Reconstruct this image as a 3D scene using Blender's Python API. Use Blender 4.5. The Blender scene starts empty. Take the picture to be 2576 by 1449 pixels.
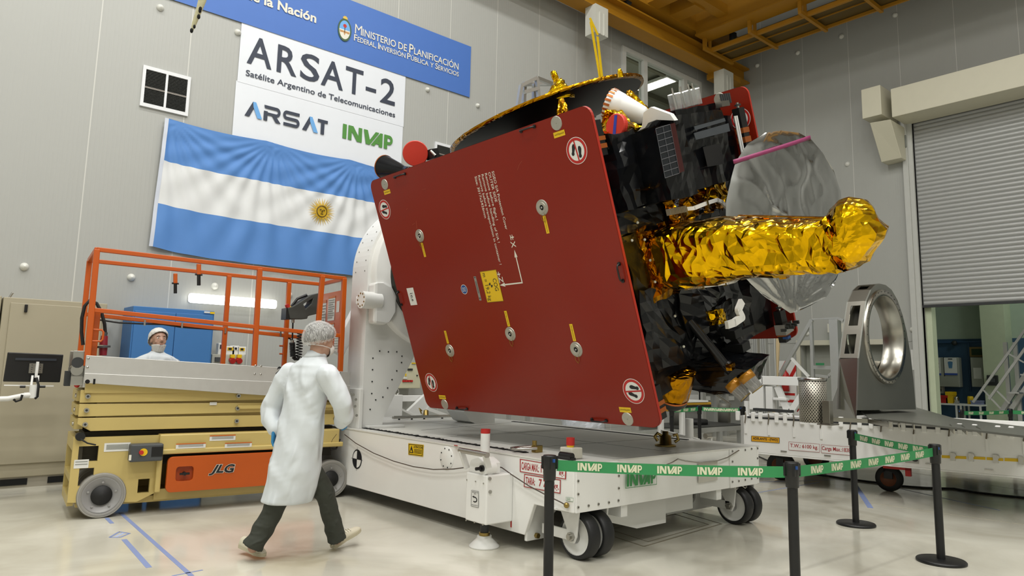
import bpy, bmesh, math, random
from mathutils import Vector, Matrix, noise
from mathutils.geometry import tessellate_polygon
random.seed(7)
V = Vector
C = bpy.context.scene.collection
PI = math.pi
# ------------------------------------------------------------------ camera model (for reading positions off known planes)
F_PX, PITCH, ROLL, YAW, CYO = 1794.0, 0.13538550028472376, 0.020893995778828285, 0.8621119832646947, -39.44
IMG_W, IMG_H = 2576, 1449
CAM = V((0, 0, 1.45))
_fw = V((math.cos(YAW)*math.cos(PITCH), math.sin(YAW)*math.cos(PITCH), math.sin(PITCH)))
_rt = V((math.sin(YAW), -math.cos(YAW), 0))
_up = _rt.cross(_fw)
FW = _fw
RT = math.cos(ROLL)*_rt + math.sin(ROLL)*_up
UP = -math.sin(ROLL)*_rt + math.cos(ROLL)*_up
def ray(x, y):
    return RT*((x-IMG_W/2)/F_PX) - UP*((y-IMG_H/2-CYO)/F_PX) + FW
def on_plane(x, y, p0, n):
    d = ray(x, y); t = (p0-CAM).dot(n)/d.dot(n); return CAM + d*t
def onX(x, y, v): return on_plane(x, y, V((v,0,0)), V((1,0,0)))
def onY(x, y, v): return on_plane(x, y, V((0,v,0)), V((0,1,0)))
def onZ(x, y, v=0.0): return on_plane(x, y, V((0,0,v)), V((0,0,1)))
def dep(x, y, d): return CAM + ray(x, y)*d
def frame(o, ax, ay, az):
    m = Matrix.Identity(4)
    for i, a in enumerate((ax, ay, az)):
        for r in range(3): m[r][i] = a[r]
    for r in range(3): m[r][3] = o[r]
    return m
def rotz(a): return Matrix.Rotation(a, 4, 'Z')
def tr(v): return Matrix.Translation(V(v))
# ------------------------------------------------------------------ materials
def lin(h):
    if isinstance(h, tuple): return h
    c = [int(h[i:i+2], 16)/255 for i in (0, 2, 4)]
    return tuple(x/12.92 if x <= .04045 else ((x+.055)/1.055)**2.4 for x in c)
MATS = {}
def mat(name, col, rough=.5, metal=0., var=.06, scale=6., bump=0., bscale=40., spec=.5, emit=None, es=0., coat=0., trans=0., alpha=1.):
    if name in MATS: return MATS[name]
    m = bpy.data.materials.new(name); m.use_nodes = True
    nt = m.node_tree; N = nt.nodes; L = nt.links
    b = N['Principled BSDF']
    c = lin(col)
    b.inputs['Roughness'].default_value = rough; b.inputs['Metallic'].default_value = metal
    b.inputs['Specular IOR Level'].default_value = spec
    b.inputs['Coat Weight'].default_value = coat
    b.inputs['Transmission Weight'].default_value = trans
    b.inputs['Alpha'].default_value = alpha
    tc = N.new('ShaderNodeTexCoord'); nz = N.new('ShaderNodeTexNoise')
    nz.inputs['Scale'].default_value = scale; nz.inputs['Detail'].default_value = 4
    L.new(tc.outputs['Object'], nz.inputs['Vector'])
    mx = N.new('ShaderNodeMix'); mx.data_type = 'RGBA'
    mx.inputs['A'].default_value = (*[x*(1-var) for x in c], 1); mx.inputs['B'].default_value = (*[min(1, x*(1+var)) for x in c], 1)
    L.new(nz.outputs['Fac'], mx.inputs['Factor']); L.new(mx.outputs['Result'], b.inputs['Base Color'])
    if bump:
        n2 = N.new('ShaderNodeTexNoise'); n2.inputs['Scale'].default_value = bscale; n2.inputs['Detail'].default_value = 3
        L.new(tc.outputs['Object'], n2.inputs['Vector'])
        bp = N.new('ShaderNodeBump'); bp.inputs['Strength'].default_value = bump; bp.inputs['Distance'].default_value = .02
        L.new(n2.outputs['Fac'], bp.inputs['Height']); L.new(bp.outputs['Normal'], b.inputs['Normal'])
    if emit:
        b.inputs['Emission Color'].default_value = (*lin(emit), 1); b.inputs['Emission Strength'].default_value = es
    MATS[name] = m
    return m
def nodes_of(m): return m.node_tree.nodes, m.node_tree.links, m.node_tree.nodes['Principled BSDF']
def math_node(N, op, a=None, b=None):
    n = N.new('ShaderNodeMath'); n.operation = op
    if a is not None and not hasattr(a, 'links'): n.inputs[0].default_value = a
    if b is not None and not hasattr(b, 'links'): n.inputs[1].default_value = b
    return n
def seam_wall(name, col, axis, step, width=.012, fine=.1, rough=.45, seamcol='c8c8c2', off=0.):
    """insulated sandwich panel wall: fine ribs as bump, pale sealed joints every `step` metres"""
    m = mat(name, col, rough, var=.03, scale=.6)
    N, L, b = nodes_of(m)
    tc = [n for n in N if n.type == 'TEX_COORD'][0]
    sp = N.new('ShaderNodeSeparateXYZ'); L.new(tc.outputs['Object'], sp.inputs[0])
    ad = math_node(N, 'ADD', b=1000+off); L.new(sp.outputs[axis], ad.inputs[0])
    md = math_node(N, 'MODULO', b=step); L.new(ad.outputs[0], md.inputs[0])
    lt = math_node(N, 'LESS_THAN', b=width); L.new(md.outputs[0], lt.inputs[0])
    old = b.inputs['Base Color'].links[0].from_socket
    mx = N.new('ShaderNodeMix'); mx.data_type = 'RGBA'; mx.inputs['B'].default_value = (*lin(seamcol), 1)
    L.new(old, mx.inputs['A']); L.new(lt.outputs[0], mx.inputs['Factor']); L.new(mx.outputs['Result'], b.inputs['Base Color'])
    m2 = math_node(N, 'MULTIPLY', b=2*PI/fine); L.new(ad.outputs[0], m2.inputs[0])
    si = math_node(N, 'SINE'); L.new(m2.outputs[0], si.inputs[0])
    p = math_node(N, 'POWER', b=8.); ab = math_node(N, 'ABSOLUTE'); L.new(si.outputs[0], ab.inputs[0]); L.new(ab.outputs[0], p.inputs[0])
    bp = N.new('ShaderNodeBump'); bp.inputs['Strength'].default_value = .08; bp.inputs['Distance'].default_value = .01
    L.new(p.outputs[0], bp.inputs['Height']); L.new(bp.outputs['Normal'], b.inputs['Normal'])
    return m
def foil(name, col, rough, scale=9., strength=.6, dist=.03, metal=1., var=.15):
    m = mat(name, col, rough, metal, var=var, scale=5)
    N, L, b = nodes_of(m)
    tc = [n for n in N if n.type == 'TEX_COORD'][0]
    vo = N.new('ShaderNodeTexVoronoi'); vo.feature = 'F1'; vo.inputs['Scale'].default_value = scale; vo.inputs['Randomness'].default_value = 1
    nz = N.new('ShaderNodeTexNoise'); nz.inputs['Scale'].default_value = scale*.35; nz.inputs['Detail'].default_value = 2
    L.new(tc.outputs['Object'], nz.inputs['Vector'])
    mp = N.new('ShaderNodeVectorMath'); mp.operation = 'ADD'
    L.new(tc.outputs['Object'], mp.inputs[0]); L.new(nz.outputs['Color'], mp.inputs[1]); L.new(mp.outputs[0], vo.inputs['Vector'])
    bp = N.new('ShaderNodeBump'); bp.inputs['Strength'].default_value = strength; bp.inputs['Distance'].default_value = dist
    L.new(vo.outputs['Distance'], bp.inputs['Height']); L.new(bp.outputs['Normal'], b.inputs['Normal'])
    return m
white = mat('white_paint', 'ebebe8', .30, var=.04, scale=3)
white2 = mat('white_enamel', 'e3e3e0', .36, var=.05, scale=2)
off_white = mat('off_white', 'c9c7ba', .5)
black = mat('black_plastic', '0e0e0f', .4)
black_m = mat('black_rubber', '131313', .65)
dark = mat('dark_grey', '2b2d2e', .55)
hole = mat('dark_opening', '0a0a0a', .9)
steel = mat('bright_steel', 'b4b2ac', .25, 1., var=.1)
alu = mat('brushed_aluminium', 'c4c3bf', .42, .55, var=.06, scale=14)
alu2 = mat('aluminium_profile', 'c4c5c2', .35, .7, var=.06)
brass = mat('zinc_brass', 'a08a52', .35, 1., var=.2, scale=20)
copper = mat('copper_tape', 'b8662e', .4, .6)
red = mat('signal_red', 'b5201c', .45)
redtxt = mat('sign_red', 'a52428', .5)
yellow = mat('sign_yellow', 'e2bb12', .45)
green = mat('belt_green', '2f8a50', .6)
logo_green = mat('logo_green', '3f9a4c', .6)
ink = mat('ink_black', '14161a', .6)
ink_white = mat('ink_white', 'dcd9cc', .6)
paper = mat('paper_white', 'dcdcd8', .6)
grey_txt = mat('print_grey', '8d9088', .6)
blue_l = mat('label_blue', '1f4b8e', .5)
orange = mat('lift_orange', 'b9520f', .36, var=.05)
cream = mat('lift_cream', 'c3ae6c', .38, var=.05, scale=3)
beige = mat('cabinet_beige', 'a49c86', .5, var=.03)
grey_ui = mat('control_grey', '45484a', .5)
def wrinkle(m, scale=4., strength=.4, dist=.03, stretch=(1,1,.45), rot=(.5,.3,.6)):
    """sharp soft-cloth creases as bump"""
    N, L, b = nodes_of(m)
    tc = [n for n in N if n.type == 'TEX_COORD'][0]
    mp = N.new('ShaderNodeMapping'); mp.inputs['Scale'].default_value = stretch; mp.inputs['Rotation'].default_value = rot
    nz = N.new('ShaderNodeTexNoise'); nz.noise_type = 'RIDGED_MULTIFRACTAL'; nz.inputs['Scale'].default_value = scale; nz.inputs['Detail'].default_value = 2.5
    nz.inputs['Distortion'].default_value = .6
    L.new(tc.outputs['Object'], mp.inputs[0]); L.new(mp.outputs[0], nz.inputs['Vector'])
    bp = N.new('ShaderNodeBump'); bp.inputs['Strength'].default_value = strength; bp.inputs['Distance'].default_value = dist
    L.new(nz.outputs['Fac'], bp.inputs['Height']); L.new(bp.outputs['Normal'], b.inputs['Normal'])
    return m
# ------------------------------------------------------------------ mesh builder
MW = {}     # world matrices of Empties
class MB:
    def __init__(s, fr=None):
        s.v = []; s.f = []; s.m = []; s.mats = []; s.cur = 0; s.fr = fr or Matrix.Identity(4); s.sm = set()
    def mat(s, m):
        if m not in s.mats: s.mats.append(m)
        s.cur = s.mats.index(m); return s
    def add(s, vs, fs, smooth=False, M=None):
        o = len(s.v)
        if M is not None: vs = [M @ V(p) for p in vs]
        s.v += [V(p) for p in vs]
        for f in fs:
            if smooth: s.sm.add(len(s.f))
            s.f.append([i+o for i in f]); s.m.append(s.cur)
        return s
    def box(s, c, d, M=None):
        x, y, z = [k/2 for k in d]; c = V(c)
        vs = [c+V((a*x, b*y, e*z)) for a in (-1, 1) for b in (-1, 1) for e in (-1, 1)]
        return s.add(vs, [(0,1,3,2),(4,6,7,5),(0,4,5,1),(2,3,7,6),(0,2,6,4),(1,5,7,3)], M=M)
    def bb(s, a, b, M=None):
        a, b = V(a), V(b); return s.box((a+b)/2, [abs(b[i]-a[i]) for i in range(3)], M)
    def beam(s, p, q, w, h=None, up=(0,0,1)):
        p, q = V(p), V(q); h = h or w; d = (q-p); l = d.length; d.normalize()
        u = V(up)
        if abs(d.dot(u)) > .98: u = V((1,0,0))
        x = d.cross(u).normalized(); z = x.cross(d)
        return s.box((0, l/2, 0), (w, l, h), frame(p, x, d, z))
    def tube(s, pts, r, n=10, caps=True, smooth=True):
        pts = [V(p) for p in pts]; rs = r if isinstance(r, (list, tuple)) else [r]*len(pts)
        rings = []; prev = None
        for i, p in enumerate(pts):
            d = (pts[min(i+1, len(pts)-1)]-pts[max(i-1, 0)]).normalized()
            if prev is None:
                a = V((0,0,1)) if abs(d.z) < .9 else V((1,0,0))
                x = d.cross(a).normalized()
            else:
                x = (prev-d*prev.dot(d)).normalized()
            prev = x; y = d.cross(x)
            rings.append([p+(x*math.cos(2*PI*k/n)+y*math.sin(2*PI*k/n))*rs[i] for k in range(n)])
        return s.loft(rings, caps, smooth)
    def loft(s, rings, caps=True, smooth=True, closed=True):
        n = len(rings[0]); vs = [p for r in rings for p in r]; fs = []
        for i in range(len(rings)-1):
            for k in range(n if closed else n-1):
                k2 = (k+1) % n
                fs.append((i*n+k, i*n+k2, (i+1)*n+k2, (i+1)*n+k))
        s.add(vs, fs, smooth)
        if caps:
            s.add(rings[0], [tuple(reversed(range(n)))]); s.add(rings[-1], [tuple(range(n))])
        return s
    def cyl(s, p, q, r, n=20, r2=None, caps=True): return s.tube([p, q], [r, r if r2 is None else r2], n, caps)
    def lathe(s, prof, M=None, n=28, smooth=True, a0=0., a1=2*PI):
        """profile of (radius, height) about local z"""
        M = M or Matrix.Identity(4); full = abs(a1-a0-2*PI) < 1e-6; k = n if full else n+1
        rings = [[M @ V((r*math.cos(a0+(a1-a0)*i/n), r*math.sin(a0+(a1-a0)*i/n), z)) for i in range(k)] for r, z in prof]
        return s.loft(rings, False, smooth, full)
    def sphere(s, c, r, n=16, m=10, sc=(1,1,1), M=None):
        M = (M or Matrix.Identity(4)); c = V(c)
        rings = [[M @ (c+V((sc[0]*r*math.sin(PI*j/m)*math.cos(2*PI*i/n), sc[1]*r*math.sin(PI*j/m)*math.sin(2*PI*i/n), -sc[2]*r*math.cos(PI*j/m)))) for i in range(n)] for j in range(m+1)]
        return s.loft(rings, False, True)
    def poly(s, pts, M=None):
        pts = [V((p[0], p[1], p[2] if len(p) > 2 else 0)) for p in pts]
        t = tessellate_polygon([pts])
        return s.add(pts, [tuple(x) for x in t], M=M)
    def prism(s, pts, h, M=None, holes=()):
        """2-D outline extruded 0..h along local z"""
        loops = [list(pts)]+[list(q) for q in holes]
        flat = [p for l in loops for p in l]; n = len(flat)
        t = tessellate_polygon([[V((p[0], p[1], 0)) for p in l] for l in loops])
        vs = [V((p[0], p[1], 0)) for p in flat]+[V((p[0], p[1], h)) for p in flat]
        fs = [tuple(reversed(x)) for x in t]+[tuple(i+n for i in x) for x in t]
        o = 0
        for l in loops:
            k = len(l)
            for i in range(k): fs.append((o+i, o+(i+1) % k, o+(i+1) % k+n, o+i+n))
            o += k
        return s.add(vs, fs, M=M)
    def quad(s, a, b, c, d): return s.add([a, b, c, d], [(0,1,2,3)])
    def grid(s, fn, nu, nv, smooth=True):
        vs = [fn(i/nu, j/nv) for j in range(nv+1) for i in range(nu+1)]
        return s.add(vs, [(j*(nu+1)+i, j*(nu+1)+i+1, (j+1)*(nu+1)+i+1, (j+1)*(nu+1)+i) for j in range(nv) for i in range(nu)], smooth)
    def pieces(s):
        """sub-builders of the separate bodies in this one (bodies that touch stay together)"""
        n = len(s.v); up = list(range(n))
        def find(i):
            while up[i] != i: up[i] = up[up[i]]; i = up[i]
            return i
        for f in s.f:
            for k in f[1:]: up[find(k)] = find(f[0])
        comp = {}
        for fi, f in enumerate(s.f): comp.setdefault(find(f[0]), []).append(fi)
        cl = []
        for fs in comp.values():
            vs = [s.v[i] for fi in fs for i in s.f[fi]]
            lo = [min(p[i] for p in vs)-1e-3 for i in range(3)]; hi = [max(p[i] for p in vs)+1e-3 for i in range(3)]
            hit = [c for c in cl if all(c[1][i] <= hi[i] and lo[i] <= c[2][i] for i in range(3))]
            for c in hit:
                fs = fs+c[0]; lo = [min(a, b) for a, b in zip(lo, c[1])]; hi = [max(a, b) for a, b in zip(hi, c[2])]; cl.remove(c)
            cl.append((fs, lo, hi))
        for fs, _, _ in cl:
            b = MB(s.fr); b.mats = list(s.mats); mp = {}
            for fi in sorted(fs):
                g = []
                for i in s.f[fi]:
                    if i not in mp: mp[i] = len(b.v); b.v.append(s.v[i].copy())
                    g.append(mp[i])
                if fi in s.sm: b.sm.add(len(b.f))
                b.f.append(g); b.m.append(s.m[fi])
            yield b
    def each(s, name, parent=None, **kw):
        return [b.build(name, parent, **kw) for b in s.pieces()]
    def build(s, name, parent=None, m=None, bevel=0., solid=0., normals=True, remesh=0., smooth_it=0, subsurf=0):
        pm = MW[parent.name].inverted() if parent is not None and parent.name in MW else Matrix.Identity(4)
        T = pm @ s.fr
        vs = [T @ p for p in s.v]
        lo = V([min(p[i] for p in vs) for i in range(3)]); hi = V([max(p[i] for p in vs) for i in range(3)])
        ctr = V(((lo.x+hi.x)/2, (lo.y+hi.y)/2, lo.z if parent is None else (lo.z+hi.z)/2))
        me = bpy.data.meshes.new(name)
        me.from_pydata([p-ctr for p in vs], [], s.f)
        for mm in (s.mats or [m or white]): me.materials.append(mm)
        me.polygons.foreach_set('material_index', s.m)
        me.polygons.foreach_set('use_smooth', [i in s.sm for i in range(len(s.f))])
        if normals:
            bm = bmesh.new(); bm.from_mesh(me); bmesh.ops.recalc_face_normals(bm, faces=bm.faces); bm.to_mesh(me); bm.free()
        me.update()
        o = bpy.data.objects.new(name, me); C.objects.link(o)
        o.location = ctr
        MW[o.name] = (MW[parent.name] if parent is not None else Matrix.Identity(4)) @ tr(ctr)
        if parent is not None: o.parent = parent
        if bevel:
            b = o.modifiers.new('bevel', 'BEVEL'); b.width = bevel; b.segments = 2; b.limit_method = 'ANGLE'; b.angle_limit = math.radians(40)
            b.harden_normals = False
        if solid:
            b = o.modifiers.new('thickness', 'SOLIDIFY'); b.thickness = solid; b.offset = 0
        if remesh:
            r = o.modifiers.new('remesh', 'REMESH'); r.mode = 'VOXEL'; r.voxel_size = remesh; r.use_smooth_shade = True
        if smooth_it:
            q = o.modifiers.new('smooth', 'SMOOTH'); q.iterations = smooth_it; q.factor = .5
        if subsurf:
            q = o.modifiers.new('sub', 'SUBSURF'); q.levels = subsurf; q.render_levels = subsurf
        return o
def tag(o, label, cat, group=None):
    o['label'] = label; o['category'] = cat
    if group: o['group'] = group
    return o
def struct(o): o['kind'] = 'structure'; return o
def thing(name, label, cat, loc=(0,0,0), group=None, M=None):
    o = bpy.data.objects.new(name, None); C.objects.link(o); o.empty_display_size = .1
    M = M if M is not None else tr(loc)
    o.matrix_world = M; MW[o.name] = M.copy()
    return tag(o, label, cat, group)
def kids(o): return [c for c in bpy.data.objects if c.parent == o]
def copy_tree(src, M=None, label=None, parent=None):
    c = src.copy(); C.objects.link(c)
    if parent is not None: c.parent = parent
    if M is not None: c.matrix_world = M; MW[c.name] = M.copy()
    if label: c['label'] = label
    for k in [x for x in src.children]: copy_tree(k, parent=c)
    return c
# ------------------------------------------------------------------ lettering
_tx = {}
def text2d(s, bold=.0, shear=0.):
    key = (s, bold, shear)
    if key in _tx: return _tx[key]
    cu = bpy.data.curves.new('txt', 'FONT'); cu.body = s; cu.size = 1; cu.offset = bold; cu.shear = shear; cu.resolution_u = 3
    o = bpy.data.objects.new('txt', cu); C.objects.link(o)
    dg = bpy.context.evaluated_depsgraph_get(); dg.update()
    me = bpy.data.meshes.new_from_object(o.evaluated_get(dg))
    vs = [v.co.copy() for v in me.vertices]; fs = [tuple(p.vertices) for p in me.polygons]
    bpy.data.objects.remove(o); bpy.data.curves.remove(cu); bpy.data.meshes.remove(me)
    x0 = min(p.x for p in vs); x1 = max(p.x for p in vs); y0 = min(p.y for p in vs); y1 = max(p.y for p in vs)
    r = ([((p.x-x0)/(x1-x0), (p.y-y0)/(y1-y0)) for p in vs], fs, (x1-x0)/(y1-y0))
    _tx[key] = r; return r
def bil(q, u, v):
    """quad q = (top-left, top-right, bottom-right, bottom-left); v=1 at the top"""
    return (q[3]*(1-u)+q[2]*u)*(1-v)+(q[0]*(1-u)+q[1]*u)*v
def lettering(mb, s, q, m, bold=0., shear=0., lift=None):
    """text stretched into the quad, flat on it"""
    vs, fs, _ = text2d(s, bold, shear)
    n = lift if lift is not None else V((0,0,0))
    mb.mat(m).add([bil(q, u, v)+n for u, v in vs], fs)
    return mb
def rect(o, ax, ay, w, h):
    """quad of width w along ax, height h along ay, centred on o"""
    a, b = V(ax)*(w/2), V(ay)*(h/2); o = V(o)
    return (o-a+b, o+a+b, o+a-b, o-a-b)
def polys(mb, pl, q, m, lift=V((0,0,0))):
    mb.mat(m)
    nv = -((q[1]-q[0]).cross(q[3]-q[0])).normalized()               # towards the reader; pieces are stepped so that none share a plane
    for k_, p in enumerate(pl):
        t = tessellate_polygon([[V((x, y, 0)) for x, y in p]])
        mb.add([bil(q, x, y)+lift+nv*(.0003*k_) for x, y in p], [tuple(k) for k in t])
def arc(cx, cy, rx, ry, a0, a1, n=10): return [(cx+rx*math.cos(a0+(a1-a0)*i/n), cy+ry*math.sin(a0+(a1-a0)*i/n)) for i in range(n+1)]
def band(cx, cy, rx, ry, rx2, ry2, a0, a1, n=10): return arc(cx, cy, rx, ry, a0, a1, n)+list(reversed(arc(cx, cy, rx2, ry2, a0, a1, n)))
LOGO_I = [[(0,0),(.075,0),(.075,1),(0,1)],
  [(.105,0),(.175,0),(.175,1),(.105,1)], [(.105,1),(.2,1),(.375,0),(.28,0)], [(.305,0),(.375,0),(.375,1),(.305,1)],
  [(.405,1),(.485,1),(.53,.4),(.535,.36),(.645,1),(.72,1),(.535,0),(.455,0)],
  [(.555,0),(.63,0),(.79,.85),(.79,1),(.74,1)], [(.715,0),(.79,0),(.79,1),(.715,.86)], [(.60,.17),(.75,.17),(.75,.35),(.635,.35)],
  [(.82,0),(.89,0),(.89,1),(.82,1)], [(.82,.8),(.93,.8),(.93,1),(.82,1)], [(.82,.32),(.93,.32),(.93,.52),(.82,.52)],
  band(.925,.66,.075,.34,.025,.14,-PI/2,PI/2)]
LOGO_A1 = [[(0,0),(.055,0),(.12,.86),(.12,1),(.085,1)], [(.68,0),(.735,0),(.80,.86),(.80,1),(.765,1)]]
LOGO_A2 = [[(.12,1),(.20,0),(.145,0),(.093,.66),(.085,1)], [(.80,1),(.88,0),(.825,0),(.773,.66),(.765,1)]]
LOGO_A3 = [[(.215,0),(.26,0),(.26,.62),(.215,.62)], [(.225,.8),(.37,.8),(.37,1),(.215,1)], [(.25,.38),(.37,.38),(.37,.56),(.215,.56)], band(.365,.69,.045,.31,.015,.11,-PI/2,PI/2),
  [(.31,.4),(.36,.4),(.42,0),(.36,0)],
  [(.48,.8),(.64,.8),(.64,1),(.48,1)], [(.48,.4),(.60,.4),(.60,.6),(.48,.6)], [(.45,0),(.60,0),(.60,.2),(.45,.2)],
  band(.485,.7,.045,.3,.013,.1,PI/2,1.5*PI), band(.6,.3,.045,.3,.013,.1,-PI/2,PI/2),
  [(.87,.8),(1,.8),(1,1),(.87,1)], [(.913,0),(.958,0),(.958,.9),(.913,.9)]]
def disc_pts(r, n=32, cx=0., cy=0.): return [(cx+r*math.cos(2*PI*i/n), cy+r*math.sin(2*PI*i/n)) for i in range(n)]
def crumple(mb, amp, sc, seed=0., i0=0):
    """push every vertex about by ridged noise, so that flat faces read as folded foil"""
    for i in range(i0, len(mb.v)):
        p = mb.v[i]; q = p*sc+V((seed, seed*1.7, -seed))
        a = V((noise.noise(q), noise.noise(q+V((31,7,3))), noise.noise(q+V((5,77,13)))))
        b = V((noise.noise(q*2.7+V((9,9,9))), noise.noise(q*2.7), noise.noise(q*2.7+V((3,1,4)))))
        mb.v[i] = p+a*amp+b*amp*.5
def foil_box(mb, a, b, n=8, amp=.012, sc=5., seed=1.):
    a, b = V(a), V(b); d = b-a; i0 = len(mb.v)
    ns = [max(2, int(round(n*abs(d[i])/max(abs(x) for x in d)))) for i in range(3)]
    for ax in range(3):
        u, w = (ax+1) % 3, (ax+2) % 3
        for s in (0, 1):
            def fn(i, j):
                p = a.copy(); p[ax] += d[ax]*s; p[u] += d[u]*i; p[w] += d[w]*j; return p
            mb.grid(fn, ns[u], ns[w], False)
    crumple(mb, amp, sc, seed, i0)
    return mb
# ================================================================== THE SETTING
YW, XW, ZC = 10.6, 16.87, 12.2          # banner wall, shutter wall, ceiling
X0, Y0 = -7.0, -8.0
wallm = seam_wall('wall_panel', 'a9aaa6', 'X', 1.15, off=.33)
wallm2 = seam_wall('wall_panel_right', 'a6a7a2', 'Y', 1.15, off=.2)
wallp = mat('plain_wall', 'b4b5b0', .5, var=.03, scale=.6)
def wall_rects(us, vs, holes):
    """cells of a wall grid that are not in a hole"""
    us = sorted(set(us+[h[0] for h in holes]+[h[1] for h in holes])); vs = sorted(set(vs+[h[2] for h in holes]+[h[3] for h in holes]))
    for i in range(len(us)-1):
        for j in range(len(vs)-1):
            cu, cv = (us[i]+us[i+1])/2, (vs[j]+vs[j+1])/2
            if not any(h[0] < cu < h[1] and h[2] < cv < h[3] for h in holes): yield us[i], us[i+1], vs[j], vs[j+1]
WIN = (12.36, 15.56, 7.2, 9.14)
b = MB().mat(wallm)
for x0, x1, z0, z1 in wall_rects([X0-.2, XW+.2], [0, ZC], [WIN]): b.bb((x0, YW, z0), (x1, YW+.15, z1))
struct(b.build('wall_left'))
SH = (.6, 5.92, 0, 7.35); DR = (6.75, 8.72, 0, 2.18)
b = MB().mat(wallm2)
for y0, y1, z0, z1 in wall_rects([Y0-.2, YW], [0, ZC], [SH, DR]): b.bb((XW, y0, z0), (XW+.15, y1, z1))
struct(b.build('wall_right'))
b = MB().mat(wallp); b.bb((X0-.15, Y0, 0), (X0, YW, ZC)); struct(b.build('wall_back'))
b = MB().mat(wallp); b.bb((X0-.15, Y0-.15, 0), (XW+.15, Y0, ZC)); struct(b.build('wall_front'))
b = MB().mat(mat('ceiling_panel', 'b9bab8', .6)); b.bb((X0-.2, Y0-.2, ZC), (XW+.2, YW+.2, ZC+.15)); struct(b.build('ceiling'))
# glossy cast floor with faint stains
fm = mat('floor_resin', 'd2cdb9', .13, var=.05, scale=1.1, spec=.48)
N_, L_, b_ = nodes_of(fm)
tc = [n for n in N_ if n.type == 'TEX_COORD'][0]
nz = N_.new('ShaderNodeTexNoise'); nz.inputs['Scale'].default_value = .55; nz.inputs['Detail'].default_value = 6; nz.inputs['Roughness'].default_value = .62
L_.new(tc.outputs['Object'], nz.inputs['Vector'])
rp = N_.new('ShaderNodeValToRGB'); rp.color_ramp.elements[0].position = .42; rp.color_ramp.elements[0].color = (.10,.10,.10,1)
rp.color_ramp.elements[1].position = .7; rp.color_ramp.elements[1].color = (.24,.24,.24,1)
L_.new(nz.outputs['Fac'], rp.inputs['Fac']); L_.new(rp.outputs['Color'], b_.inputs['Roughness'])
n2 = N_.new('ShaderNodeTexNoise'); n2.inputs['Scale'].default_value = .9; n2.inputs['Detail'].default_value = 5; n2.inputs['Distortion'].default_value = 1.2
L_.new(tc.outputs['Object'], n2.inputs['Vector'])
r2 = N_.new('ShaderNodeValToRGB'); r2.color_ramp.elements[0].position = .35; r2.color_ramp.elements[0].color = (*lin('b7b3a4'), 1)
r2.color_ramp.elements[1].position = .62; r2.color_ramp.elements[1].color = (*lin('cfccbf'), 1)
L_.new(n2.outputs['Fac'], r2.inputs['Fac']); L_.new(r2.outputs['Color'], b_.inputs['Base Color'])
b = MB().mat(fm); b.bb((X0-.2, Y0-.2, -.12), (XW+8, YW+.2, 0)); struct(b.build('floor'))
# cast joints and a service hatch let into the floor
jm = mat('floor_joint', 'b3ac98', .3)
b = MB().mat(jm)
for p, q in [((1885,1222),(2576,1320)), ((1960,1135),(2576,1234))]:
    a, c = onZ(*p), onZ(*q); b.beam(a+V((0,0,-.002)), c+V((0,0,-.002)), .012, .006)
struct(b.build('trim_floor_joint'))
hq = [onZ(x, y) for x, y in ((1500,1335),(1705,1285),(1815,1318),(1620,1375))]
b = MB().mat(mat('hatch_gap', '7d7765', .5))
for i in range(4): b.beam(hq[i]+V((0,0,-.001)), hq[(i+1) % 4]+V((0,0,-.001)), .015, .006)
hc = sum(hq, V((0,0,0)))/4; hi_ = [hc+(p-hc)*.78 for p in hq]
for i in range(4): b.beam(hi_[i]+V((0,0,-.001)), hi_[(i+1) % 4]+V((0,0,-.001)), .01, .006)
tag(b.build('floor_hatch'), 'square service hatch let into the pale floor under the white dolly front', 'hatch')
# blue marking tape
tape = mat('blue_tape', '7d8cb6', .5)
def strip(px, w, lab):
    pts = [onZ(x, y) for x, y in px]; b = MB().mat(tape)
    for i in range(len(pts)-1): b.beam(pts[i]+V((0,0,.0008)), pts[i+1]+V((0,0,.0008)), w, .0012)
    tag(b.build('floor_tape'), lab, 'tape', 'blue tapes on the floor')
strip([(303,1290),(482,1449)], .035, 'long blue tape line running from the lift wheel to the picture bottom')
strip([(268,1303),(282,1317)], .035, 'short blue tape stub beside the left lift wheel')
strip([(312,1357),(375,1428)], .04, 'short wide blue tape strip left of the long tape line')
strip([(433,1449),(510,1434)], .018, 'thin blue tape at the bottom edge right of the long line')
strip([(2150,1218),(2190,1278)], .06, 'wide blue tape strip beside the barrier post behind the others')
strip([(1885,1243),(2062,1213)], .018, 'thin blue tape line between dolly wheel and rear barrier post')
strip([(1908,1213),(2095,1207)], .018, 'thin blue tape line farthest back by the trailer')
strip([(2190,1213),(2515,1284)], .018, 'thin blue tape line running right past the right barrier post')
q = [onZ(x, y) for x, y in ((276,1352),(300,1338),(326,1342),(302,1352))]
b = MB().mat(tape)
for i in range(4): b.beam(q[i]+V((0,0,.0008)), q[(i+1) % 4]+V((0,0,.0008)), .02, .0012)
b.mat(mat('tape_pale', 'a9b4cf', .5)); b.beam((q[0]+q[3])/2+V((0,0,.0006)), (q[1]+q[2])/2+V((0,0,.0006)), .03, .0006)
tag(b.build('floor_tape'), 'small blue rectangle of tape with pale middle on the left floor', 'tape', 'blue tapes on the floor')
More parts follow.
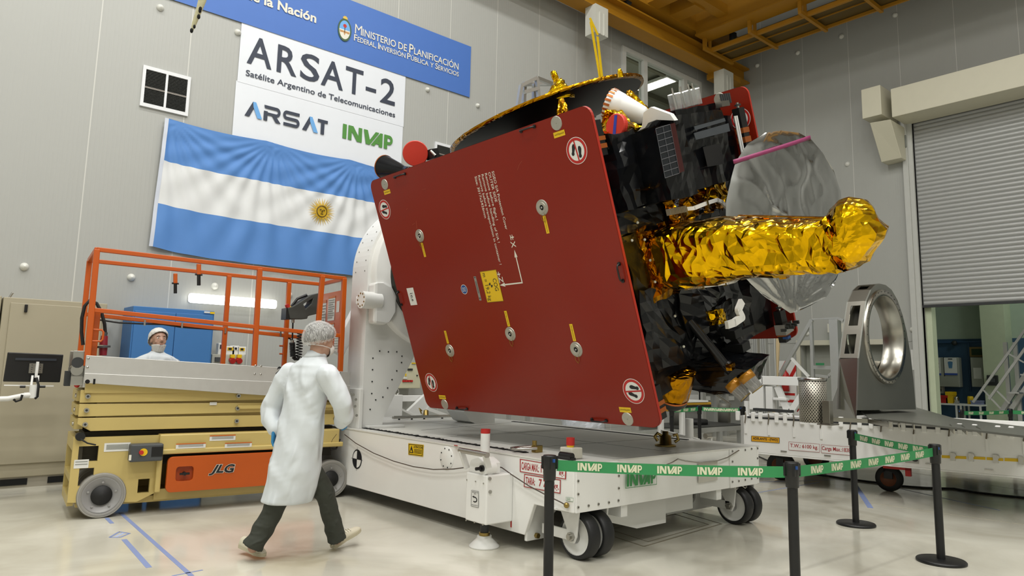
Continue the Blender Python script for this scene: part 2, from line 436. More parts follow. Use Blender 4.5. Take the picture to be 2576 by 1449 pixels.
# ---- high window of the office over the hall
wf = mat('window_frame_white', 'c9cac6', .4)
glass = mat('window_glass', 'eef4f2', .02, trans=1., var=0., spec=.5)
glass.node_tree.nodes['Principled BSDF'].inputs['IOR'].default_value = 1.05
x0, x1, z0, z1 = WIN
b = MB().mat(wf)
for a, c in (((x0,z0),(x1,z0+.09)), ((x0,z1-.12),(x1,z1)), ((x0,z0+.09),(x0+.13,z1-.12)), ((x1-.13,z0+.09),(x1,z1-.12)), ((13.15,z0+.09),(13.29,z1-.12)), ((14.78,z0+.09),(14.92,z1-.12))):
    b.bb((a[0], YW-.05, a[1]), (c[0], YW+.12, c[1]))
w = struct(b.build('window_1'))
for a, c in ((x0+.13, 13.15), (13.29, 14.78), (14.92, x1-.13)):
    g = MB().mat(glass); g.bb((a, YW+.04, z0+.09), (c, YW+.046, z1-.12)); g.build('pane', w)
om = mat('office_wall', 'b9bcb2', .6); oc = mat('office_ceiling', 'a3a296', .7)
b = MB().mat(om); b.bb((11, YW+6, 6.4), (19, YW+6.1, 10.6)); struct(b.build('wall_office_back'))
b = MB().mat(om); b.bb((10.9, YW+.15, 6.4), (11, YW+6, 10.6)); struct(b.build('wall_office_left'))
b = MB().mat(om); b.bb((19, YW+.15, 6.4), (19.1, YW+6, 10.6)); struct(b.build('wall_office_right'))
b = MB().mat(oc); b.bb((11, YW+.15, 9.9), (19, YW+6, 10)); struct(b.build('ceiling_office'))
b = MB().mat(om); b.bb((11, YW+.15, 6.3), (19, YW+6, 6.4)); struct(b.build('floor_office'))
b = MB().mat(mat('office_beam', '8d8a7a', .7))
for yy in (1.2, 2.5, 3.9): b.bb((11, YW+yy, 9.74), (19, YW+yy+.12, 9.9))
struct(b.build('trim_office_joist'))
lampc = on_plane(1648, 213, V((0,0,9.72)), V((0,0,1)))
lt = thing('louvre_lamp', 'bright square louvred ceiling lamp seen through the high office window', 'lamp', lampc)
b = MB(frame(lampc, V((1,0,0)), V((0,1,0)), V((0,0,1)))).mat(white); b.bb((-.24,-.62,-.02), (.24,.62,.06)); b.build('housing', lt)
b = MB(frame(lampc, V((1,0,0)), V((0,1,0)), V((0,0,1)))).mat(mat('office_tube', 'ffffff', .5, emit='fff8e8', es=6))
for i in range(4):
    for j in range(9): b.bb((-.2+i*.103, -.57+j*.128, -.03), (-.2+i*.103+.085, -.57+j*.128+.105, -.022))
b.build('diffuser', lt)
# ---- roller shutter and its casing
hm = mat('casing_cream', 'cfcbb6', .45, var=.03)
b = MB().mat(mat('shutter_slat', 'a9aaa8', .4, .3, var=.04))
n = 46; zb, zt = 3.02, 7.35
for i in range(n):
    a = zb+(zt-zb)*i/n; h = (zt-zb)/n
    pr = [(0, 0), (.016, h*.14), (.02, h*.5), (.016, h*.86), (0, h)]
    b.add([V((XW+.06-p[0], yy, a+p[1])) for yy in (SH[0]-.02, SH[1]-.02) for p in pr], [(k, k+1, k+6, k+5) for k in range(4)], True)
b.mat(mat('shutter_back', '8f908e', .5)); b.bb((XW+.062, SH[0], zb), (XW+.07, SH[1], zt))
b.mat(dark); b.bb((XW+.02, SH[0], zb-.05), (XW+.08, SH[1], zb))
d1 = struct(b.build('door_1'))
b = MB().mat(mat('shutter_rail', 'bcbdb8', .4))
for yy in (SH[1], SH[0]-.2):
    b.bb((XW-.06, yy, 0), (XW+.1, yy+.09, 7.3)); b.bb((XW-.1, yy+.09, 0), (XW, yy+.2, 7.3))
b.build('guide_rail', d1)
b = MB().mat(hm)
XF = XW-.75
t0, t1 = onX(2240, 224, XF), onX(2576, 134.8, XF); u0 = onX(2240, 296, XF)
ytop, ybot, ycas = t0.z, u0.z, t0.y
b.bb((XF, SH[0]-.5, ybot), (XW, ycas, ytop))
a = onX(2167, 230, XF-.12); c_ = onX(2215, 218, XF-.12); bo = onX(2169, 300, XF-.12)
b.bb((XF-.14, c_.y, bo.z), (XW, a.y, a.z+.03))
k0 = onX(2190, 308, XF-.1); k1 = onX(2233, 298, XF-.1)
vs = []
for x, y in ((2188,309),(2240,300)): vs.append(onX(x, y, XF-.1))
for x, y in ((2217,408),(2268,397)): vs.append(onX(x, y, XW-.35))
bv = [V((XW, p.y, p.z)) for p in vs]
b.add(vs+bv, [(0,1,3,2),(4,6,7,5),(0,2,6,4),(1,5,7,3),(2,3,7,6),(0,4,5,1)])
tag(b.build('shutter_casing', bevel=.01), 'long cream box casing over the roller shutter with a tapered end bracket', 'casing')
sw = thing('motor_switch_box', 'small grey switch box with cable under the shutter casing end', 'box', onX(2274, 372, XW))
b = MB().mat(mat('switch_grey', '70736c', .5)); p = onX(2274, 358, XW-.06); b.box(p, (.12, .14, .3)); b.build('box', sw, bevel=.02)
b = MB().mat(dark); b.tube([onX(2273, 340, XW-.06), onX(2270, 326, XW-.06), onX(2277, 311, XW-.05)], .018); b.build('cable', sw)
# ---- double door
df = mat('door_frame_cream', 'c2bfae', .45)
b = MB().mat(df)
b.bb((XW-.05, DR[0]-.1, 0), (XW+.16, DR[0], DR[3])); b.bb((XW-.05, DR[1], 0), (XW+.16, DR[1]+.1, DR[3])); b.bb((XW-.05, DR[0]-.1, DR[3]), (XW+.16, DR[1]+.1, DR[3]+.12))
d2 = struct(b.build('door_2', bevel=.01))
for y0, y1 in ((DR[0]+.01, 7.73), (7.75, DR[1]-.01)):
    g = MB().mat(mat('door_leaf_grey', '8f9188', .5)); g.bb((XW+.25, y0, .02), (XW+.3, y1, DR[3])); g.build('door_leaf', d2)
b = MB().mat(mat('door_recess', '9a9c92', .6)); b.bb((XW+.15, DR[0]-.05, 0), (XW+.3, DR[0], DR[3]+.05)); b.bb((XW+.15, DR[1], 0), (XW+.3, DR[1]+.05, DR[3]+.05)); b.bb((XW+.15, DR[0], DR[3]), (XW+.3, DR[1], DR[3]+.05)); b.build('reveal', d2)
b = MB().mat(mat('joint_grey', 'a6a7a2', .5))
b.bb((XW-.012, DR[1]+.1, 2.24), (XW, YW, 2.256)); b.bb((XW-.012, SH[1]+.25, 2.24), (XW, DR[0]-.1, 2.256)); struct(b.build('trim_joint'))
b = MB().mat(mat('skirting', 'aeb0aa', .5)); b.bb((X0, YW-.03, 0), (XW, YW, .12)); struct(b.build('baseboard_left'))
ex = thing('exit_sign', 'green lit exit sign hung over the grey double door', 'sign', onX(2104, 850, XW-.2))
XS = XW-.2
q = [onX(x, y, XS) for x, y in ((2088,847),(2119,845),(2119,860),(2088,862))]
b = MB().mat(mat('exit_green', '1d9a4a', .4, emit='23c45f', es=.7)); b.add([*q, *[p+V((.03,0,0)) for p in q]], [(0,1,2,3),(4,5,6,7),(0,1,5,4),(2,3,7,6),(1,2,6,5),(0,3,7,4)])
lettering(b, 'SALIDA', [p+V((-.004,0,0)) for p in (bil(q,.06,.85), bil(q,.94,.85), bil(q,.94,.15), bil(q,.06,.15))], mat('exit_pale', 'd8ffe2', .5, emit='d8ffe2', es=.9), .01)
b.build('panel', ex)
b = MB().mat(off_white); m_ = (q[0]+q[1])/2; b.bb((XS-.03, q[1].y, m_.z+.03), (XW, q[0].y, m_.z+.09)); b.bb((XS-.01, m_.y-.2, m_.z+.09), (XW, m_.y+.2, m_.z+.3)); b.build('bracket', ex, bevel=.01)
# ---- room beyond the shutter
XB = XW+5.0
pg = mat('beyond_green', 'a4b3a2', .6); pb = mat('beyond_blue', '32516e', .6); cc = mat('column_cream', 'c3cdb0', .5)
zb_ = onX(2400, 853, XB).z
b = MB().mat(pg); b.bb((XB, -3, zb_), (XB+.1, 9, 6)); b.mat(pb); b.bb((XB, -3, 0), (XB+.1, 9, zb_)); struct(b.build('wall_beyond_back'))
b = MB().mat(pg); b.bb((XW+.15, 8.9, 0), (XB, 9, 6)); struct(b.build('wall_beyond_left'))
b = MB().mat(pg); b.bb((XW+.15, -3, 0), (XB, -2.9, 6)); struct(b.build('wall_beyond_right'))
b = MB().mat(oc); b.bb((XW+.15, -3, 6), (XB, 9, 6.1)); struct(b.build('ceiling_beyond'))
c0, c1 = onX(2472, 900, XB-.55), onX(2533, 900, XB-.55)
b = MB().mat(cc); b.bb((XB-.55, c1.y, 0), (XB, c0.y, 6)); struct(b.build('trim_column'))
c0, c1 = onX(2325, 900, XW+.3), onX(2337, 900, XW+.3)
b = MB().mat(cc); b.bb((XW+.16, SH[1]-.12, 0), (XW+.4, SH[1]+.02, 6)); struct(b.build('trim_jamb'))
b = MB().mat(mat('pipe_blue', '2b4a6b', .5))
b.tube([onX(2336, 863, XB-.05), onX(2476, 858, XB-.05)], .03); b.tube([onX(2436, 862, XB-.05), onX(2442, 985, XB-.05)], .02); b.mat(dark); b.sphere(onX(2401, 863, XB-.08), .07)
tag(b.build('wall_pipe'), 'dark blue pipe along the blue wall beyond the shutter', 'pipe')
cabm = mat('electric_cabinet', '9c9f95', .5)
def ecab(px, lab, XX, dpt=.25):
    a, c = onX(px[0], px[1], XX), onX(px[2], px[3], XX)
    t = thing('electrical_cabinet', lab, 'cabinet', V((XX+dpt, (a.y+c.y)/2, min(a.z, c.z))), 'electrical cabinets beyond the shutter')
    b = MB().mat(cabm); b.bb((XX, c.y, c.z), (XX+dpt, a.y, a.z)); b.build('body', t, bevel=.015)
    return t, a, c
t, a, c = ecab((2338, 899, 2415, 974), 'grey wall cabinet with two posters beyond the shutter', XB-.3)
b = MB().mat(dark); b.bb((XB-.305, (a.y+c.y)/2-.01, c.z+.28), (XB-.298, (a.y+c.y)/2+.01, a.z)); b.build('door_gap', t)
for k, (l, r) in enumerate(((2340, 2368), (2374, 2409))):
    p, q2 = onX(l, 900, XB-.31), onX(r, 944, XB-.31)
    Q = (V((XB-.31,p.y,p.z)), V((XB-.31,q2.y,p.z)), V((XB-.31,q2.y,q2.z)), V((XB-.31,p.y,q2.z)))
    b = MB().mat(paper).quad(*Q); L3 = V((-.004,0,0))
    polys(b, [[(0,.0),(1,0),(1,.11),(0,.11)]], Q, mat('poster_blue', '3553a8', .6), L3)
    polys(b, [[(.33,.9),(.67,.9),(.67,.95),(.33,.95)]], Q, ink, L3)
    if k: polys(b, [[(.36,.4),(.62,.4),(.68,.74),(.3,.74)], arc(.49,.74,.19,.05,0,PI)], Q, mat('bin_blue', '4f7ea8', .6), L3)
    else: polys(b, [[(x-.05,y),(x+.05,y),(x,y+.07)] for x in (.2,.5,.8) for y in (.45,.65)], Q, mat('icon_mix', '7b7440', .6), L3)
    b.build('poster', t)
t2, a, c = ecab((2440, 899, 2476, 974), 'tall grey wall cabinet under a green board beyond the shutter', XB-.28)
p, q2 = onX(2448, 925, XB-.29), onX(2470, 953, XB-.29)
b = MB().mat(paper).quad(V((XB-.29,p.y,p.z)), V((XB-.29,q2.y,p.z)), V((XB-.29,q2.y,q2.z)), V((XB-.29,p.y,q2.z))); b.build('paper_sheet', t2)
a, c = onX(2438, 873, XB-.06), onX(2477, 898, XB-.06)
b = MB().mat(mat('board_frame', '8a7340', .5)); b.bb((XB-.06, c.y, c.z), (XB, a.y, a.z)); b.mat(mat('board_green', '1e3a22', .6)); b.bb((XB-.07, c.y+.05, c.z+.05), (XB-.05, a.y-.05, a.z-.05))
tag(b.build('green_board'), 'dark green board in a brown frame on the blue wall', 'board')
t = thing('wall_socket_box', 'pale socket box with dark plugs below the postered cabinet', 'box', onX(2360, 975, XB))
a, c = onX(2345, 956, XB-.12), onX(2374, 990, XB-.12)
b = MB().mat(off_white); b.bb((XB-.12, c.y, c.z), (XB, a.y, a.z)); b.build('plate', t, bevel=.01)
for y in (968, 981):
    b = MB().mat(dark); p = onX(2362, y, XB-.12); b.cyl(p, p+V((-.08,0,0)), .06, 12); b.build('plug', t)
XT = XB-1.0
a, c = onX(2340, 1013, XT), onX(2468, 1020, XT)
t = thing('workbench', 'white topped workbench by the blue wall beyond the shutter', 'table', V((XT+.3, (a.y+c.y)/2, 0)))
b = MB().mat(white2); b.bb((XT, c.y, a.z-.04), (XT+.7, a.y, a.z)); b.build('table_top', t)
for yy in (c.y+.03, (a.y*.4+c.y*.6), a.y-.6):
    for xx in (XT+.04, XT+.64): b = MB().mat(white2); b.bb((xx-.02, yy-.02, 0), (xx+.02, yy+.02, a.z-.04)); b.build('leg', t)
zt_ = a.z
for nm, lab, px, w, h, mm in (('toolbox', 'small red toolbox on the workbench beyond the shutter', 2373, .26, .2, red), ('tool_case', 'yellow tool case on the workbench beyond the shutter', 2391, .15, .3, yellow), ('storage_jar', 'yellow pot at the right end of the workbench', 2441, .14, .2, yellow), ('carton', 'flat grey blue carton at the right end of the workbench', 2457, .22, .1, mat('carton_blue', '7d86a8', .6)), ('dark_case', 'dark case left of the red toolbox on the workbench', 2353, .2, .12, dark), ('metal_pot', 'small shiny metal pot in the middle of the workbench', 2405, .14, .18, steel)):
    p = onX(px, 1000, XT+.3); b = MB().mat(mm)
    if 'pot' in nm or 'jar' in nm:
        b.lathe([(0,0),(w/2,0),(w/2,h*.85),(w*.42,h),(0,h)], tr((XT+.3, p.y, zt_)))
    else:
        b.bb((XT+.2, p.y-w/2, zt_), (XT+.5, p.y+w/2, zt_+h*.7)); b.bb((XT+.19, p.y-w/2-.01, zt_+h*.7), (XT+.51, p.y+w/2+.01, zt_+h)); b.mat(dark); b.tube([V((XT+.35,p.y-.05,zt_+h)), V((XT+.35,p.y-.05,zt_+h+.03)), V((XT+.35,p.y+.05,zt_+h+.03)), V((XT+.35,p.y+.05,zt_+h))], .008, 6)
    tag(b.build(nm, bevel=0), lab, nm.split('_')[-1])
# ---- white domes studded over both walls
dome = mat('dome_white', 'd6d6cf', .3)
for i, (x, y, r, lab) in enumerate([(61,671,.05,'on the left wall above the beige cabinet'),(330,698,.05,'on the left wall behind the lift railing, above the blue cupboard'),(403,20,.05,'on the left wall near the top picture edge'),(598,82,.05,'on the left wall beside the satellite banner top'),(1075,226,.045,'on the wall just right of the white banner'),(540,720,.05,'on the wall above the lit lamp'),(727,742,.05,'on the wall right of the lit lamp'),(1201,266,.045,'on the wall right of the blue banner')]):
    p = onY(x, y, YW); b = MB().mat(dome); b.lathe([(r,0),(r,.012),(r*.85,.03),(r*.5,.05),(0,.058)], frame(p, V((1,0,0)), V((0,0,1)), V((0,-1,0))), 16)
    tag(b.build('wall_dome'), 'white dome cap '+lab, 'cap', 'white domes on the walls')
for i, (x, y, lab) in enumerate([(1905,165,'on the right wall just below the crane corner'),(2007,133,'on the right wall second from the crane corner'),(2117,92,'on the right wall third from the crane corner'),(2252,38,'on the right wall, nearest the picture top'),(2132,413,'on the right wall below the casing bracket'),(2272,383,'on the right wall beside the motor switch box'),(2030,839,'on the right wall left of the exit sign'),(2296,829,'on the right wall beside the shutter opening')]):
    p = onX(x, y, XW); r = .06; b = MB().mat(dome); b.lathe([(r,0),(r,.012),(r*.85,.03),(r*.5,.05),(0,.058)], frame(p, V((0,1,0)), V((0,0,1)), V((-1,0,0))), 16)
    tag(b.build('wall_dome'), 'white dome cap '+lab, 'cap', 'white domes on the walls')
p0 = onX(2303, 905, XW-.03)
b = MB().mat(paper); b.bb((XW-.012, p0.y-.09, p0.z-.22), (XW, p0.y+.09, p0.z+.22)); tag(b.build('notice_sheet'), 'white notice sheet on the wall left of the shutter opening', 'notice')
# ================================================================== BANNERS, FLAG, VENTS, LAMP ON THE LEFT WALL
def wq(*px, y=YW-.012): return [onY(px[i], px[i+1], y) for i in range(0, len(px), 2)]
UX, UZ = V((1,0,0)), V((0,0,1)); OUT = V((0,-.004,0))
def cloth(name, x0, x1, z0, z1, m, lab, cat, y=YW-.012, amp=.006):
    def fn(u, v):
        x, z = x0+(x1-x0)*u, z0+(z1-z0)*v
        return V((x, y-.5*amp*(noise.noise(V((x*1.3, z*2.2, 3)))), z))
    b = MB().mat(m).grid(fn, 40, 16); return b
bw = mat('banner_white', 'dfe3ea', .55, var=.02); bd = mat('banner_ink', '333a4a', .6); bb_ = mat('banner_blue', '4670bb', .55, var=.03); lb = mat('banner_light_blue', '6aa6df', .6)
def wallrect(a, c): return (V((a[0], YW-.02, a[1])), V((c[0], YW-.02, a[1])), V((c[0], YW-.02, c[1])), V((a[0], YW-.02, c[1])))
def pt(x, y): p = onY(x, y, YW-.02); return (p.x, p.z)
# upper white sheet
t = thing('white_banner', 'white banner sheet with big dark satellite name and subtitle', 'banner', V((5, YW, 5.74)))
cloth('x', 3.515, 6.46, 5.69, 6.75, bw, '', '').build('sheet', t)
b = MB(); a, c = pt(622, 165), pt(995, 255)
zA, zB = pt(655, 96)[1], pt(622, 158)[1]
for ch, l_, r_, ym in (('A',443,672,135),('R',716,900,148),('S',927,1105,167),('A',1118,1322,183.5),('T',1338,1500,195),('-',1524,1620,211),('2',1656,1793,225)):
    x0_, x1_ = pt(500+l_/3.623, ym)[0], pt(500+r_/3.623, ym)[0]
    zt9, zb9 = (zA, zB) if ch != '-' else (zB+(zA-zB)*.44, zB+(zA-zB)*.29)
    lettering(b, ch, wallrect((x0_, zt9), (x1_, zb9)), bd, .012)
b.build('headline', t)
b = MB(); zA, zB = pt(620, 180)[1]+.0, pt(620, 198)[1]-.02
zb5 = (pt(619,194.6)[1]+pt(993,292.6)[1])/2; hb5 = pt(619,179)[1]-pt(619,194.6)[1]
lettering(b, 'Satélite Argentino de Telecomunicaciones', wallrect((pt(618,190)[0], zb5+hb5*1.02), (pt(994,290)[0], zb5-hb5*.28)), bd, .012)
b.build('subtitle', t)
t = thing('logo_banner', 'white banner sheet with two company logos under the satellite name', 'banner', V((5, YW, 4.6)))
cloth('x', 3.50, 6.45, 4.5, 5.70, bw, '', '', YW-.009).build('sheet', t)
b = MB(); Q = wallrect((pt(615,290)[0], pt(637,256)[1]), (pt(824,320)[0], pt(615,290)[1]))
polys(b, LOGO_A1+LOGO_A3, Q, bd); polys(b, LOGO_A2, Q, lb, OUT); b.build('dark_logo', t)
b = MB(); Q = wallrect((pt(861,350)[0], pt(864,311)[1]), (pt(988,350)[0], pt(861,347)[1])); polys(b, LOGO_I, Q, mat('logo_leaf_green', '4f8a3c', .6)); b.build('green_logo', t)
# blue banner
t = thing('blue_banner', 'long blue banner with white ministry lettering and crest over the white banner', 'banner', V((5, YW, 6.64)))
cloth('x', .6, 7.9, 6.63, 7.66, bb_, '', '', YW-.022).build('sheet', t)
def wr2(a, c): return (V((a[0], YW-.032, a[1])), V((c[0], YW-.032, a[1])), V((c[0], YW-.032, c[1])), V((a[0], YW-.032, c[1])))
b = MB()
_, _, asp_ = text2d('Presidencia de la Nación', .012)
hN = (pt(707,5)[1]-pt(706,28)[1])*1.06; xr = pt(795,50)[0]; zN = pt(706,28)[1]
lettering(b, 'Presidencia de la Nación', wr2((xr-asp_*hN*1.02, zN+hN), (xr, zN)), ink_white, .03); b.build('lettering', t); b = MB()
z1_, z0_ = pt(893, 64)[1], pt(892, 84)[1]
xa, xb = pt(892, 80)[0], pt(1158, 160)[0]; xc = xb-xa
def sc(b, words, z0, hc, hs, x0, x1):
    """small capitals: first letter tall"""
    parts = []
    for w in words.split(' '):
        w0 = w
        if w[0] == '^': parts += [(w[1], hc), (w[2:], hs), (' ', hs)]
        else: parts += [(w, hs), (' ', hs)]
    tot = 0; out = []
    for s, h in parts:
        if s == ' ': tot += h*.34; continue
        _, _, asp = text2d(s, .012); wd = asp*h*.95; 
        if any(ch in 'ÓÚ' for ch in s): wd = wd*1.24
        out.append((s, h, tot, wd)); tot += wd+h*.08
    k = (x1-x0)/tot
    for s, h, o, wd in out:
        top = z0+h*(1.24 if any(ch in 'ÓÚ' for ch in s) else 1); bot = z0-(h*.18 if ',' in s else 0)
        lettering(b, s, wr2((x0+o*k, top), (x0+(o+wd)*k, bot)), ink_white, 0. if 'M' in s else .012)
sc(b, '^MINISTERIO DE ^PLANIFICACIÓN', z0_, .17, .13, xa, xb); b.build('lettering', t); b = MB()
sc(b, '^FEDERAL, ^INVERSIÓN ^PÚBLICA Y ^SERVICIOS', pt(890,100)[1]-.015, .115, .09, xa-.01, xb)
b.build('lettering', t)
cx, cz = pt(866, 76); b = MB(frame(V((cx, YW-.036, cz)), UX, UZ, V((0,-1,0))))
b.mat(mat('crest_green', '3c5a3a', .6)).poly(disc_pts(1, 28), Matrix.Diagonal((.125,.2,1,1)))
b.mat(lb); b.poly(arc(0,0,.10,.165,0,PI,14), tr((0,0,.002))); b.mat(ink_white); b.poly(arc(0,0,.10,.165,PI,2*PI,14), tr((0,0,.002)))
b.mat(mat('crest_tan', 'b98a55', .6)); b.poly([(-.095,-.02),(.095,-.02),(.08,-.06),(.02,-.05),(0,-.1),(-.02,-.05),(-.08,-.06)], tr((0,0,.003)))
b.mat(red); b.poly(disc_pts(.033, 12, 0, .07), tr((0,0,.004))); b.mat(ink); b.poly([(-.006,-.05),(.006,-.05),(.006,.06),(-.006,.06)], tr((0,0,.0035)))
b.mat(mat('crest_gold', 'd9b64a', .6)); b.poly([(.055*(1 if k % 2 == 0 else .7)*math.cos(PI*k/10), .195+.06*(1 if k % 2 == 0 else .75)*math.sin(PI*k/10)) for k in range(11)], tr((0,0,.002)))
b.build('crest', t)
# flag
t = thing('national_flag', 'big sky blue and white flag with golden sun pinned to the wall', 'flag', V((4.7, YW, 2.95)))
fx0, fx1, fz0, fz1 = 2.6, 6.85, 2.93, 4.86
fb = mat('flag_blue', '5485c6', .65, var=.03); fwm = mat('flag_white', 'd9dbdc', .65, var=.02)
sag = [(.0,.0),(.36,-.0),(.7,.0),(1,0)]
def flag_pt(u, v, dy=0.):
    x = fx0+(fx1-fx0)*u; z = fz0+(fz1-fz0)*v
    z -= .05*abs(math.sin(PI*u*3))*(v**3)*.7                      # scallops between the pins
    x -= .06*(1-v)*(1-u)                                         # hoist pulled out at the foot
    z += .10*(1-v)*(math.exp(-u*9)*.9)-.0
    s = 0
    for k, px in enumerate((0., .36, .70, 1.0)):
        dx = (u-px)*(fx1-fx0); dz = (1-v)*(fz1-fz0)+.05
        an = math.atan2(dx, dz)
        wgt = math.exp(-abs(dx)*.9)*(min(1, dz*3))
        s += wgt*math.sin(an*26+k*1.7+noise.noise(V((u*3,v*2,k)))*2.5)
    y = YW-.055-.018*s-.02*noise.noise(V((x*1.1, z*.9, 5)))
    return V((x, y-dy, z))
b = MB()
for j, m_ in ((0, fb), (1, fwm), (2, fb)):
    b.mat(m_).grid(lambda u, v, j=j: flag_pt(u, (j+v)/3), 130, 24)
b.build('cloth', t)
b = MB().mat(mat('flag_hem', 'c9cfdc', .7)); b.grid(lambda u, v: flag_pt(0, v)+V((-.05*(1-u), -.002, 0)), 2, 30); b.build('hoist_band', t)
sc_ = pt(808, 533); su, sv = (sc_[0]-fx0)/(fx1-fx0), (sc_[1]-fz0)/(fz1-fz0)
def fl_(x, y, d=.012): return flag_pt(su+x/(fx1-fx0), sv+y/(fz1-fz0), d)
b = MB().mat(mat('sun_gold', 'c9a21c', .6))
for k in range(32):
    a = 2*PI*k/32; r0, r1 = .09, .235; w_ = .011
    wob = .02 if k % 2 else 0
    pts = [(r0*math.cos(a)-w_*math.sin(a), r0*math.sin(a)+w_*math.cos(a)), (r0*math.cos(a)+w_*math.sin(a), r0*math.sin(a)-w_*math.cos(a)), (.165*math.cos(a+wob*2)+.006*math.sin(a), .165*math.sin(a+wob*2)-.006*math.cos(a)), (r1*math.cos(a), r1*math.sin(a)), (.165*math.cos(a+wob*2)-.006*math.sin(a), .165*math.sin(a+wob*2)+.006*math.cos(a))]
    b.add([fl_(*p) for p in pts], [(0,1,2,3,4)])
b.add([fl_(*p, .013) for p in disc_pts(.1, 28)], [tuple(range(28))])
b.mat(mat('sun_brown', '5d4712', .6))
b.add([fl_(*p, .015) for p in disc_pts(.098, 28)]+[fl_(*p, .015) for p in disc_pts(.082, 28)], [(i, (i+1) % 28, 28+(i+1) % 28, 28+i) for i in range(28)])
for p in ([(-.05,.03),(-.015,.035),(-.02,.012),(-.045,.008)], [(.05,.03),(.015,.035),(.02,.012),(.045,.008)], [(-.008,.02),(.008,.02),(.014,-.02),(-.014,-.02)], [(-.03,-.036),(.03,-.036),(.02,-.05),(-.02,-.05)]): b.add([fl_(*q_, .016) for q_ in p], [(0,1,2,3)])
b.build('golden_sun', t)
# vents
def vent(px, lab):
    a, c = pt(*px[:2]), pt(*px[2:]); x0, x1, z1, z0 = a[0], c[0], a[1], c[1]
    t = thing('wall_vent', lab, 'vent', V(((x0+x1)/2, YW, z0)), 'louvred vents on the left wall'); y = YW-.03; mid = (x0+x1)/2
    b = MB().mat(mat('vent_frame', 'dfe1e4', .4))
    for p, q in (((x0,z0),(x1,z0+.05)), ((x0,z1-.05),(x1,z1)), ((x0,z0+.05),(x0+.04,z1-.05)), ((x1-.04,z0+.05),(x1,z1-.05)), ((mid-.015,z0+.05),(mid+.015,z1-.05))): b.bb((p[0], y, p[1]), (q[0], YW, q[1]))
    b.build('frame', t)
    b = MB().mat(hole); b.bb((x0+.02, YW-.006, z0+.02), (x1-.02, YW-.001, z1-.02)); b.build('dark_backing', t)
    b = MB().mat(mat('vent_slat', '3d3f3b', .5)); n = 24
    for i in range(n):
        z = z0+.06+(z1-z0-.12)*i/(n-1); b.box((mid, YW-.016, z), (x1-x0-.07, .014, .006), None)
    b.mat(mat('vent_bar', '857f78', .5)); zz = z0+(z1-z0)*.46; b.bb((x0+.04, YW-.028, zz), (x1-.04, YW-.02, zz+.02)); b.build('slats', t)
    return t
vent((361,163,472,293), 'white framed louvred vent on the wall above the flag hoist')
vent((1095,356,1172,430), 'louvred vent on the wall behind the black dish edge')
# wall lamp
a, c = pt(471, 737), pt(691, 780)
zl0, zl1 = 2.285, 2.42
t = thing('wall_lamp', 'long bright tube lamp on the wall above the lift platform', 'lamp', V(((a[0]+c[0])/2, YW, zl0)))
b = MB().mat(white2); b.bb((a[0]+.02, YW-.05, zl0+.01), (c[0]-.02, YW, zl1-.01)); b.build('base', t, bevel=.02)
b = MB().mat(mat('lamp_diffuser', 'ffffff', .4, emit='fffdf2', es=5)); b.bb((a[0], YW-.12, zl0), (c[0], YW-.05, zl1)); b.build('diffuser', t, bevel=.035)
# ================================================================== CRANE
cy_ = mat('crane_yellow', 'a87615', .5, var=.06)
t = thing('crane_runway_beam', 'long yellow runway beam along the top of the left wall', 'beam', V((5, 10.1, 9.27)))
b = MB().mat(cy_); b.bb((X0+.05, 9.9, 9.27), (XW-.02, 10.3, 9.31)); b.bb((X0+.05, 10.07, 9.31), (XW-.02, 10.13, 9.66)); b.bb((X0+.05, 9.9, 9.66), (XW-.02, 10.3, 9.70)); b.build('girder_beam', t)
b = MB().mat(cy_); b.bb((X0+.05, 10.06, 9.70), (XW-.02, 10.14, 9.76)); b.build('rail', t)
b = MB().mat(cy_); b.bb((15.5, 9.85, 9.12), (16.3, 10.35, 9.27)); b.build('saddle', t)
def corbel(x0, x1, lab):
    b = MB().mat(mat('corbel_white', 'cfcfc6', .5)); b.bb((x0, 9.82, 8.62), (x1, 10.12, 9.27))
    for i in (1, 2): b.bb((x0+(x1-x0)*i/3-.01, 9.80, 8.62), (x0+(x1-x0)*i/3+.01, 9.83, 9.12))
    tag(b.build('beam_corbel'), lab, 'bracket', 'white corbels under the runway beam')
corbel(10.62, 11.02, 'white corbel box under the runway beam with the yellow sling')
corbel(15.48, 15.92, 'white corbel box under the runway beam at the room corner')
t = thing('bridge_crane', 'yellow overhead bridge crane with a hung walkway in the room corner', 'crane', V((14, 9.95, 9.76)))
b = MB().mat(cy_); b.bb((11.5, 9.8, 9.86), (16.3, 10.15, 10.35)); b.bb((11.35, 9.75, 9.8), (11.75, 10.2, 10.42)); b.build('end_carriage', t)
b = MB().mat(hole); b.bb((11.34, 9.83, 9.93), (11.36, 9.98, 10.2)); b.build('carriage_socket', t)
for x in (11.9, 15.9):
    b = MB().mat(dark); b.cyl((x, 9.97, 9.86), (x, 10.13, 9.86), .1, 16); b.build('carriage_wheel', t)
b = MB().mat(cy_); b.bb((14.2, -6, 9.72), (14.72, 9.8, 9.76)); b.bb((14.24, -6, 9.76), (14.3, 9.8, 10.95)); b.bb((14.62, -6, 9.76), (14.68, 9.8, 10.95)); b.bb((14.2, -6, 10.95), (14.72, 9.8, 11.0)); b.build('main_girder', t)
b = MB().mat(cy_); b.bb((12.35, -6, 9.9), (12.75, 9.8, 10.5)); b.build('second_girder', t)
b = MB().mat(cy_); b.bb((12.75, 8.9, 9.95), (14.24, 9.15, 10.2)); b.bb((13.2, 9.1, 9.9), (13.6, 9.8, 10.3)); b.build('cross_tie', t)
zw = 9.5
b = MB().mat(mat('walkway_mesh', '5d4a1c', .6)); b.bb((14.75, -6, zw+.05), (15.7, 9.75, zw+.065)); b.build('walkway_deck', t)
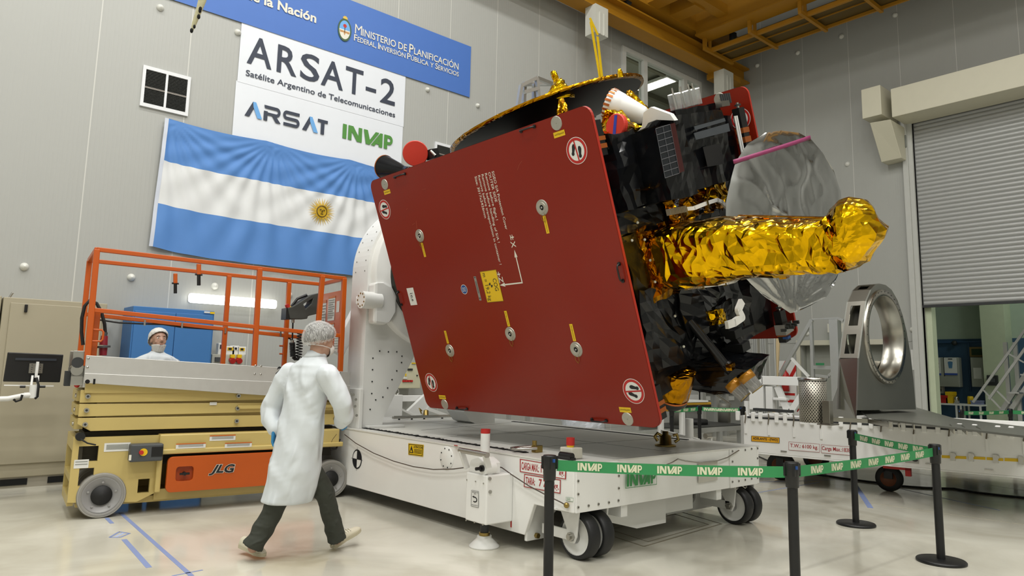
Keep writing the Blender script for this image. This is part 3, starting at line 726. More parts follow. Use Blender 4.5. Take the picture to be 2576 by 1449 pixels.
for p, q, w_ in ((14.78, zw, .07), (15.68, zw, .05), (14.78, zw+.32, .05), (15.2, zw+.02, .02)):
    b = MB().mat(cy_); b.beam((p, -6, q), (p, 9.78, q), w_, w_*1.4); b.build('walkway_rail', t)
b = MB().mat(cy_); b.beam((15.68, -6, zw+.55), (15.68, 9.78, zw+.55), .04); b.build('walkway_rail', t)
for k in range(7):
    y = 9.72-k*1.24
    b = MB().mat(cy_); b.beam((14.5, y, 9.72), (14.5, y, zw), .08); b.beam((14.72, y, 9.74), (14.72, y, zw), .06); b.beam((14.46, y, zw-.04), (15.74, y, zw-.04), .07, .09); b.beam((15.68, y, zw), (15.68, y, zw+.55), .04); b.build('walkway_bracket', t)
b = MB().mat(dark); b.cyl((15.1, 9.3, zw+.08), (15.1, 9.3, zw+.4), .09, 12); b.build('motor', t)
# sling hanging off the runway
t = thing('lifting_sling', 'two bright yellow sling straps hanging from the white corbel down behind the black dish', 'sling', onY(1516, 240, 9.75))
sl = mat('sling_yellow', 'e3bd13', .55)
for k, (p0, p1, lo) in enumerate(((1486, 55, (1516, 215)), (1503, 92, (1519, 215)))):
    a, c = onY(p0, p1, 9.78-.02*k), onY(lo[0], lo[1]+20, 9.74-.05*k)
    b = MB().mat(sl); b.beam(a, c, .065, .012, up=(0,-1,0)); b.build('strap', t)
b = MB().mat(sl); b.beam(onY(1484,45,9.78), onY(1504,88,9.76), .06, .012, up=(0,-1,0)); b.build('loop', t)
# tapered hook chain sleeve at the top left
t = thing('hanging_chain_sleeve', 'tapered cream fabric chain sleeve with dark links hanging at the top left', 'sleeve', dep(483, 83, 4.5))
d_ = 4.5
b = MB().mat(mat('sleeve_cream', 'c5c1a0', .7, bump=.3)); pts = [dep(x, y, d_) for x, y in ((522,-60),(509,0),(500,28),(489,58),(482,80))]
b.tube(pts, [.028,.024,.018,.014,.007], 12); b.build('sleeve', t)
for x, y, r in ((504,22,.010),(503,27,.009),(500,42,.010),(489,67,.008),(482,77,.010)):
    b = MB().mat(hole); b.sphere(dep(x, y, d_-.012), r, 10, 8, (1,1,1.6)); b.build('link', t)
# aluminium profile frame behind the satellite
ya = 9.0
def ay(x, y): return onY(x, y, ya)
t = thing('profile_trestle', 'aluminium profile trestle whose top shows left of the gold dish cap', 'trestle', V((ay(1345,200).x, ya, 0)))
def post(px, py, dy=0):
    p = onY(px, py, ya+dy); return p
A_, B_, D_ = post(1311,215), post(1350,196), post(1392,212,.5)
for p, q in ((A_, B_), (B_, D_), (post(1318,232), post(1355,222)), (A_, post(1335,212,.5)), (post(1335,212,.5), D_)):
    b = MB().mat(alu2); b.beam(p, q, .06); b.build('top_bar', t)
for p, sx in ((A_, -.32), (B_, .35), (post(1320,207,.3), -.05), (D_, .2), (post(1344,212,.1), .02)):
    b = MB().mat(alu2); b.beam(p, V((p.x+sx*3.2, p.y+.1, 0)), .06); b.build('leg', t)
# ================================================================== SCISSOR LIFT
LA = V((1.61, 7.71, 0)); yaw_l = math.radians(-5.8625)
LM = tr(LA) @ rotz(yaw_l)
ldx = V((math.cos(yaw_l), math.sin(yaw_l), 0)); ldy = V((-ldx.y, ldx.x, 0))
def LP(x, y, yy=0.):
    q = on_plane(x, y, LA+ldy*yy, ldy); r = LM.inverted() @ q; return r
lift = thing('scissor_lift', 'cream scissor lift with orange guard rails and a steel platform', 'lift', M=LM, group=None)
LW = .78
def lb_(m): return MB(LM).mat(m)
# chassis
b = lb_(cream)
b.prism([(-.27,.16),(-.27,.74),(.47,.74),(.47,.2),(.3,.12),(.3,.12)], .05, frame(V((0,.05,0)), V((1,0,0)), V((0,0,1)), V((0,-1,0))), holes=[[(-.22,.52),(-.06,.52),(-.06,.66),(-.22,.66)], [(-.2,.3),(-.08,.3),(-.08,.46),(-.2,.46)], [(.3,.2),(.4,.2),(.4,.33),(.3,.33)]])
b.bb((-.27, LW-.05, .12), (2.26, LW, .74)); b.bb((-.27, .05, .12), (-.22, LW-.05, .2)); b.bb((-.27,.05,.34),(-.22,LW-.05,.40)); b.bb((-.27,.05,.62),(-.22,LW-.05,.74))
b.bb((-.2, .06, .1), (2.26, LW-.05, .16)); b.bb((.45,.03,.12),(2.1,.06,.22))
b.build('chassis', lift, bevel=.006)
b = lb_(cream); b.bb((.45, -.06, .60), (2.28, .1, .75)); b.bb((.45, -.08, .56), (2.32, .02, .61)); b.bb((.44, -.06, .2), (.49, .05, .6)); b.build('side_tray', lift, bevel=.012)
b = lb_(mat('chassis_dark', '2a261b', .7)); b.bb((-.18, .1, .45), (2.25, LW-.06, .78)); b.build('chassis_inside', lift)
tire = mat('tyre_grey', '8c8a85', .6, var=.06); rim = mat('wheel_rim', '9c9b9a', .45, .3)
def wheel(x, y, r=.205, w=.12, sgn=-1):
    M = LM @ frame(V((x, y, r)), V((1,0,0)), V((0,0,1)), V((0,-1,0)))
    b = MB().mat(tire); b.lathe([(r*.78,0),(r*.95,0),(r,.012),(r,w-.012),(r*.95,w),(r*.8,w),(r*.78,w-.01)], M, 40); b.mat(mat('tyre_line', 'a5a39c', .6)); b.lathe([(r*.93,w+.001),(r*.96,w+.001)], M, 40); 
    o = b.build('wheel', lift)
    b = MB().mat(rim); b.lathe([(0,w-.02),(r*.42,w-.02),(r*.44,w-.015),(r*.74,w-.015),(r*.8,w),(r*.8,.0),(0,0)], M, 36)
    for k in range(5): 
        a = 2*PI*k/5+.3; b.cyl(M @ V((r*.58*math.cos(a), r*.58*math.sin(a), w-.02)), M @ V((r*.58*math.cos(a), r*.58*math.sin(a), w-.005)), .01, 8)
    b.build('rim', o)
    b = MB().mat(black_m); b.lathe([(r*.44,w-.018),(r*.42,w+.004),(r*.2,w+.006),(r*.16,w+.014),(0,w+.014)], M, 28); b.build('hub_cap', o)
wheel(0, .1); wheel(2.22, .1); wheel(0, LW-.02); wheel(2.08, LW-.02)
# orange battery door
zt_, zb2 = .535, .2
b = lb_(orange)
M = frame(V((.53, -.05, zb2)), V((1,0,0)), V((0,0,1)), V((0,-1,0)))
def rr(w, h, r, n=5):
    o = []
    for cx, cy, a in ((w-r, r, -PI/2), (w-r, h-r, 0), (r, h-r, PI/2), (r, r, PI)): o += arc(cx, cy, r, r, a, a+PI/2, n)
    return o
hl = [[(x+p[0], .1+p[1]) for p in rr(.16, .14, .03, 3)] for x in (.08, 1.16)]
b.prism(rr(1.5, .335, .05), .05, LM.inverted() @ LM @ M, holes=hl)
b.mat(mat('orange_deep', 'a8420f', .4)); b.bb((.55, -.06, zb2+.05), (2.0, -.04, zb2+.29))
door = b.build('battery_door', lift, bevel=.008)
for x in (.16, 1.24):
    b = lb_(black); p = V((.53+x, -.1, zb2+.17)); b.box(p, (.09, .015, .02)); b.cyl(p+V((0,-.012,0)), p+V((0,.04,0)), .017, 10); b.build('latch', door)
q = [LP(x, y, -.104) for x, y in ((541,1169),(592,1167),(584,1195),(523,1196))]
q = [V((p.x, -.104, p.z)) for p in q]
b = lb_(ink_white); lettering(b, 'JLG', (q[0]+V((-.004,0,.004)), q[1]+V((.006,0,.004)), q[2]+V((.006,0,-.004)), q[3]+V((-.006,0,-.004))), ink_white, .07)
lettering(b, 'JLG', q, ink, .035, lift=V((0,-.003,0))); b.build('maker_logo', door)
# scissor arms: stacked beams, pins
for k, (za, zb3) in enumerate(((1.18,1.165),(1.052,1.05),(.922,.925))):
    h = .126
    b = lb_(cream)
    pr = [(-.25, za-h+.004), (2.3, za-h+.03), (2.3, za-.01), (-.25, za-.004)] if k < 2 else [(-.25, za-.06), (-.14, za-h+.0), (2.3, za-h), (2.3, za-.01), (-.25, za-.004)]
    b.prism(pr, .05, frame(V((0, .06, 0)), V((1,0,0)), V((0,0,1)), V((0,-1,0))))
    b.prism(pr, .05, frame(V((0, LW-.02, 0)), V((1,0,0)), V((0,0,1)), V((0,-1,0))))
    arm = b.build('scissor_arm', lift, bevel=.004)
    for x in (-.19, 1.17, 2.24):
        b = lb_(steel); p = V((x, .03, za-.062)); b.cyl(p, p+V((0,-.05,0)), .022, 14); b.mat(dark); b.cyl(p+V((0,-.05,0)), p+V((0,-.055,0)), .011, 10); b.build('pin', arm)
for k in range(3):
    b = lb_(cream); z = 1.12-k*.13; b.bb((-.27, .1, z-.05), (-.2, LW-.1, z+.05)); b.mat(steel); b.cyl((-.275,.14,z), (-.285,.14,z), .02, 10); b.build('arm_end_tie', lift)
b = lb_(cream); b.bb((-.1, .06, .80), (2.25, .1, 1.2)); b.bb((1.17, -.02, .985), (2.2, .02, 1.02)); b.build('inner_arm', lift)
b = lb_(cream); b.prism([(-.22,1.15),(2.3,1.15),(2.3,1.21),(-.1,1.24),(-.22,1.24)], .05, frame(V((0,.04,0)), V((1,0,0)), V((0,0,1)), V((0,-1,0)))); b.build('platform_rail', lift)
# platform of two extruded alloy boards
def zt(x): return 1.5+(1.385-1.5)*(x+.24)/2.6
def zm(x): return 1.335+(1.235-1.335)*(x+.24)/2.6
def zl(x): return 1.245+(1.055-1.245)*(x+.24)/2.6
P0, P1 = -.24, 2.37
# the deck sits level; boards keep one height along the platform
ZT, ZM, ZL = 1.445, 1.285, 1.15
def slope(x, z): return z+(.055-.085*(x+.24)/2.6*1.25)
fxm = frame(V((0,0,0)), V((1,0,0)), V((0,0,1)), V((0,-1,0)))
b = lb_(alu)
for yy, th in ((-.015, .035), (LW+.05, .035)):
    b.prism([(P0,zl(P0)),(P1,zl(P1)),(P1,zt(P1)),(P0,zt(P0))], th, frame(V((0,yy,0)), V((1,0,0)), V((0,0,1)), V((0,-1,0))))
b.prism([(P0,zl(P0)),(P1,zl(P1)),(P1,zm(P1)),(P0,zm(P0))], .02, frame(V((0,-.05,0)), V((1,0,0)), V((0,0,1)), V((0,-1,0))))
b.bb((P0, 0, 1.2), (P0+.03, LW, 1.5)); b.bb((P1-.03, 0, 1.06), (P1, LW, 1.38))
plat = b.build('platform', lift, bevel=.004)
b = lb_(mat('deck_grey', '8a8a86', .6)); b.prism([(P0,zl(P0)+.05),(P1,zl(P1)+.05),(P1,zl(P1)+.08),(P0,zl(P0)+.08)], LW, frame(V((0,LW,0)), V((1,0,0)), V((0,0,1)), V((0,-1,0)))); b.build('deck', lift)
b = lb_(steel)
for px in ((222,902),(220,924),(643,920),(657,921),(641,941),(656,942),(855,938),(855,957)):
    p = LP(px[0], px[1], -.055); p.y = -.05; b.sphere(p, .012, 10, 6, (1,.6,1))
b.each('bolt', plat)
b = lb_(hole); p = LP(220,960,-.07); b.cyl(V((p.x,-.071,p.z)), V((p.x,-.068,p.z)), .02, 14); p = LP(237,960,-.07); b.box(V((p.x,-.0705,p.z)), (.018,.004,.05)); b.each('slot', plat)
# end bracket cluster on the left end
b = lb_(steel)
for z, h in ((1.42,.24),(1.3,.16)): b.bb((-.34,.02,z-h/2), (-.24,.05,z+h/2)); b.bb((-.34,LW-.3,z-h/2), (-.24,LW-.27,z+h/2))
b.cyl((-.3,.0,1.36),(-.3,.34,1.36),.05,16); b.mat(dark); b.cyl((-.3,-.005,1.43),(-.3,.005,1.43),.05,14); b.box((-.36,.15,1.28),(.05,.12,.14))
b.mat(orange); b.beam((-.31,.1,1.46),(-.29,.04,1.25),.03); b.mat(red); b.sphere((-.28,.1,1.22),.025); b.build('hinge_bracket', lift, bevel=.003)
b = lb_(ink_white); q = [LP(x, y, -.052) for x, y in ((695,921),(742,923),(740,943),(693,941))]; q = [V((p.x,-.052,p.z)) for p in q]
lettering(b, '2632', q, ink, .05, .25); q = [LP(x, y, -.052) for x, y in ((694,946),(745,948),(744,957),(693,955))]; q = [V((p.x,-.052,p.z)) for p in q]
lettering(b, 'www', (q[0], (q[0]+q[1])/2, (q[2]+q[3])/2, q[3]), ink, .03, .2)
q = [LP(x, y, -.052) for x, y in ((836,932),(848,933),(842,946),(834,945))]; q = [V((p.x,-.052,p.z)) for p in q]; polys(b, [[(0,0),(.7,0),(.85,.4),(1,1),(0,1)]], q, ink)
b.build('fleet_number', plat)
# guard rails
RT_, RM, = 2.49, 1.88
def rtop(x): return 2.51+(2.45-2.51)*(x+.24)/2.6
def rmid(x): return 1.93+(1.785-1.93)*(x+.24)/2.6
rw = .042
def rail(p, q, w=rw, name='rail'):
    b = lb_(orange); b.beam(p, q, w, w); return b.build(name, lift, bevel=.006)
RX0, RX1 = -.235, 2.27
rail((RX0,0,rtop(RX0)), (RX1,0,rtop(RX1))); rail((RX0,LW,rtop(RX0)-.02), (RX1,LW,rtop(RX1)-.0)); rail((RX0,0,rmid(RX0)), (RX1,0,rmid(RX1))); rail((RX0,LW,rmid(RX0)), (RX1,LW,rmid(RX1)-.02))
rail((RX0,0,rtop(RX0)), (RX0,LW,rtop(RX0)-.02)); rail((RX1,0,rtop(RX1)), (RX1,LW,rtop(RX1)))
for x, y0 in ((RX0,0),(1.3,0),(RX1-.01,0),(2.0,0)):
    if x == 2.0: p0 = (2.0, 0, rtop(2.0)); p1 = (1.98, 0, rmid(2.0))
    else: p0 = (x, y0, rtop(x)); p1 = (x+.01, y0, zt(x)-.1)
    rail(p0, p1, .052, 'post')
for x in (RX0, 1.17, 1.87, RX1):
    rail((x, LW, rtop(x)-.02), (x, LW, zt(x)-.1), .05, 'post')
rail((-.17, .1, rmid(-.17)), (-.17, .1, zt(-.17)-.1), .05, 'post')
for px, yy in (((500,664,500,718)), 0), (((441,688,441,738)), LW):
    a, c = LP(px[0], px[1], yy), LP(px[2], px[3], yy)
    a.y = c.y = yy; m_ = a.lerp(c, .5)
    o = rail(a, m_, .04, 'pin_tube'); b = lb_(black); b.cyl(m_, c, .018, 10); b.build('grip', o)
    b = lb_(black); b.cyl(m_+V((-.035,0,0)), m_+V((.035,0,0)), .01, 8); b.build('peg', o)
def handle(px, yy):
    a, c = LP(px[0], px[1], yy), LP(px[2], px[3], yy); a.y = c.y = yy
    b = lb_(orange); b.tube([a, a+V((.07,0,0)), a+V((.085,0,-.02)), c+V((.085,0,.02)), c+V((.07,0,0)), c], .01, 8); b.build('gate_handle', lift)
handle((235,829,232,858), 0); handle((703,870,703,890), LW)
# orange end panel with notices
b = lb_(orange); b.bb((RX1-.01,.03,1.62), (RX1+.01, LW-.02, 2.32)); b.bb((RX1-.02,.02,1.6),(RX1+.02,.06,2.44)); pan = b.build('end_panel', lift)
for y0, y1, z0, z1, lines in ((.24,.46,1.98,2.27,9),(.24,.46,1.74,1.95,6),(.53,.66,1.8,2.24,10),(.10,.19,2.07,2.2,0),(.06,.2,1.62,1.8,5)):
    Q = (V((RX1-.013,y1,z1)), V((RX1-.013,y0,z1)), V((RX1-.013,y0,z0)), V((RX1-.013,y1,z0)))
    b = lb_(paper).quad(*Q); OFF = V((-.002,0,0))
    polys(b, [[(.06,1-.12-(k+.5)*.8/max(lines,1)-.015),(.94-.2*(k % 3 == 2),1-.12-(k+.5)*.8/max(lines,1)-.015),(.94-.2*(k % 3 == 2),1-.12-(k+.5)*.8/max(lines,1)+.02),(.06,1-.12-(k+.5)*.8/max(lines,1)+.02)] for k in range(lines)], Q, grey_txt, OFF)
    if lines: polys(b, [[(0,.92),(1,.92),(1,1),(0,1)]], Q, mat('warning_orange', 'c4661d', .5), OFF)
    b.build('notice', pan)
b = lb_(mat('label_navy', '26313f', .5)); b.quad(V((RX1-.013,.29,1.7)), V((RX1-.013,.22,1.7)), V((RX1-.013,.22,1.62)), V((RX1-.013,.29,1.62))); b.build('label', pan)
# platform control box
b = lb_(mat('control_box', '3a3c38', .55)); yb = .42
oc_ = [LP(x, y, yb) for x, y in ((717,776),(731,772),(776,743),(796,738),(793,790),(768,796),(766,803),(723,803))]
ic_ = [LP(x, y, yb) for x, y in ((756,766),(780,752),(776,765),(762,778))]
b.prism([(p.x, p.z) for p in oc_], .2, frame(V((0,yb+.1,0)), V((1,0,0)), V((0,0,1)), V((0,-1,0))), holes=[[(p.x, p.z) for p in ic_]])
box = b.build('control_box', lift, bevel=.008)
b = lb_(black); b.tube([LP(734,770,yb), LP(748,752,yb), LP(772,742,yb)], .016, 8); b.mat(black).box(LP(720,790,yb), (.06,.18,.13)); b.mat(red).cyl(LP(725,774,yb), LP(721,766,yb), .024, 12); b.mat(yellow).cyl(LP(728,777,yb), LP(726,774,yb), .032, 12); b.build('joystick_panel', box)
# coiled cord
def coil(p0, p1, n, r, tw, nm='coiled_cord'):
    b = lb_(black); pts = []; d = V(p1)-V(p0); x = V((1,0,0)); y = V((0,1,0))
    for i in range(n*10+1):
        a = 2*PI*i/10; pts.append(V(p0)+d*(i/(n*10))+x*r*math.cos(a)+y*r*math.sin(a))
    b.tube(pts, tw, 6); b.build(nm, lift)
c0, c1, c2, c3 = LP(735,862,.55), LP(737,898,.55), LP(751,898,.55), LP(756,835,.55)
coil(c0, c1, 9, .03, .0075); coil(c2, c3, 9, .035, .0075)
b = lb_(black); b.tube([c1, LP(742,903,.55), LP(749,903,.55), c2], .02, 8); b.tube([LP(737,806,yb), LP(736,835,.55), c0], .009, 8); b.mat(steel); b.cyl(LP(737,802,yb), LP(737,812,yb), .018, 10); b.cyl(c0+V((0,0,.03)), c0, .02, 10); b.build('cord_lead', lift)
b = lb_(black); b.tube([LP(x, y, LW) for x, y in ((238,803),(300,812),(365,815),(410,816),(455,823),(540,829),(640,835),(700,838),(715,842),(722,851),(730,852),(733,858))], .009, 8); b.build('rail_cable', lift)
b = lb_(steel)
for x, y in ((364,812),(458,818),(567,832),(706,840)):
    p = LP(x, y, LW-.03); b.box(p, (.018,.012,.06))
b.each('cable_clip', lift)
# thick lead with red plug hanging over the left end
b = lb_(black_m); b.tube([LP(x, y, .15) for x, y in ((209,868),(205,835),(206,800),(213,770),(226,755),(243,763),(255,785),(263,815),(265,840))], .016, 10); pl_ = b.build('power_lead', lift)
b = lb_(mat('plug_red', '8e2030', .45)); b.cyl(LP(263,845,.15), LP(260,868,.15), .03, 14, .037); b.cyl(LP(260,872,.15), LP(259,894,.15), .038, 14, .033); b.mat(grey_ui); b.cyl(LP(260,870,.15), LP(260,875,.15), .062, 16); b.cyl(LP(265,836,.15), LP(263,846,.15), .022, 12); b.build('plug', pl_)
# ground control box, labels
b = lb_(grey_ui); p = LP(328,1118,-.1); q_ = LP(407,1158,-.1)
b.bb((p.x, -.14, q_.z), (q_.x, .0, p.z)); gb = b.build('ground_control', lift, bevel=.012)
b = lb_(yellow); c_ = LP(352,1138,-.14); b.cyl(V((c_.x+.03,-.14,c_.z)), V((c_.x+.03,-.146,c_.z)), .035, 16); b.mat(red); b.cyl(V((c_.x+.01,-.14,c_.z)), V((c_.x+.01,-.165,c_.z)), .02, 12); b.mat(black); b.box(V((c_.x+.15,-.141,c_.z)), (.1,.006,.09)); b.mat(ink_white); b.box(V((c_.x-.08,-.142,c_.z-.045)), (.02,.008,.05)); b.each('button', gb)
def label(px, nm='label', lines=3, top=None, m=paper, yy=-.003):
    p, q = LP(px[0], px[1], yy), LP(px[2], px[3], yy)
    Q = (V((p.x,yy,p.z)), V((q.x,yy,p.z)), V((q.x,yy,q.z)), V((p.x,yy,q.z)))
    b = lb_(m).quad(*Q); OFF = V((0,-.002,0))
    if lines: polys(b, [[(.08,.75-k*.6/lines-.04),(.92,.75-k*.6/lines-.04),(.92,.75-k*.6/lines+.05),(.08,.75-k*.6/lines+.05)] for k in range(lines)], Q, grey_txt, OFF)
    if top: polys(b, [[(0,.78),(1,.78),(1,1),(0,1)]], Q, top, OFF)
    return b.build(nm, lift)
wo = mat('warning_orange', 'c4661d', .5)
label((263,1115,327,1134), lines=4); label((187,1157,222,1177), lines=2)
label((443,1116,517,1126), top=wo, yy=-.082); label((566,1114,633,1124), top=wo, yy=-.082); label((528,1095,592,1107), top=wo, yy=-.062); label((528,1012,545,1019), lines=1, yy=-.0)
b = lb_(black); p = LP(202,1098,-.02); b.cyl(V((p.x,.03,p.z)), V((p.x,-.04,p.z)), .04, 16); b.tube([p+V((0,-.02,-.02)), p+V((.06,-.03,-.06)), p+V((.13,-.02,-.08))], .008, 6); b.build('inlet', lift)
b = lb_(black_m); b.tube([LP(x, y, -.05) for x, y in ((846,1092),(836,1105),(830,1120),(833,1131),(846,1129),(852,1116),(855,1104))], .011, 8); b.build('loop_hose', lift)
# ================================================================== CABINETS BY THE LEFT WALL
YC = 9.98
a, c = onY(10, 746, YC), onY(196, 760, YC)
zc = 2.155; zb4 = .12
t = thing('beige_cabinet', 'tall beige steel cabinet with black latch behind the monitor', 'cabinet', V(((a.x+2.0)/2, YC+.28, 0)))
b = MB().mat(beige); b.bb((a.x, YC, zb4), (1.95, YW-.02, zc)); b.build('body', t, bevel=.008)
b = MB().mat(beige); b.bb((a.x+.07, YC-.02, .27), (1.9, YC, zc-.06)); dr_ = b.build('door', t, bevel=.006)
b = MB().mat(black); p = onY(65, 776, YC-.02); b.bb((p.x-.015, YC-.045, p.z-.045), (p.x+.015, YC-.02, p.z+.045)); b.build('latch', dr_, bevel=.004)
b = MB().mat(mat('plinth_grey', '9a9486', .6)); b.bb((a.x+.01, YC+.02, 0), (1.93, YW-.04, zb4)); b.mat(hole); b.bb((a.x+.1, YC+.01, .03), (a.x+.42, YC+.03, .1)); b.bb((a.x+.62, YC+.01, .03), (a.x+1.0, YC+.03, .1)); b.build('plinth', t)
t = thing('beige_cabinet', 'neighbouring beige cabinet cut off by the left picture edge', 'cabinet', V((.4, YC+.28, 0)))
b = MB().mat(beige); b.bb((.05, YC+.03, zb4), (a.x-.015, YW-.02, zc+.01)); b.build('body', t, bevel=.008); b = MB().mat(dark); b.bb((.06, YC+.05, 0), (a.x-.03, YW-.04, zb4)); b.build('plinth', t)
b = MB().mat(steel); p = onY(24, 746, YC+.1); b.tube([V((p.x,p.y,zc)), V((p.x+.02,p.y,zc+.05)), V((p.x+.03,p.y,zc+.06))], .012, 8); tag(b.build('lifting_eye'), 'small steel lifting eye on top of the beige cabinet', 'eye')
# monitor seen from the back on its arm
YM = 9.25
def mq(x, y, yy=YM): return onY(x, y, yy)
t = thing('monitor', 'black monitor seen from behind on a white arm at the left', 'monitor', mq(85, 940))
b = MB().mat(black)
vs = [mq(20,886), mq(160,892), mq(151,962), mq(8,960)]
b.add(vs+[p+V((0,.04,0)) for p in vs], [(0,1,2,3),(7,6,5,4),(0,1,5,4),(1,2,6,5),(2,3,7,6),(3,0,4,7)]); b.build('screen', t, bevel=.008)
b = MB().mat(mat('monitor_vent', '2b3038', .4)); b.bb((mq(38,904).x, YM-.012, mq(38,906).z), (mq(142,904).x, YM, mq(38,900).z)); b.build('vent_strip', t)
b = MB().mat(steel); p, q = mq(74,914,YM-.02), mq(106,939,YM-.02); b.bb((p.x, YM-.03, q.z), (q.x, YM-.005, p.z)); b.mat(dark)
for i in (.2,.8):
    for j in (.15,.4,.6,.85): b.box((p.x+(q.x-p.x)*i, YM-.032, q.z+(p.z-q.z)*j), (.008,.006,.008))
b.build('mount_plate', t)
b = MB().mat(white2); b.beam(mq(95,910,YM-.05), mq(90,950,YM-.06), .025); b.beam(mq(82,945,YM-.06), mq(78,975,YM-.1), .02); b.beam(mq(96,945,YM-.06), mq(94,975,YM-.1), .02)
b.cyl(mq(87,968,YM-.1), mq(85,1001,YM-.1), .045, 16); b.cyl(mq(60,995,YM-.1), mq(88,993,YM-.1), .03, 12); b.tube([mq(60,995,YM-.1), mq(20,1003,YM-.12), mq(-60,1006,YM-.1)], .028, 10); b.beam(mq(10,969,YM-.08), mq(135,971,YM-.08), .012)
b.cyl(mq(-60,1006,YM-.1), V((mq(-60,1006,YM-.1).x, YM-.1, 0)), .05, 14)
b.build('arm', t)
b = MB().mat(black); b.tube([mq(92,950,YM-.12), mq(97,970,YM-.15), mq(94,998,YM-.16), mq(88,1003,YM-.15)], .012, 8); b.tube([mq(56,993,YM-.13), mq(52,1006,YM-.13), mq(40,1010,YM-.13), mq(34,1004,YM-.13)], .012, 8); b.build('cable', t)
for px in (58, 108):
    b = MB().mat(black); b.cyl(mq(px-8,973,YM-.1), mq(px+6,973,YM-.1), .012, 10); b.build('knob', t)
# blue cupboard
YB = 10.08; a, c = onY(336, 769, YB), onY(540, 783, YB); zt2 = (a.z+c.z)/2
t = thing('blue_cupboard', 'tall blue two door cupboard behind the lift', 'cupboard', V(((a.x+c.x)/2, YB+.25, 0)))
bl = mat('cupboard_blue', '3f75b0', .45, var=.03)
b = MB().mat(bl); b.bb((a.x, YB, .06), (c.x, YW-.02, zt2)); b.build('body', t, bevel=.006)
md = onY(441, 800, YB).x
for x0, x1 in ((a.x+.02, md-.004), (md+.004, c.x-.02)):
    b = MB().mat(bl); b.bb((x0, YB-.018, .12), (x1, YB, zt2-.06)); o = b.build('door', t, bevel=.004)
b = MB().mat(dark); b.bb((a.x+.02, YB+.02, 0), (c.x-.02, YW-.05, .06)); b.build('plinth', t)
for px, mm in (((514,783,528,788), paper), ((529,784,540,790), yellow)):
    p, q = onY(px[0], px[1], YB-.021), onY(px[2], px[3], YB-.021); b = MB().mat(mm); b.bb((p.x, YB-.021, q.z), (q.x, YB-.018, p.z)); b.build('sticker', t)
# socket cabinet with instruments on top
YS = 10.35; a, c = onY(534, 889, YS), onY(615, 912, YS); zs = a.z-.01
t = thing('socket_cabinet', 'low grey socket cabinet with two red yellow connectors seen over the lift platform', 'cabinet', V(((a.x+c.x)/2, YS, 0)))
b = MB().mat(mat('socket_grey', 'b9b8ab', .5)); b.bb((a.x, YS, .1), (c.x, YW-.02, zs)); b.build('body', t, bevel=.006)
b = MB().mat(dark); b.bb((a.x+.03, YS+.05, 0), (c.x-.03, YW-.05, .1)); b.build('plinth', t)
for x in (582, 599):
    p = onY(x, 905, YS); b = MB().mat(red); b.cyl(p, p+V((0,-.07,-.02)), .04, 14); b.mat(yellow); b.box(p+V((0,-.03,.05)), (.06,.06,.05)); b.build('connector', t, bevel=.004)
p = onY(551, 904, YS); b = MB().mat(grey_ui); b.bb((p.x-.06, YS-.02, p.z-.03), (p.x+.06, YS, p.z+.03)); b.build('display', t)
for nm, lab, px, w, h, scr in (('instrument', 'small instrument with a dark tilted screen at the left on the socket cabinet', 556, .10, .16, dark), ('instrument', 'pale meter beside the tilted screen on the socket cabinet', 577, .13, .12, yellow), ('instrument', 'plain white box second from right on the socket cabinet', 591, .10, .13, paper), ('instrument', 'pale meter at the right end of the socket cabinet', 607, .12, .12, yellow)):
    p = onY(px, 889, YS+.06); t2 = thing(nm, lab, 'instrument', V((p.x, YS+.08, zs)), 'instruments on the socket cabinet')
    b = MB().mat(paper); b.bb((p.x-w/2, YS+.04, zs), (p.x+w/2, YS+.14, zs+h)); b.build('case', t2, bevel=.006)
    b = MB().mat(scr); b.bb((p.x-w*.3, YS+.034, zs+h*.5), (p.x+w*.3, YS+.04, zs+h*.85)); b.mat(ink); b.bb((p.x-w*.2, YS+.032, zs+h*.56), (p.x+w*.15, YS+.034, zs+h*.8)); b.build('screen', t2)
# ================================================================== WHITE DOLLY
DX, DY, DZ = 4.0, 3.9, .75
DXR, DYF = 6.63, 8.9
dol = thing('transport_dolly', 'big white wheeled dolly with deck carrying the satellite and its tilting stand', 'dolly', V(((DX+DXR)/2, 5.7, 0)))
def sx(x, y, o=0.): p = onX(x, y, DX-o); return p
def fy(x, y, o=0.): p = onY(x, y, DY-o); return p
xy = lambda l: [(p.y, p.z) for p in l]
YZ = lambda x: frame(V((x,0,0)), V((0,1,0)), V((0,0,1)), V((1,0,0)))     # outline in (y,z), extruded along +x
XZ = lambda y: frame(V((0,y,0)), V((1,0,0)), V((0,0,1)), V((0,-1,0)))    # outline in (x,z), extruded along -y
yc1, yc2 = onX(1319,1335,DX).y, onX(1343,1275,DX).y
side = [(DYF,.13),(yc1,.13),(yc2,.385),(DY,.385),(DY,DZ-.012),(DYF,DZ-.012)]
b = MB().mat(white); b.prism(side, .04, YZ(DX)); b.build('side_beam', dol, bevel=.006); b = MB().mat(white); b.prism(side, .04, YZ(DXR-.04)); b.build('side_beam', dol, bevel=.006)
b = MB().mat(white); b.bb((DX+.04, DY, .385), (DXR-.04, DY+.05, DZ-.012)); fr_ = b.build('front_beam', dol); b = MB().mat(white); b.bb((DX+.04, DYF-.05, .13), (DXR-.04, DYF-.001, DZ-.012)); b.build('rear_beam', dol)
b = MB().mat(mat('deck_white', 'dad9d3', .3, var=.05, scale=1.5)); b.bb((DX+.03, DY+.04, DZ-.05), (DXR-.03, DYF-.03, DZ-.002)); b.bb((DX-.005, DY-.005, DZ-.012), (DXR+.005, DYF, DZ)); deck = b.build('deck', dol)
b = MB().mat(mat('seam_grey', '6e6c64', .6))
for p, q in (((1150,1095),(1630,1070)), ((1060,1082),(1320,1060))): b.beam(onZ(*p, DZ+.0005), onZ(*q, DZ+.0005), .006, .002)
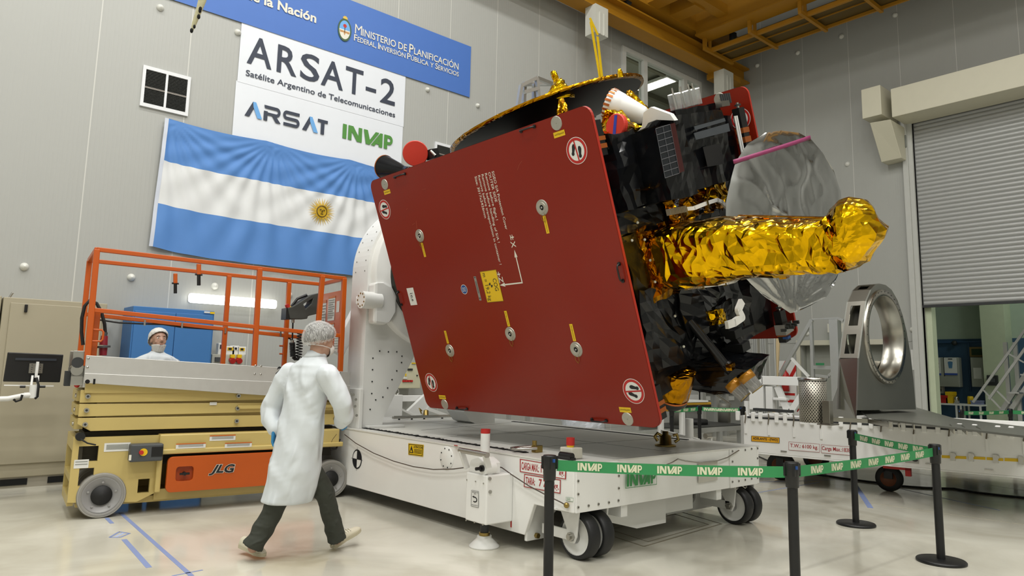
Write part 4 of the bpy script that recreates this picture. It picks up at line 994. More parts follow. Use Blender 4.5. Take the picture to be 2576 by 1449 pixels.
for yy in (4.9, 6.1): b.bb((DX+.05, yy, DZ), (DXR-.05, yy+.005, DZ+.001))
b.bb((5.35, DY+.05, DZ), (5.355, DYF-.1, DZ+.001)); b.build('deck_joint', deck)
b = MB().mat(black_m)
for x0 in (DX+.14, DXR-.2): b.bb((x0, 4.62, DZ), (x0+.05, 7.45, DZ+.006)); 
for k in range(36): b.box((DX+.14+.025+random.uniform(-.02,.02), 4.65+k*.077, DZ+.006), (.05, .025, .008))
b.each('brush_strip', deck)
# under frame with bogie plates
b = MB().mat(white2)
el = lambda cx, cz, rx, rz: [(cx+rx*math.cos(2*PI*i/20), cz+rz*math.sin(2*PI*i/20)) for i in range(20)]
for x0, dr in ((DX+.02, 1), (DXR-.02, -1)):
    X = lambda t: x0+dr*t
    pl = [(X(0),.08),(X(.75),.08),(X(.98),.2),(X(.98),.4),(X(0),.4)]
    b.prism(pl, .03, XZ(yc1+.02), holes=[el(X(.42), .22, .14, .085), el(X(.78), .25, .10, .075)])
b.bb((DX+.1, DY+.3, .36), (DXR-.1, DYF-.1, .42)); b.bb((4.9, DY+.2, .2),(5.8, DYF-.2,.37)); b.build('underframe', dol, bevel=.004)
b = MB().mat(brass)
for x in (4.12, 4.27, 4.42, 4.7): b.cyl((x, yc1-.01, .115), (x, yc1-.04, .115), .022, 6)
b.each('bolt', dol)
b = MB().mat(white2); b.prism([(DXR-2.7,.4),(5.35,.4),(5.35,.13),(4.95,.13)], .03, XZ(4.1)); 
for px in ((1570,1262,1300), (1808,1222,1257)):
    p = fy(px[0], px[1], -.02); q = fy(px[0], px[2], -.02); b.bb((p.x-.04, DY+.02, q.z), (p.x+.04, DY+.2, .4))
b.each('front_bracket', dol)
# corner plates with screws
def plate(px, scr):
    p = [fy(x, y, .012) for x, y in px]; x0, x1 = min(k.x for k in p), max(k.x for k in p)
    b = MB().mat(white); b.bb((x0, DY-.014, .385), (x1, DY, DZ-.01)); o = b.build('corner_plate', fr_, bevel=.003)
    b = MB().mat(steel)
    for x, y in scr: q = fy(x, y, .014); b.cyl(V((q.x, DY-.014, q.z)), V((q.x, DY-.02, q.z)), .011, 10); b.mat(dark).cyl(V((q.x, DY-.02, q.z)), V((q.x, DY-.021, q.z)), .005, 8); b.mat(steel)
    b.each('screw', o)
plate(((1450,1180),(1560,1250)), [(1454,1210),(1454,1243),(1454,1276),(1480,1272),(1505,1268),(1531,1264),(1555,1259),(1556,1228),(1556,1197)])
plate(((1836,1140),(1905,1210)), [(1842,1135),(1874,1132),(1890,1129),(1905,1128),(1842,1161),(1905,1153),(1842,1212),(1858,1210),(1874,1207),(1890,1204),(1905,1202)])
def fq(*px, o=.016): return [V((p.x, DY-o, p.z)) for p in (fy(px[i], px[i+1], o) for i in range(0, 8, 2))]
lg = mat('dolly_green', '35884a', .5)
Q = fq(1574,1190, 1652,1176, 1652,1219, 1573,1229)
b = MB().mat(lg); L = V((0,-.001,0))
polys(b, [[(0,0),(1,0),(1,.035),(0,.035)],[(0,.965),(1,.965),(1,1),(0,1)],[(0,0),(.012,0),(.012,1),(0,1)],[(.988,0),(1,0),(1,1),(.988,1)]], Q, lg)
polys(b, LOGO_I, [bil(Q,.04,.92), bil(Q,.965,.92), bil(Q,.965,.1), bil(Q,.04,.1)], lg, L); b.build('logo', fr_)
Q = fq(1757,1163, 1805,1157, 1805,1208, 1757,1215); b = MB().mat(mat('plate_pale', 'c4c1b6', .4)).quad(*Q); b.build('rating_plate', fr_)
b = MB().mat(steel); b.tube([fy(x, y, .03) for x, y in ((1672,1171),(1690,1164),(1705,1155),(1725,1160),(1760,1164),(1800,1161),(1830,1151),(1859,1133))], .006, 8); b.build('front_cable', dol)
def sq(*px, o=.004): return [V((DX-o, p.y, p.z)) for p in (sx(px[i], px[i+1], o) for i in range(0, 8, 2))]
SL_ = V((-.0015,0,0))
frame_ = lambda t, s: [[(0,0),(1,0),(1,t),(0,t)],[(0,1-t),(1,1-t),(1,1),(0,1)],[(0,0),(s,0),(s,1),(0,1)],[(1-s,0),(1,0),(1,1),(1-s,1)]]
side_o = [c for c in dol.children if c.name.startswith('side_beam')][0]
def sign(Q, parts, nm='load_sign', par=side_o, t=.06, s=.02, col=redtxt, bg=None, OFF=SL_):
    b = MB().mat(bg or white).quad(*Q); polys(b, frame_(t, s), Q, col, OFF)
    for s_, r, bo in parts: lettering(b, s_, [bil(Q, r[0], r[3]), bil(Q, r[2], r[3]), bil(Q, r[2], r[1]), bil(Q, r[0], r[1])], col, bo, lift=OFF)
    return b.build(nm, par)
sign(sq(1308,1154, 1425,1174, 1424,1206, 1308,1187), [('CARGA MAX.:', (.04,.2,.43,.8), .02), ('19', (.47,.2,.56,.8), .03), ('kg.', (.86,.1,.96,.7), .02)])
sign(sq(1319,1192, 1411,1207, 1410,1242, 1318,1225), [('TARA:', (.05,.25,.31,.8), .02), ('7 7', (.42,.25,.62,.8), .03), ('kg.', (.82,.1,.95,.75), .02)])
sign(sq(1424,1250, 1443,1253, 1442,1262, 1424,1259), [('GND', (.1,.25,.6,.75), .0)], 'ground_label', col=lg)
Q = sq(1027,1115, 1066,1119, 1064,1149, 1027,1144)
b = MB().mat(yellow).quad(*Q); polys(b, frame_(.05,.03), [bil(Q,.04,.95), bil(Q,.96,.95), bil(Q,.96,.05), bil(Q,.04,.05)], ink, SL_)
polys(b, [[(.08,.2),(.36,.2),(.22,.85)]], Q, ink, SL_); polys(b, [[(.15,.27),(.3,.27),(.21,.5)]], Q, yellow, SL_*2)
lettering(b, 'ATENCION', [bil(Q,.36,.85), bil(Q,.93,.85), bil(Q,.93,.65), bil(Q,.36,.65)], ink, .02, lift=SL_)
polys(b, [[(.4,y),(.9,y),(.9,y+.04),(.4,y+.04)] for y in (.52,.42,.32,.22)], Q, ink, SL_); b.build('warning_label', side_o)
# quarter target
c_ = sx(898,1155,.004); M = frame(V((DX-.004, c_.y, c_.z)), V((0,-1,0)), V((0,0,1)), V((-1,0,0)))
b = MB(M).mat(ink); r = .105; b.poly(disc_pts(r, 32)); b.mat(white)
b.poly(disc_pts(r*.86, 32), tr((0,0,.001))); b.mat(ink)
for a in (0, PI): b.poly([(0,0)]+arc(0,0,r*.9,r*.9,a+PI/2*1-PI/2,a+PI/2,8), tr((0,0,.002)))
b.bb((-r*1.2,-.002,.002),(r*1.2,.002,.0025)); b.bb((-.002,-r*1.2,.002),(.002,r*1.2,.0025)); b.build('target_mark', side_o)
# round cover
c_ = sx(1123,1152,.004); b = MB(frame(V((DX, c_.y, c_.z)), V((0,-1,0)), V((0,0,1)), V((-1,0,0)))).mat(white)
b.lathe([(0,.006),(.105,.006),(.108,.004),(.108,0)], None, 32); b.mat(dark)
for k in range(8): b.cyl((.088*math.cos(k*PI/4+.3), .088*math.sin(k*PI/4+.3), .005), (.088*math.cos(k*PI/4+.3), .088*math.sin(k*PI/4+.3), .009), .007, 8)
b.build('round_cover', side_o)
b = MB().mat(mat('cable_dark', '4b4038', .5)); b.tube([sx(x, y, .03) for x, y in ((867,1093),(895,1115),(940,1140),(990,1160),(1040,1174),(1090,1181),(1140,1180),(1178,1175),(1235,1172),(1262,1176),(1290,1196),(1330,1222),(1375,1246),(1412,1264),(1424,1271)) ], .005, 8); b.mat(brass); b.sphere(sx(1425,1271,.02), .022, 10, 6); b.build('ground_cable', dol)
b = MB().mat(red); q = sq(1284,1300, 1287,1301, 1287,1327, 1284,1326); b.quad(*q); q = [onZ(x, y, DZ+.001) for x, y in ((1142,1119),(1151,1120),(1151,1122),(1142,1121))]; b.quad(*q); b.build('red_tick', side_o)
# casters
tyre = mat('caster_tyre', '17181a', .5)
def caster(x, y, r=.178, sg=-1):
    """double caster, axle along x, outer face towards x*sg"""
    t = []
    for dx in (0, .16):
        xx = x-sg*dx
        M = frame(V((xx, y, r)), V((0,-1,0)) if sg < 0 else V((0,1,0)), V((0,0,1)), V((sg,0,0)))
        b = MB(M).mat(tyre); b.lathe([(r*.80,-.115),(r*.94,-.115),(r,-.1),(r,-.015),(r*.94,0),(r*.82,.002),(r*.8,-.01)], None, 40); w = b.build('caster_wheel', dol)
        b = MB(M).mat(white2); b.lathe([(0,-.02),(r*.3,-.02),(r*.32,.0),(r*.62,-.03),(r*.76,-.012),(r*.82,0),(r*.8,-.115),(0,-.115)], None, 32); b.build('wheel_disc', w)
    b = MB().mat(white2); o = x+sg*.022
    pr = [(y-.075,.41),(y-.045,r),(y-.02,r-.05),(y+.02,r-.05),(y+.045,r-.02),(y+.06,r+.05),(y+.16,.41)]
    b.prism(pr, .02, YZ(o-.01)); b.prism(pr, .02, YZ(o-sg*.33-.01)); b.bb((min(o,o-sg*.33), y-.08, .37), (max(o,o-sg*.33), y+.17, .41))
    b.bb((min(o-.01,o+.01), y, r-.035), (max(o-.01,o+.01), y+.34, r+.045)); f = b.build('caster_fork', dol, bevel=.005)
    b = MB().mat(steel); b.cyl((o+sg*.01, y, r), (o+sg*.04, y, r), .035, 6); b.cyl((o+sg*.04, y, r), (o+sg*.055, y, r), .02, 12); b.build('axle_nut', f)
wl = onZ(1457,1412)
caster(wl.x, wl.y+.05)
wr_ = onZ(1846,1320); caster(wr_.x, wr_.y+.02)
caster(4.2, 8.5); caster(6.2, 8.5)
b = MB().mat(steel); b.cyl((wl.x-.01,wl.y+.35,.15),(wl.x-.01,wl.y+.1,.15),.012,8)
for px in ((1870,1225),(1848,1228)): 
    p = fy(px[0], px[1], 0); b.tube([V((p.x,DY+.02,.385)), V((p.x+.03,DY,.36)), V((p.x+.06,DY,.37)), V((p.x+.05,DY+.02,.385))], .006, 6)
b.each('locking_pin', dol)
# jack box with hand wheel
jk = onX(1170,1300,3.72); jr = onX(1222,1320,3.72); jy1, jy0 = jk.y, jr.y
zj0 = onX(1200,1316,3.72).z; zj1 = onX(1190,1190,3.72).z
b = MB().mat(white); b.bb((3.72, jy0, zj0), (DX, jy1, zj1)); jb = b.build('jack_box', dol, bevel=.01)
b = MB().mat(white); b.prism([(jy0+.05, zj1), (jy1-.0, zj1), (jy1-.03, zj1+.1), (jy0+.14, zj1+.13), (jy0+.05,zj1+.09)], .16, YZ(3.74)); b.cyl((3.73, jy0+.07, zj1+.05), (3.84, jy0+.07, zj1+.05), .055, 20); b.mat(black); b.cyl((3.66, jy0+.07, zj1+.05), (3.74, jy0+.07, zj1+.05), .014, 10); b.cyl((3.71, jy0+.07, zj1+.05), (3.74, jy0+.07, zj1+.05), .026, 12); b.build('gearbox', jb, bevel=.006)
hp = [onX(x, y, 3.68) for x, y in ((1160,1133),(1221,1144))]
b = MB().mat(white2)
for p, q in ((hp[0], onX(1175,1178,3.74)), (hp[1], onX(1231,1185,3.78)), (onX(1231,1185,3.78), onX(1230,1230,3.80))): b.beam(p, q, .025, .05, up=(1,0,0))
b.each('handle_bracket', jb, bevel=.004)
b = MB().mat(steel); b.cyl(hp[0]+V((-.0,.02,0)), hp[1]+V((0,-.03,0)), .022, 16); b.build('handle_bar', jb)
pc = onX(1219,1180,3.84); pz = onX(1219,1079,3.84).z
b = MB().mat(white2); b.cyl((3.84, pc.y, zj1), (3.84, pc.y, pz-.035), .04, 20); b.lathe([(.04,0),(.075,0),(.075,.02),(.04,.02)], tr((3.84,pc.y,zj1))); b.mat(red); b.cyl((3.84, pc.y, pz-.035), (3.84, pc.y, pz), .0405, 20); b.build('jack_tube', jb)
f = onZ(1213,1376); fz = zj0
b = MB().mat(dark); b.cyl((f.x+.02,f.y,.09),(f.x+.02,f.y,zj0),.035,14); b.mat(brass); b.cyl((f.x+.02,f.y,.08),(f.x+.02,f.y,.115),.045,16); b.mat(white2); b.lathe([(0,0),(.125,0),(.125,.012),(.06,.075),(.06,.09),(0,.09)], tr((f.x+.02,f.y,0)), 28); b.build('jack_foot', jb)
Q = [V((3.716, p.y, p.z)) for p in (onX(x, y, 3.716) for x, y in ((1186,1233),(1204,1236),(1204,1277),(1185,1273)))]
b = MB().mat(paper).quad(*Q); polys(b, frame_(.015,.03), Q, ink, SL_)
lettering(b, 'SENTIDO DE', [bil(Q,.12,.94), bil(Q,.9,.94), bil(Q,.9,.87), bil(Q,.12,.87)], ink, .01, lift=SL_); lettering(b, 'GIRO', [bil(Q,.35,.84), bil(Q,.65,.84), bil(Q,.65,.78), bil(Q,.35,.78)], ink, .01, lift=SL_); lettering(b, 'BAJA APOYO', [bil(Q,.1,.13), bil(Q,.9,.13), bil(Q,.9,.06), bil(Q,.1,.06)], ink, .01, lift=SL_)
polys(b, [band(.5,.45,.32,.18,.2,.11,-PI*.75,PI*.6,14), [(.12,.62),(.42,.68),(.4,.54)]], Q, ink, SL_); b.build('instruction_label', jb)
b = MB().mat(steel)
for x, y in ((1231,1204),(1232,1237)): p = onY(x, y, jy0); b.cyl(V((p.x,jy0,p.z)), V((p.x,jy0-.012,p.z)), .014, 12)
p = onX(1166,1245,3.85); b.cyl((3.85,jy1,p.z),(3.85,jy1+.05,p.z),.025,14)
for x, y in ((1175,1207),(1197,1211),(1217,1216),(1173,1309),(1194,1314),(1215,1320)): p = onX(x, y, 3.72); b.cyl((3.722,p.y,p.z),(3.714,p.y,p.z),.006,8)
b.each('bolt', jb)
# plain second jack on the far side
b = MB().mat(white2); p = onZ(1735,1297); b.cyl((p.x-.1,p.y+.5,.08),(p.x-.1,p.y+.5,.4),.03,12); b.lathe([(0,0),(.125,0),(.125,.012),(.06,.075),(0,.09)], tr((p.x-.1,p.y+.5,0)), 24); b.build('jack_foot', dol)
b = MB().mat(white2); p = onZ(1734,1108,DZ); b.cyl((DXR+.12, onX(1734,1080,DXR+.12).y, .3), (DXR+.12, onX(1734,1080,DXR+.12).y, onX(1734,1053,DXR+.12).z), .045, 18); yv=onX(1734,1080,DXR+.12).y; b.bb((DXR, yv-.12, .3), (DXR+.2, yv+.12, .6)); b.build('far_jack', dol, bevel=.005)
b = MB().mat(white2); b.beam(V((DXR+.15,yv-.1,.72)), V((DXR+.15,yv+.4,.78)), .04); b.beam(V((DXR+.3,yv-.15,.60)), V((DXR+.3,yv-.15,.78)), .03); b.mat(steel); b.cyl((DXR+.2,yv-.15,.77),(DXR+.3,yv-.15,.77),.03,12); b.build('far_handle', dol)
# hardware lying on the deck
def on_deck(x, y): return onZ(x, y, DZ)
p = on_deck(1332,1138); t = thing('lashing_ring', 'brass coloured hinged lashing ring on the dolly deck beside the red button', 'ring', p)
b = MB().mat(brass); b.bb((p.x+.02,p.y-.06,DZ), (p.x+.1,p.y-.0,DZ+.06)); b.cyl((p.x+.03,p.y-.03,DZ+.06),(p.x+.03,p.y-.03,DZ+.1),.022,6); b.build('base', t, bevel=.005)
b = MB().mat(steel); pts = [p+V((.02,-.07,.04)), p+V((-.09,-.02,.035)), p+V((-.13,.04,.03)), p+V((-.12,.1,.03)), p+V((-.04,.08,.035)), p+V((.07,.0,.045))]; b.tube(pts, .014, 10); b.build('ring_loop', t)
p = on_deck(1674,1122); t = thing('lashing_ring', 'upright brass lashing ring fitting on the dolly deck below the red panel corner', 'ring', p)
b = MB().mat(brass); b.lathe([(0,0),(.1,0),(.1,.015),(.06,.02),(.055,.1),(.03,.11),(.03,.14),(0,.14)], tr(p), 20); b.build('base', t)
b = MB().mat(brass); b.tube([p+V((-.08,.03,.05)), p+V((-.1,.05,.09)), p+V((-.07,.04,.12)), p+V((-.04,.02,.1))], .016, 8); b.tube([p+V((.07,-.04,.1)), p+V((.1,-.06,.11)), p+V((.11,-.07,.06)), p+V((.08,-.05,.04))], .016, 8); b.build('ring_loop', t)
p = onZ(1070,1045,DZ); p = V((4.95,6.9,DZ)); p = onZ(1071,1050,DZ); t = thing('lashing_ring', 'brass lashing ring on the far deck behind the chrome bar', 'ring', p)
b = MB().mat(brass); b.lathe([(0,0),(.09,0),(.09,.02),(.04,.03),(.035,.1),(0,.11)], tr(p), 16); b.build('base', t)
b = MB().mat(brass); b.tube([p+V((-.06,.02,.05)), p+V((-.09,.04,.13)), p+V((-.05,.03,.09))], .01, 8); b.build('ring_loop', t)
p = on_deck(1428,1154); t = thing('emergency_switch', 'red push button switch on a small grey box on the dolly deck corner', 'switch', p)
b = MB().mat(off_white); b.bb((p.x-.03,p.y-.08,DZ+.005),(p.x+.09,p.y+.06,DZ+.09)); b.build('box', t, bevel=.008)
b = MB().mat(black); b.cyl((p.x-.05,p.y+.03,DZ+.03),(p.x-.05,p.y-.1,DZ+.03),.028,12); b.bb((p.x-.07,p.y-.11,DZ),(p.x-.02,p.y+.06,DZ+.02)); b.build('connector', t)
b = MB().mat(yellow); b.cyl((p.x+.03,p.y,DZ+.09),(p.x+.03,p.y,DZ+.105),.03,14); b.mat(red); b.cyl((p.x+.03,p.y,DZ+.105),(p.x+.03,p.y,DZ+.165),.034,16); b.build('button', t)
a, c = onZ(988,1051,DZ+.03), onZ(1142,1047,DZ+.03)
b = MB().mat(steel); b.beam(a, c, .05, .03); b.beam(a.lerp(c,.02)+V((0,0,.018)), c+V((0,0,.018)), .02, .012); b.mat(dark)
for k in (.1,.3,.5,.8): q = a.lerp(c, k); b.cyl(q+V((0,0,-.028)), q+V((0,0,-.01)), .015, 8)
tag(b.build('chrome_bar', bevel=.004), 'long chrome bar lying on the dolly deck at the stand foot', 'bar')
# ================================================================== TILTING STAND (yoke)
YF, YB2 = 7.4, 7.78
cX, cZ, R_ = 5.08, 2.57, .96
def yk(x, y): p = onY(x, y, YF); return (p.x, p.z)
st = thing('tilting_stand', 'white arched tilting stand at the far end of the dolly, holding the satellite', 'stand', V((cX, 7.6, DZ)))
xl_ = 4.12; i0, i1 = yk(1050,880), yk(962,1056); f0, f1 = yk(1168,1038)[0], yk(1250,1060)[0]
outl = [(xl_,DZ),(i1[0],DZ),(i1[0]+.01,i1[1]+.02),(i0[0],i0[1]),(f0-.08,i0[1]),(f0-.03,1.1),(f0,.9),(f0+.1,DZ+.03),(f0+.18,DZ),(6.1,DZ),(6.04,2.57)]+arc(cX,cZ,R_,R_,0,PI,48)[1:]
b = MB().mat(white2); b.prism(outl, YB2-YF, XZ(YB2)); b.build('frame_plate', st, bevel=.012)
fp = [c for c in st.children][0]
b = MB().mat(white2); p0_, p1_ = onY(871,976,7.7), onY(935,1070,7.7); b.bb((p0_.x, 7.37, DZ), (xl_+.0, 7.8, p0_.z)); fb_ = b.build('foot_plate', st, bevel=.006)
b = MB().mat(white2); b.bb((xl_+.05, 7.3, DZ), (i1[0]+.25, 7.4, DZ+.03)); b.build('foot_flange', st, bevel=.006)
b = MB().mat(mat('hole_grey', '8b8a83', .6))
for x, y in ((883,991),(889,993),(895,1005),(878,1020),(893,1022),(897,1045),(882,1050),(876,995)):
    p = onY(x, y, 7.37)
    if p.x < xl_: b.cyl((p.x,7.371,p.z),(p.x,7.367,p.z),.016,12)
b.each('hole', fb_)
b = MB().mat(dark)
for x, y in ((955,883),(977,885),(998,885),(1011,896),(1010,912),(998,933),(986,955),(975,976),(963,999),(945,1006),(935,990),(936,960),(937,930),(938,901),(1005,790),(931,1030),(965,678),(976,735)):
    p = onY(x, y, YF-.002)
    if p.x > xl_+.03: b.cyl((p.x,YF-.001,p.z),(p.x,YF-.006,p.z),.009,8)
b.each('screw', fp)
b = MB().mat(mat('rim_screw', '6c6b66', .6))
for k in range(14):
    a = PI*.45+PI*.55*k/13
    for yy in (YF+.08, YB2-.08): p = V((cX+R_*math.cos(a), yy, cZ+R_*math.sin(a))); q = V((cX+(R_+.004)*math.cos(a), yy, cZ+(R_+.004)*math.sin(a))); b.cyl(p, q, .008, 8)
b.each('rim_screw', fp)
# hinge bracket, pin and strut
hb = onY(962, 770, 7.38)
b = MB().mat(white2)
pr = [(onY(x, y, 7.38).x, onY(x, y, 7.38).z) for x, y in ((928,713),(955,712),(972,722),(984,745),(983,785),(968,810),(952,818),(926,814))]
b.prism(pr, .16, XZ(YF)); b.build('hinge_bracket', st, bevel=.03)
b = MB().mat(white2); q = onY(945, 757, 7.3); q2 = onY(908, 757, 7.3); q2.z = q.z; b.cyl(q2, q+V((.05,0,0)), .1, 28)
b.mat(brass)
for k in range(9): a = 2*PI*k/9; b.cyl(q2+V((-.005,.075*math.cos(a),.075*math.sin(a))), q2+V((.005,.075*math.cos(a),.075*math.sin(a))), .01, 8)
b.build('hinge_pin', st)
b = MB().mat(white2); s0 = onY(905,775,8.55); s1 = onY(846,890,8.55); b.beam(s0+(s0-s1)*.15, s1, .17, .1, up=(0,-1,0)); b.beam(q2+V((.04,.1,0)), V((s0.x+.12,8.55,s0.z)), .09); b.build('strut', st, bevel=.01)
# bearing ring and adapter towards the satellite
RY = frame(V((5.03,0,2.57)), V((1,0,0)), V((0,0,1)), V((0,-1,0)))
b = MB(RY).mat(white2); b.lathe([(0,-7.28),(.86,-7.28),(.88,-7.3),(.88,-7.4)], None, 64); b.build('bearing_disc', st)
b = MB(RY).mat(mat('adapter_dark', '34352f', .4, .6)); b.lathe([(0,-6.66),(.60,-6.66),(.62,-6.68),(.62,-7.15),(.68,-7.17),(.68,-7.28)], None, 64); b.build('adapter_ring', st)
# ================================================================== SATELLITE
SO = V((3.93234, 4.85402, 2.18106))
SU, SN, SV = V((.0148,-.9999,.0016)), V((.9415,.0145,.3366)), V((-.3366,-.0034,.9416))
SM = frame(SO, SU, SN, SV); SMI = SM.inverted()
def ln(x, y, n=0.): return SMI @ on_plane(x, y, SO+SN*n, SN)       # pixel -> local point on plane depth n
def lu(x, y, u): return SMI @ on_plane(x, y, SO+SU*u, SU)
def lv(x, y, v): return SMI @ on_plane(x, y, SO+SV*v, SV)
sat = thing('satellite', 'boxy satellite with red protection covers, black dish and gold boom, tilted above the dolly', 'satellite', M=SM)
def S(m): return MB(SM).mat(m)
cred = mat('cover_red', '801e0d', .28, var=.05, scale=1.2, spec=.32, bump=.02, bscale=3)
edge_red = mat('cover_edge', 'a82a1b', .4)
mli = foil('black_blanket', '0e0f12', .17, 3., .35, .05, metal=.1, var=.3)
mli2 = foil('black_kapton', '0a0b0e', .14, 3.2, .3, .04, metal=.1, var=.3)
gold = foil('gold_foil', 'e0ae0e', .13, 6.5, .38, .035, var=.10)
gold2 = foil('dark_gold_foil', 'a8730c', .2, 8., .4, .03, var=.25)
W2, H2, DD = 1.5085, 1.213, 2.2976
def rrect(w, h, r, cx=0, cy=0, n=6):
    o = []
    for x, y, a in ((w-r, -h+r, -PI/2), (w-r, h-r, 0), (-w+r, h-r, PI/2), (-w+r, -h+r, PI)): o += [(p[0]+cx, p[1]+cy) for p in arc(x, y, r, r, a, a+PI/2, n)]
    return o
FR = frame(V((0,0,0)), V((1,0,0)), V((0,0,1)), V((0,-1,0)))       # outline in (u,v), extruded towards the viewer
def cover(n0, lab):
    b = S(cred); b.prism(rrect(W2, H2, .085), .03, tr((0,n0+.03,0)) @ FR)
    b.mat(edge_red); o_ = rrect(W2+.002, H2+.002, .085); k = len(o_)
    vs = [V((p[0], n0+.002, p[1])) for p in o_]+[V((p[0], n0+.028, p[1])) for p in o_]
    b.add(vs, [(i, (i+1) % k, (i+1) % k+k, i+k) for i in range(k)])
    c = b.build('protection_cover', sat); c['label'] = lab
    return c
cov = cover(0, 'large red cover on the near side')
def sf(u, v, d=.0015): return V((u, -d, v))
def fitting(u, v, hole_=True, r=.075, n=0., sg=-1):
    M = frame(V((u, n, v)), V((1,0,0)), V((0,0,1)) , V((0,-1,0)))
    b = MB(SM @ M).mat(mat('fitting_alloy', 'b0aea4', .4, .6, var=.15, scale=30))
    if hole_: b.lathe([(r*.32,.004),(r*.36,.010),(r*.66,.012),(r*.7,.006),(r*.96,.006),(r,0)], None, 28, False); b.mat(hole); b.lathe([(0,.002),(r*.34,.004)], None, 20); b.mat(steel); b.lathe([(0,.012),(r*.12,.012),(r*.12,.002)], None, 10)
    else: b.lathe([(0,.012),(r*.08,.012),(r*.08,.006),(r*.95,.006),(r,0)], None, 28, False)
    return b
for x, y in ((1400,310),(968,464),(1119,1017),(1579,1054)):
    p = ln(x, y); fitting(p.x, p.z, False, .054).build('grounding_disc', cov)
for x, y in ((1364,522),(1056,593),(1132,882),(1284,840),(1450,879)):
    p = ln(x, y); fitting(p.x, p.z, True, .064).build('access_fitting', cov)
lw_ = mat('lockwire', 'a0822e', .4, .8)
for x, y in ((1364,522),(1056,593),(1132,882),(1284,840),(1450,879)):
    p = ln(x, y); b = S(lw_); b.tube([sf(p.x-.022,p.z-.05,.01), sf(p.x-.026,p.z-.09,.008), sf(p.x-.008,p.z-.115,.006), sf(p.x+.012,p.z-.09,.008), sf(p.x+.016,p.z-.05,.01)], .0018, 5); b.build('lock_wire', cov)
def qd(u, v, w, h): return (sf(u-w/2, v+h/2), sf(u+w/2, v+h/2), sf(u+w/2, v-h/2), sf(u-w/2, v-h/2))
LO = V((0,-.0012,0))
for i, (x, y) in enumerate(((1407,337),(974,483),(1113,999),(1573,1031))):
    p = ln(x, y); Q = qd(p.x, p.z, .115, .042); b = S(yellow).quad(*Q)
    Q2 = Q if i > 1 else (Q[2], Q[3], Q[0], Q[1])
    lettering(b, 'grounding point', [bil(Q2,.08,.72), bil(Q2,.92,.72), bil(Q2,.92,.3), bil(Q2,.08,.3)], mat('label_ink', '5d4c10', .6), .0, lift=LO); b.build('yellow_label', cov)
for (x0,y0,x1,y1) in ((1368,543,1380,587),(1060,611,1071,646),(1118,832,1129,864),(1270,782,1282,821),(1435,815,1447,858)):
    a, c = ln(x0, y0), ln(x1, y1); u = (a.x+c.x)/2; Q = (sf(u+.017,a.z), sf(u+.017,c.z), sf(u-.017,c.z), sf(u-.017,a.z)); b = S(yellow).quad(*Q)
    lettering(b, 'after flight closing item', [bil(Q,.08,.7), bil(Q,.92,.7), bil(Q,.92,.3), bil(Q,.08,.3)], mat('label_ink', '5d4c10', .6), .0, lift=LO); b.build('yellow_label', cov)
foot = [(.0,-.55),(.13,-.52),(.2,-.38),(.15,-.2),(.2,.05),(.24,.25),(.18,.45),(.02,.55),(-.12,.48),(-.17,.28),(-.14,.05),(-.12,-.2),(-.17,-.38),(-.1,-.52)]
def stop_sign(u, v, ang, n=-.0015, sg=1, par=cov, r=.1):
    M = frame(V((u, n, v)), V((sg,0,0)), V((0,0,1)), V((0,-sg,0))) @ Matrix.Rotation(ang, 4, 'Z')
    b = MB(SM @ M).mat(paper); b.poly(disc_pts(r, 40)); b.mat(red); b.poly(disc_pts(r*.95, 40), tr((0,0,.0008))); b.mat(paper); b.poly(disc_pts(r*.74, 40), tr((0,0,.0016)))
    b.mat(ink)
    for dx, dy, a in ((-.3,.12,-.35),(.28,-.14,-.12)):
        b.poly([(r*.8*(p[0]*math.cos(a)-p[1]*math.sin(a))+r*dx, r*.8*(p[0]*math.sin(a)+p[1]*math.cos(a))+r*dy) for p in foot], tr((0,0,.0024)))
    b.mat(red); b.poly([(-r*.06-.02*r*3,r*.78),(r*.06-.02*r*3,r*.78),(r*.06+.06*r,-r*.78),(-r*.06+.06*r,-r*.78)], tr((0,0,.0032)))
    return b.build('no_step_sign', par, normals=False)
for (x, y), a in zip(((1451,379),(968,527),(1085,962),(1594,984)), (0, PI/2, 0, PI/2)):
    p = ln(x, y); stop_sign(p.x, p.z, a)
wtx = ink_white
lines = ['SGEO S/A Protection Cover', 'OUTER SIDE', 'Remove before flight !', 'Remove before handling of S/A !', 'Remove before transportation in container !', 'Size: 3017x2426mm']
ends = (.456,.70,.55,.36,.171,.59)
b = S(wtx)
for i, (s, e) in enumerate(zip(lines, ends)):
    u = .345-.0455*i; hgt = .030*(1.25 if 'j' in s or 'g' in s else 1); low = -.008 if 'g' in s or 'p' in s else 0
    lettering(b, s, (sf(u+.03,.955), sf(u+.03,e), sf(u+low,e), sf(u+low,.955)), wtx, .006)
b.build('white_lettering', cov); b = S(wtx)
def line_t(s, u, v0, v1, h): lettering(b, s, (sf(u+h,v0), sf(u+h,v1), sf(u,v1), sf(u,v0)), wtx, .01)
p1, p2 = ln(1288,597), ln(1291,615)
line_t('±', p1.x-.02, p1.z+.022, p1.z-.022, .045); line_t('X', p2.x-.025, p2.z+.028, p2.z-.028, .055)
p1, p2 = ln(1254,690), ln(1260,704)
line_t('±', p1.x-.02, p1.z+.022, p1.z-.022, .045); line_t('Z', p2.x-.025, p2.z+.028, p2.z-.028, .055)
c_, x_, z_ = ln(1314,711), ln(1295,628), ln(1257,716)
b.build('axis_letters', cov); b = S(wtx)
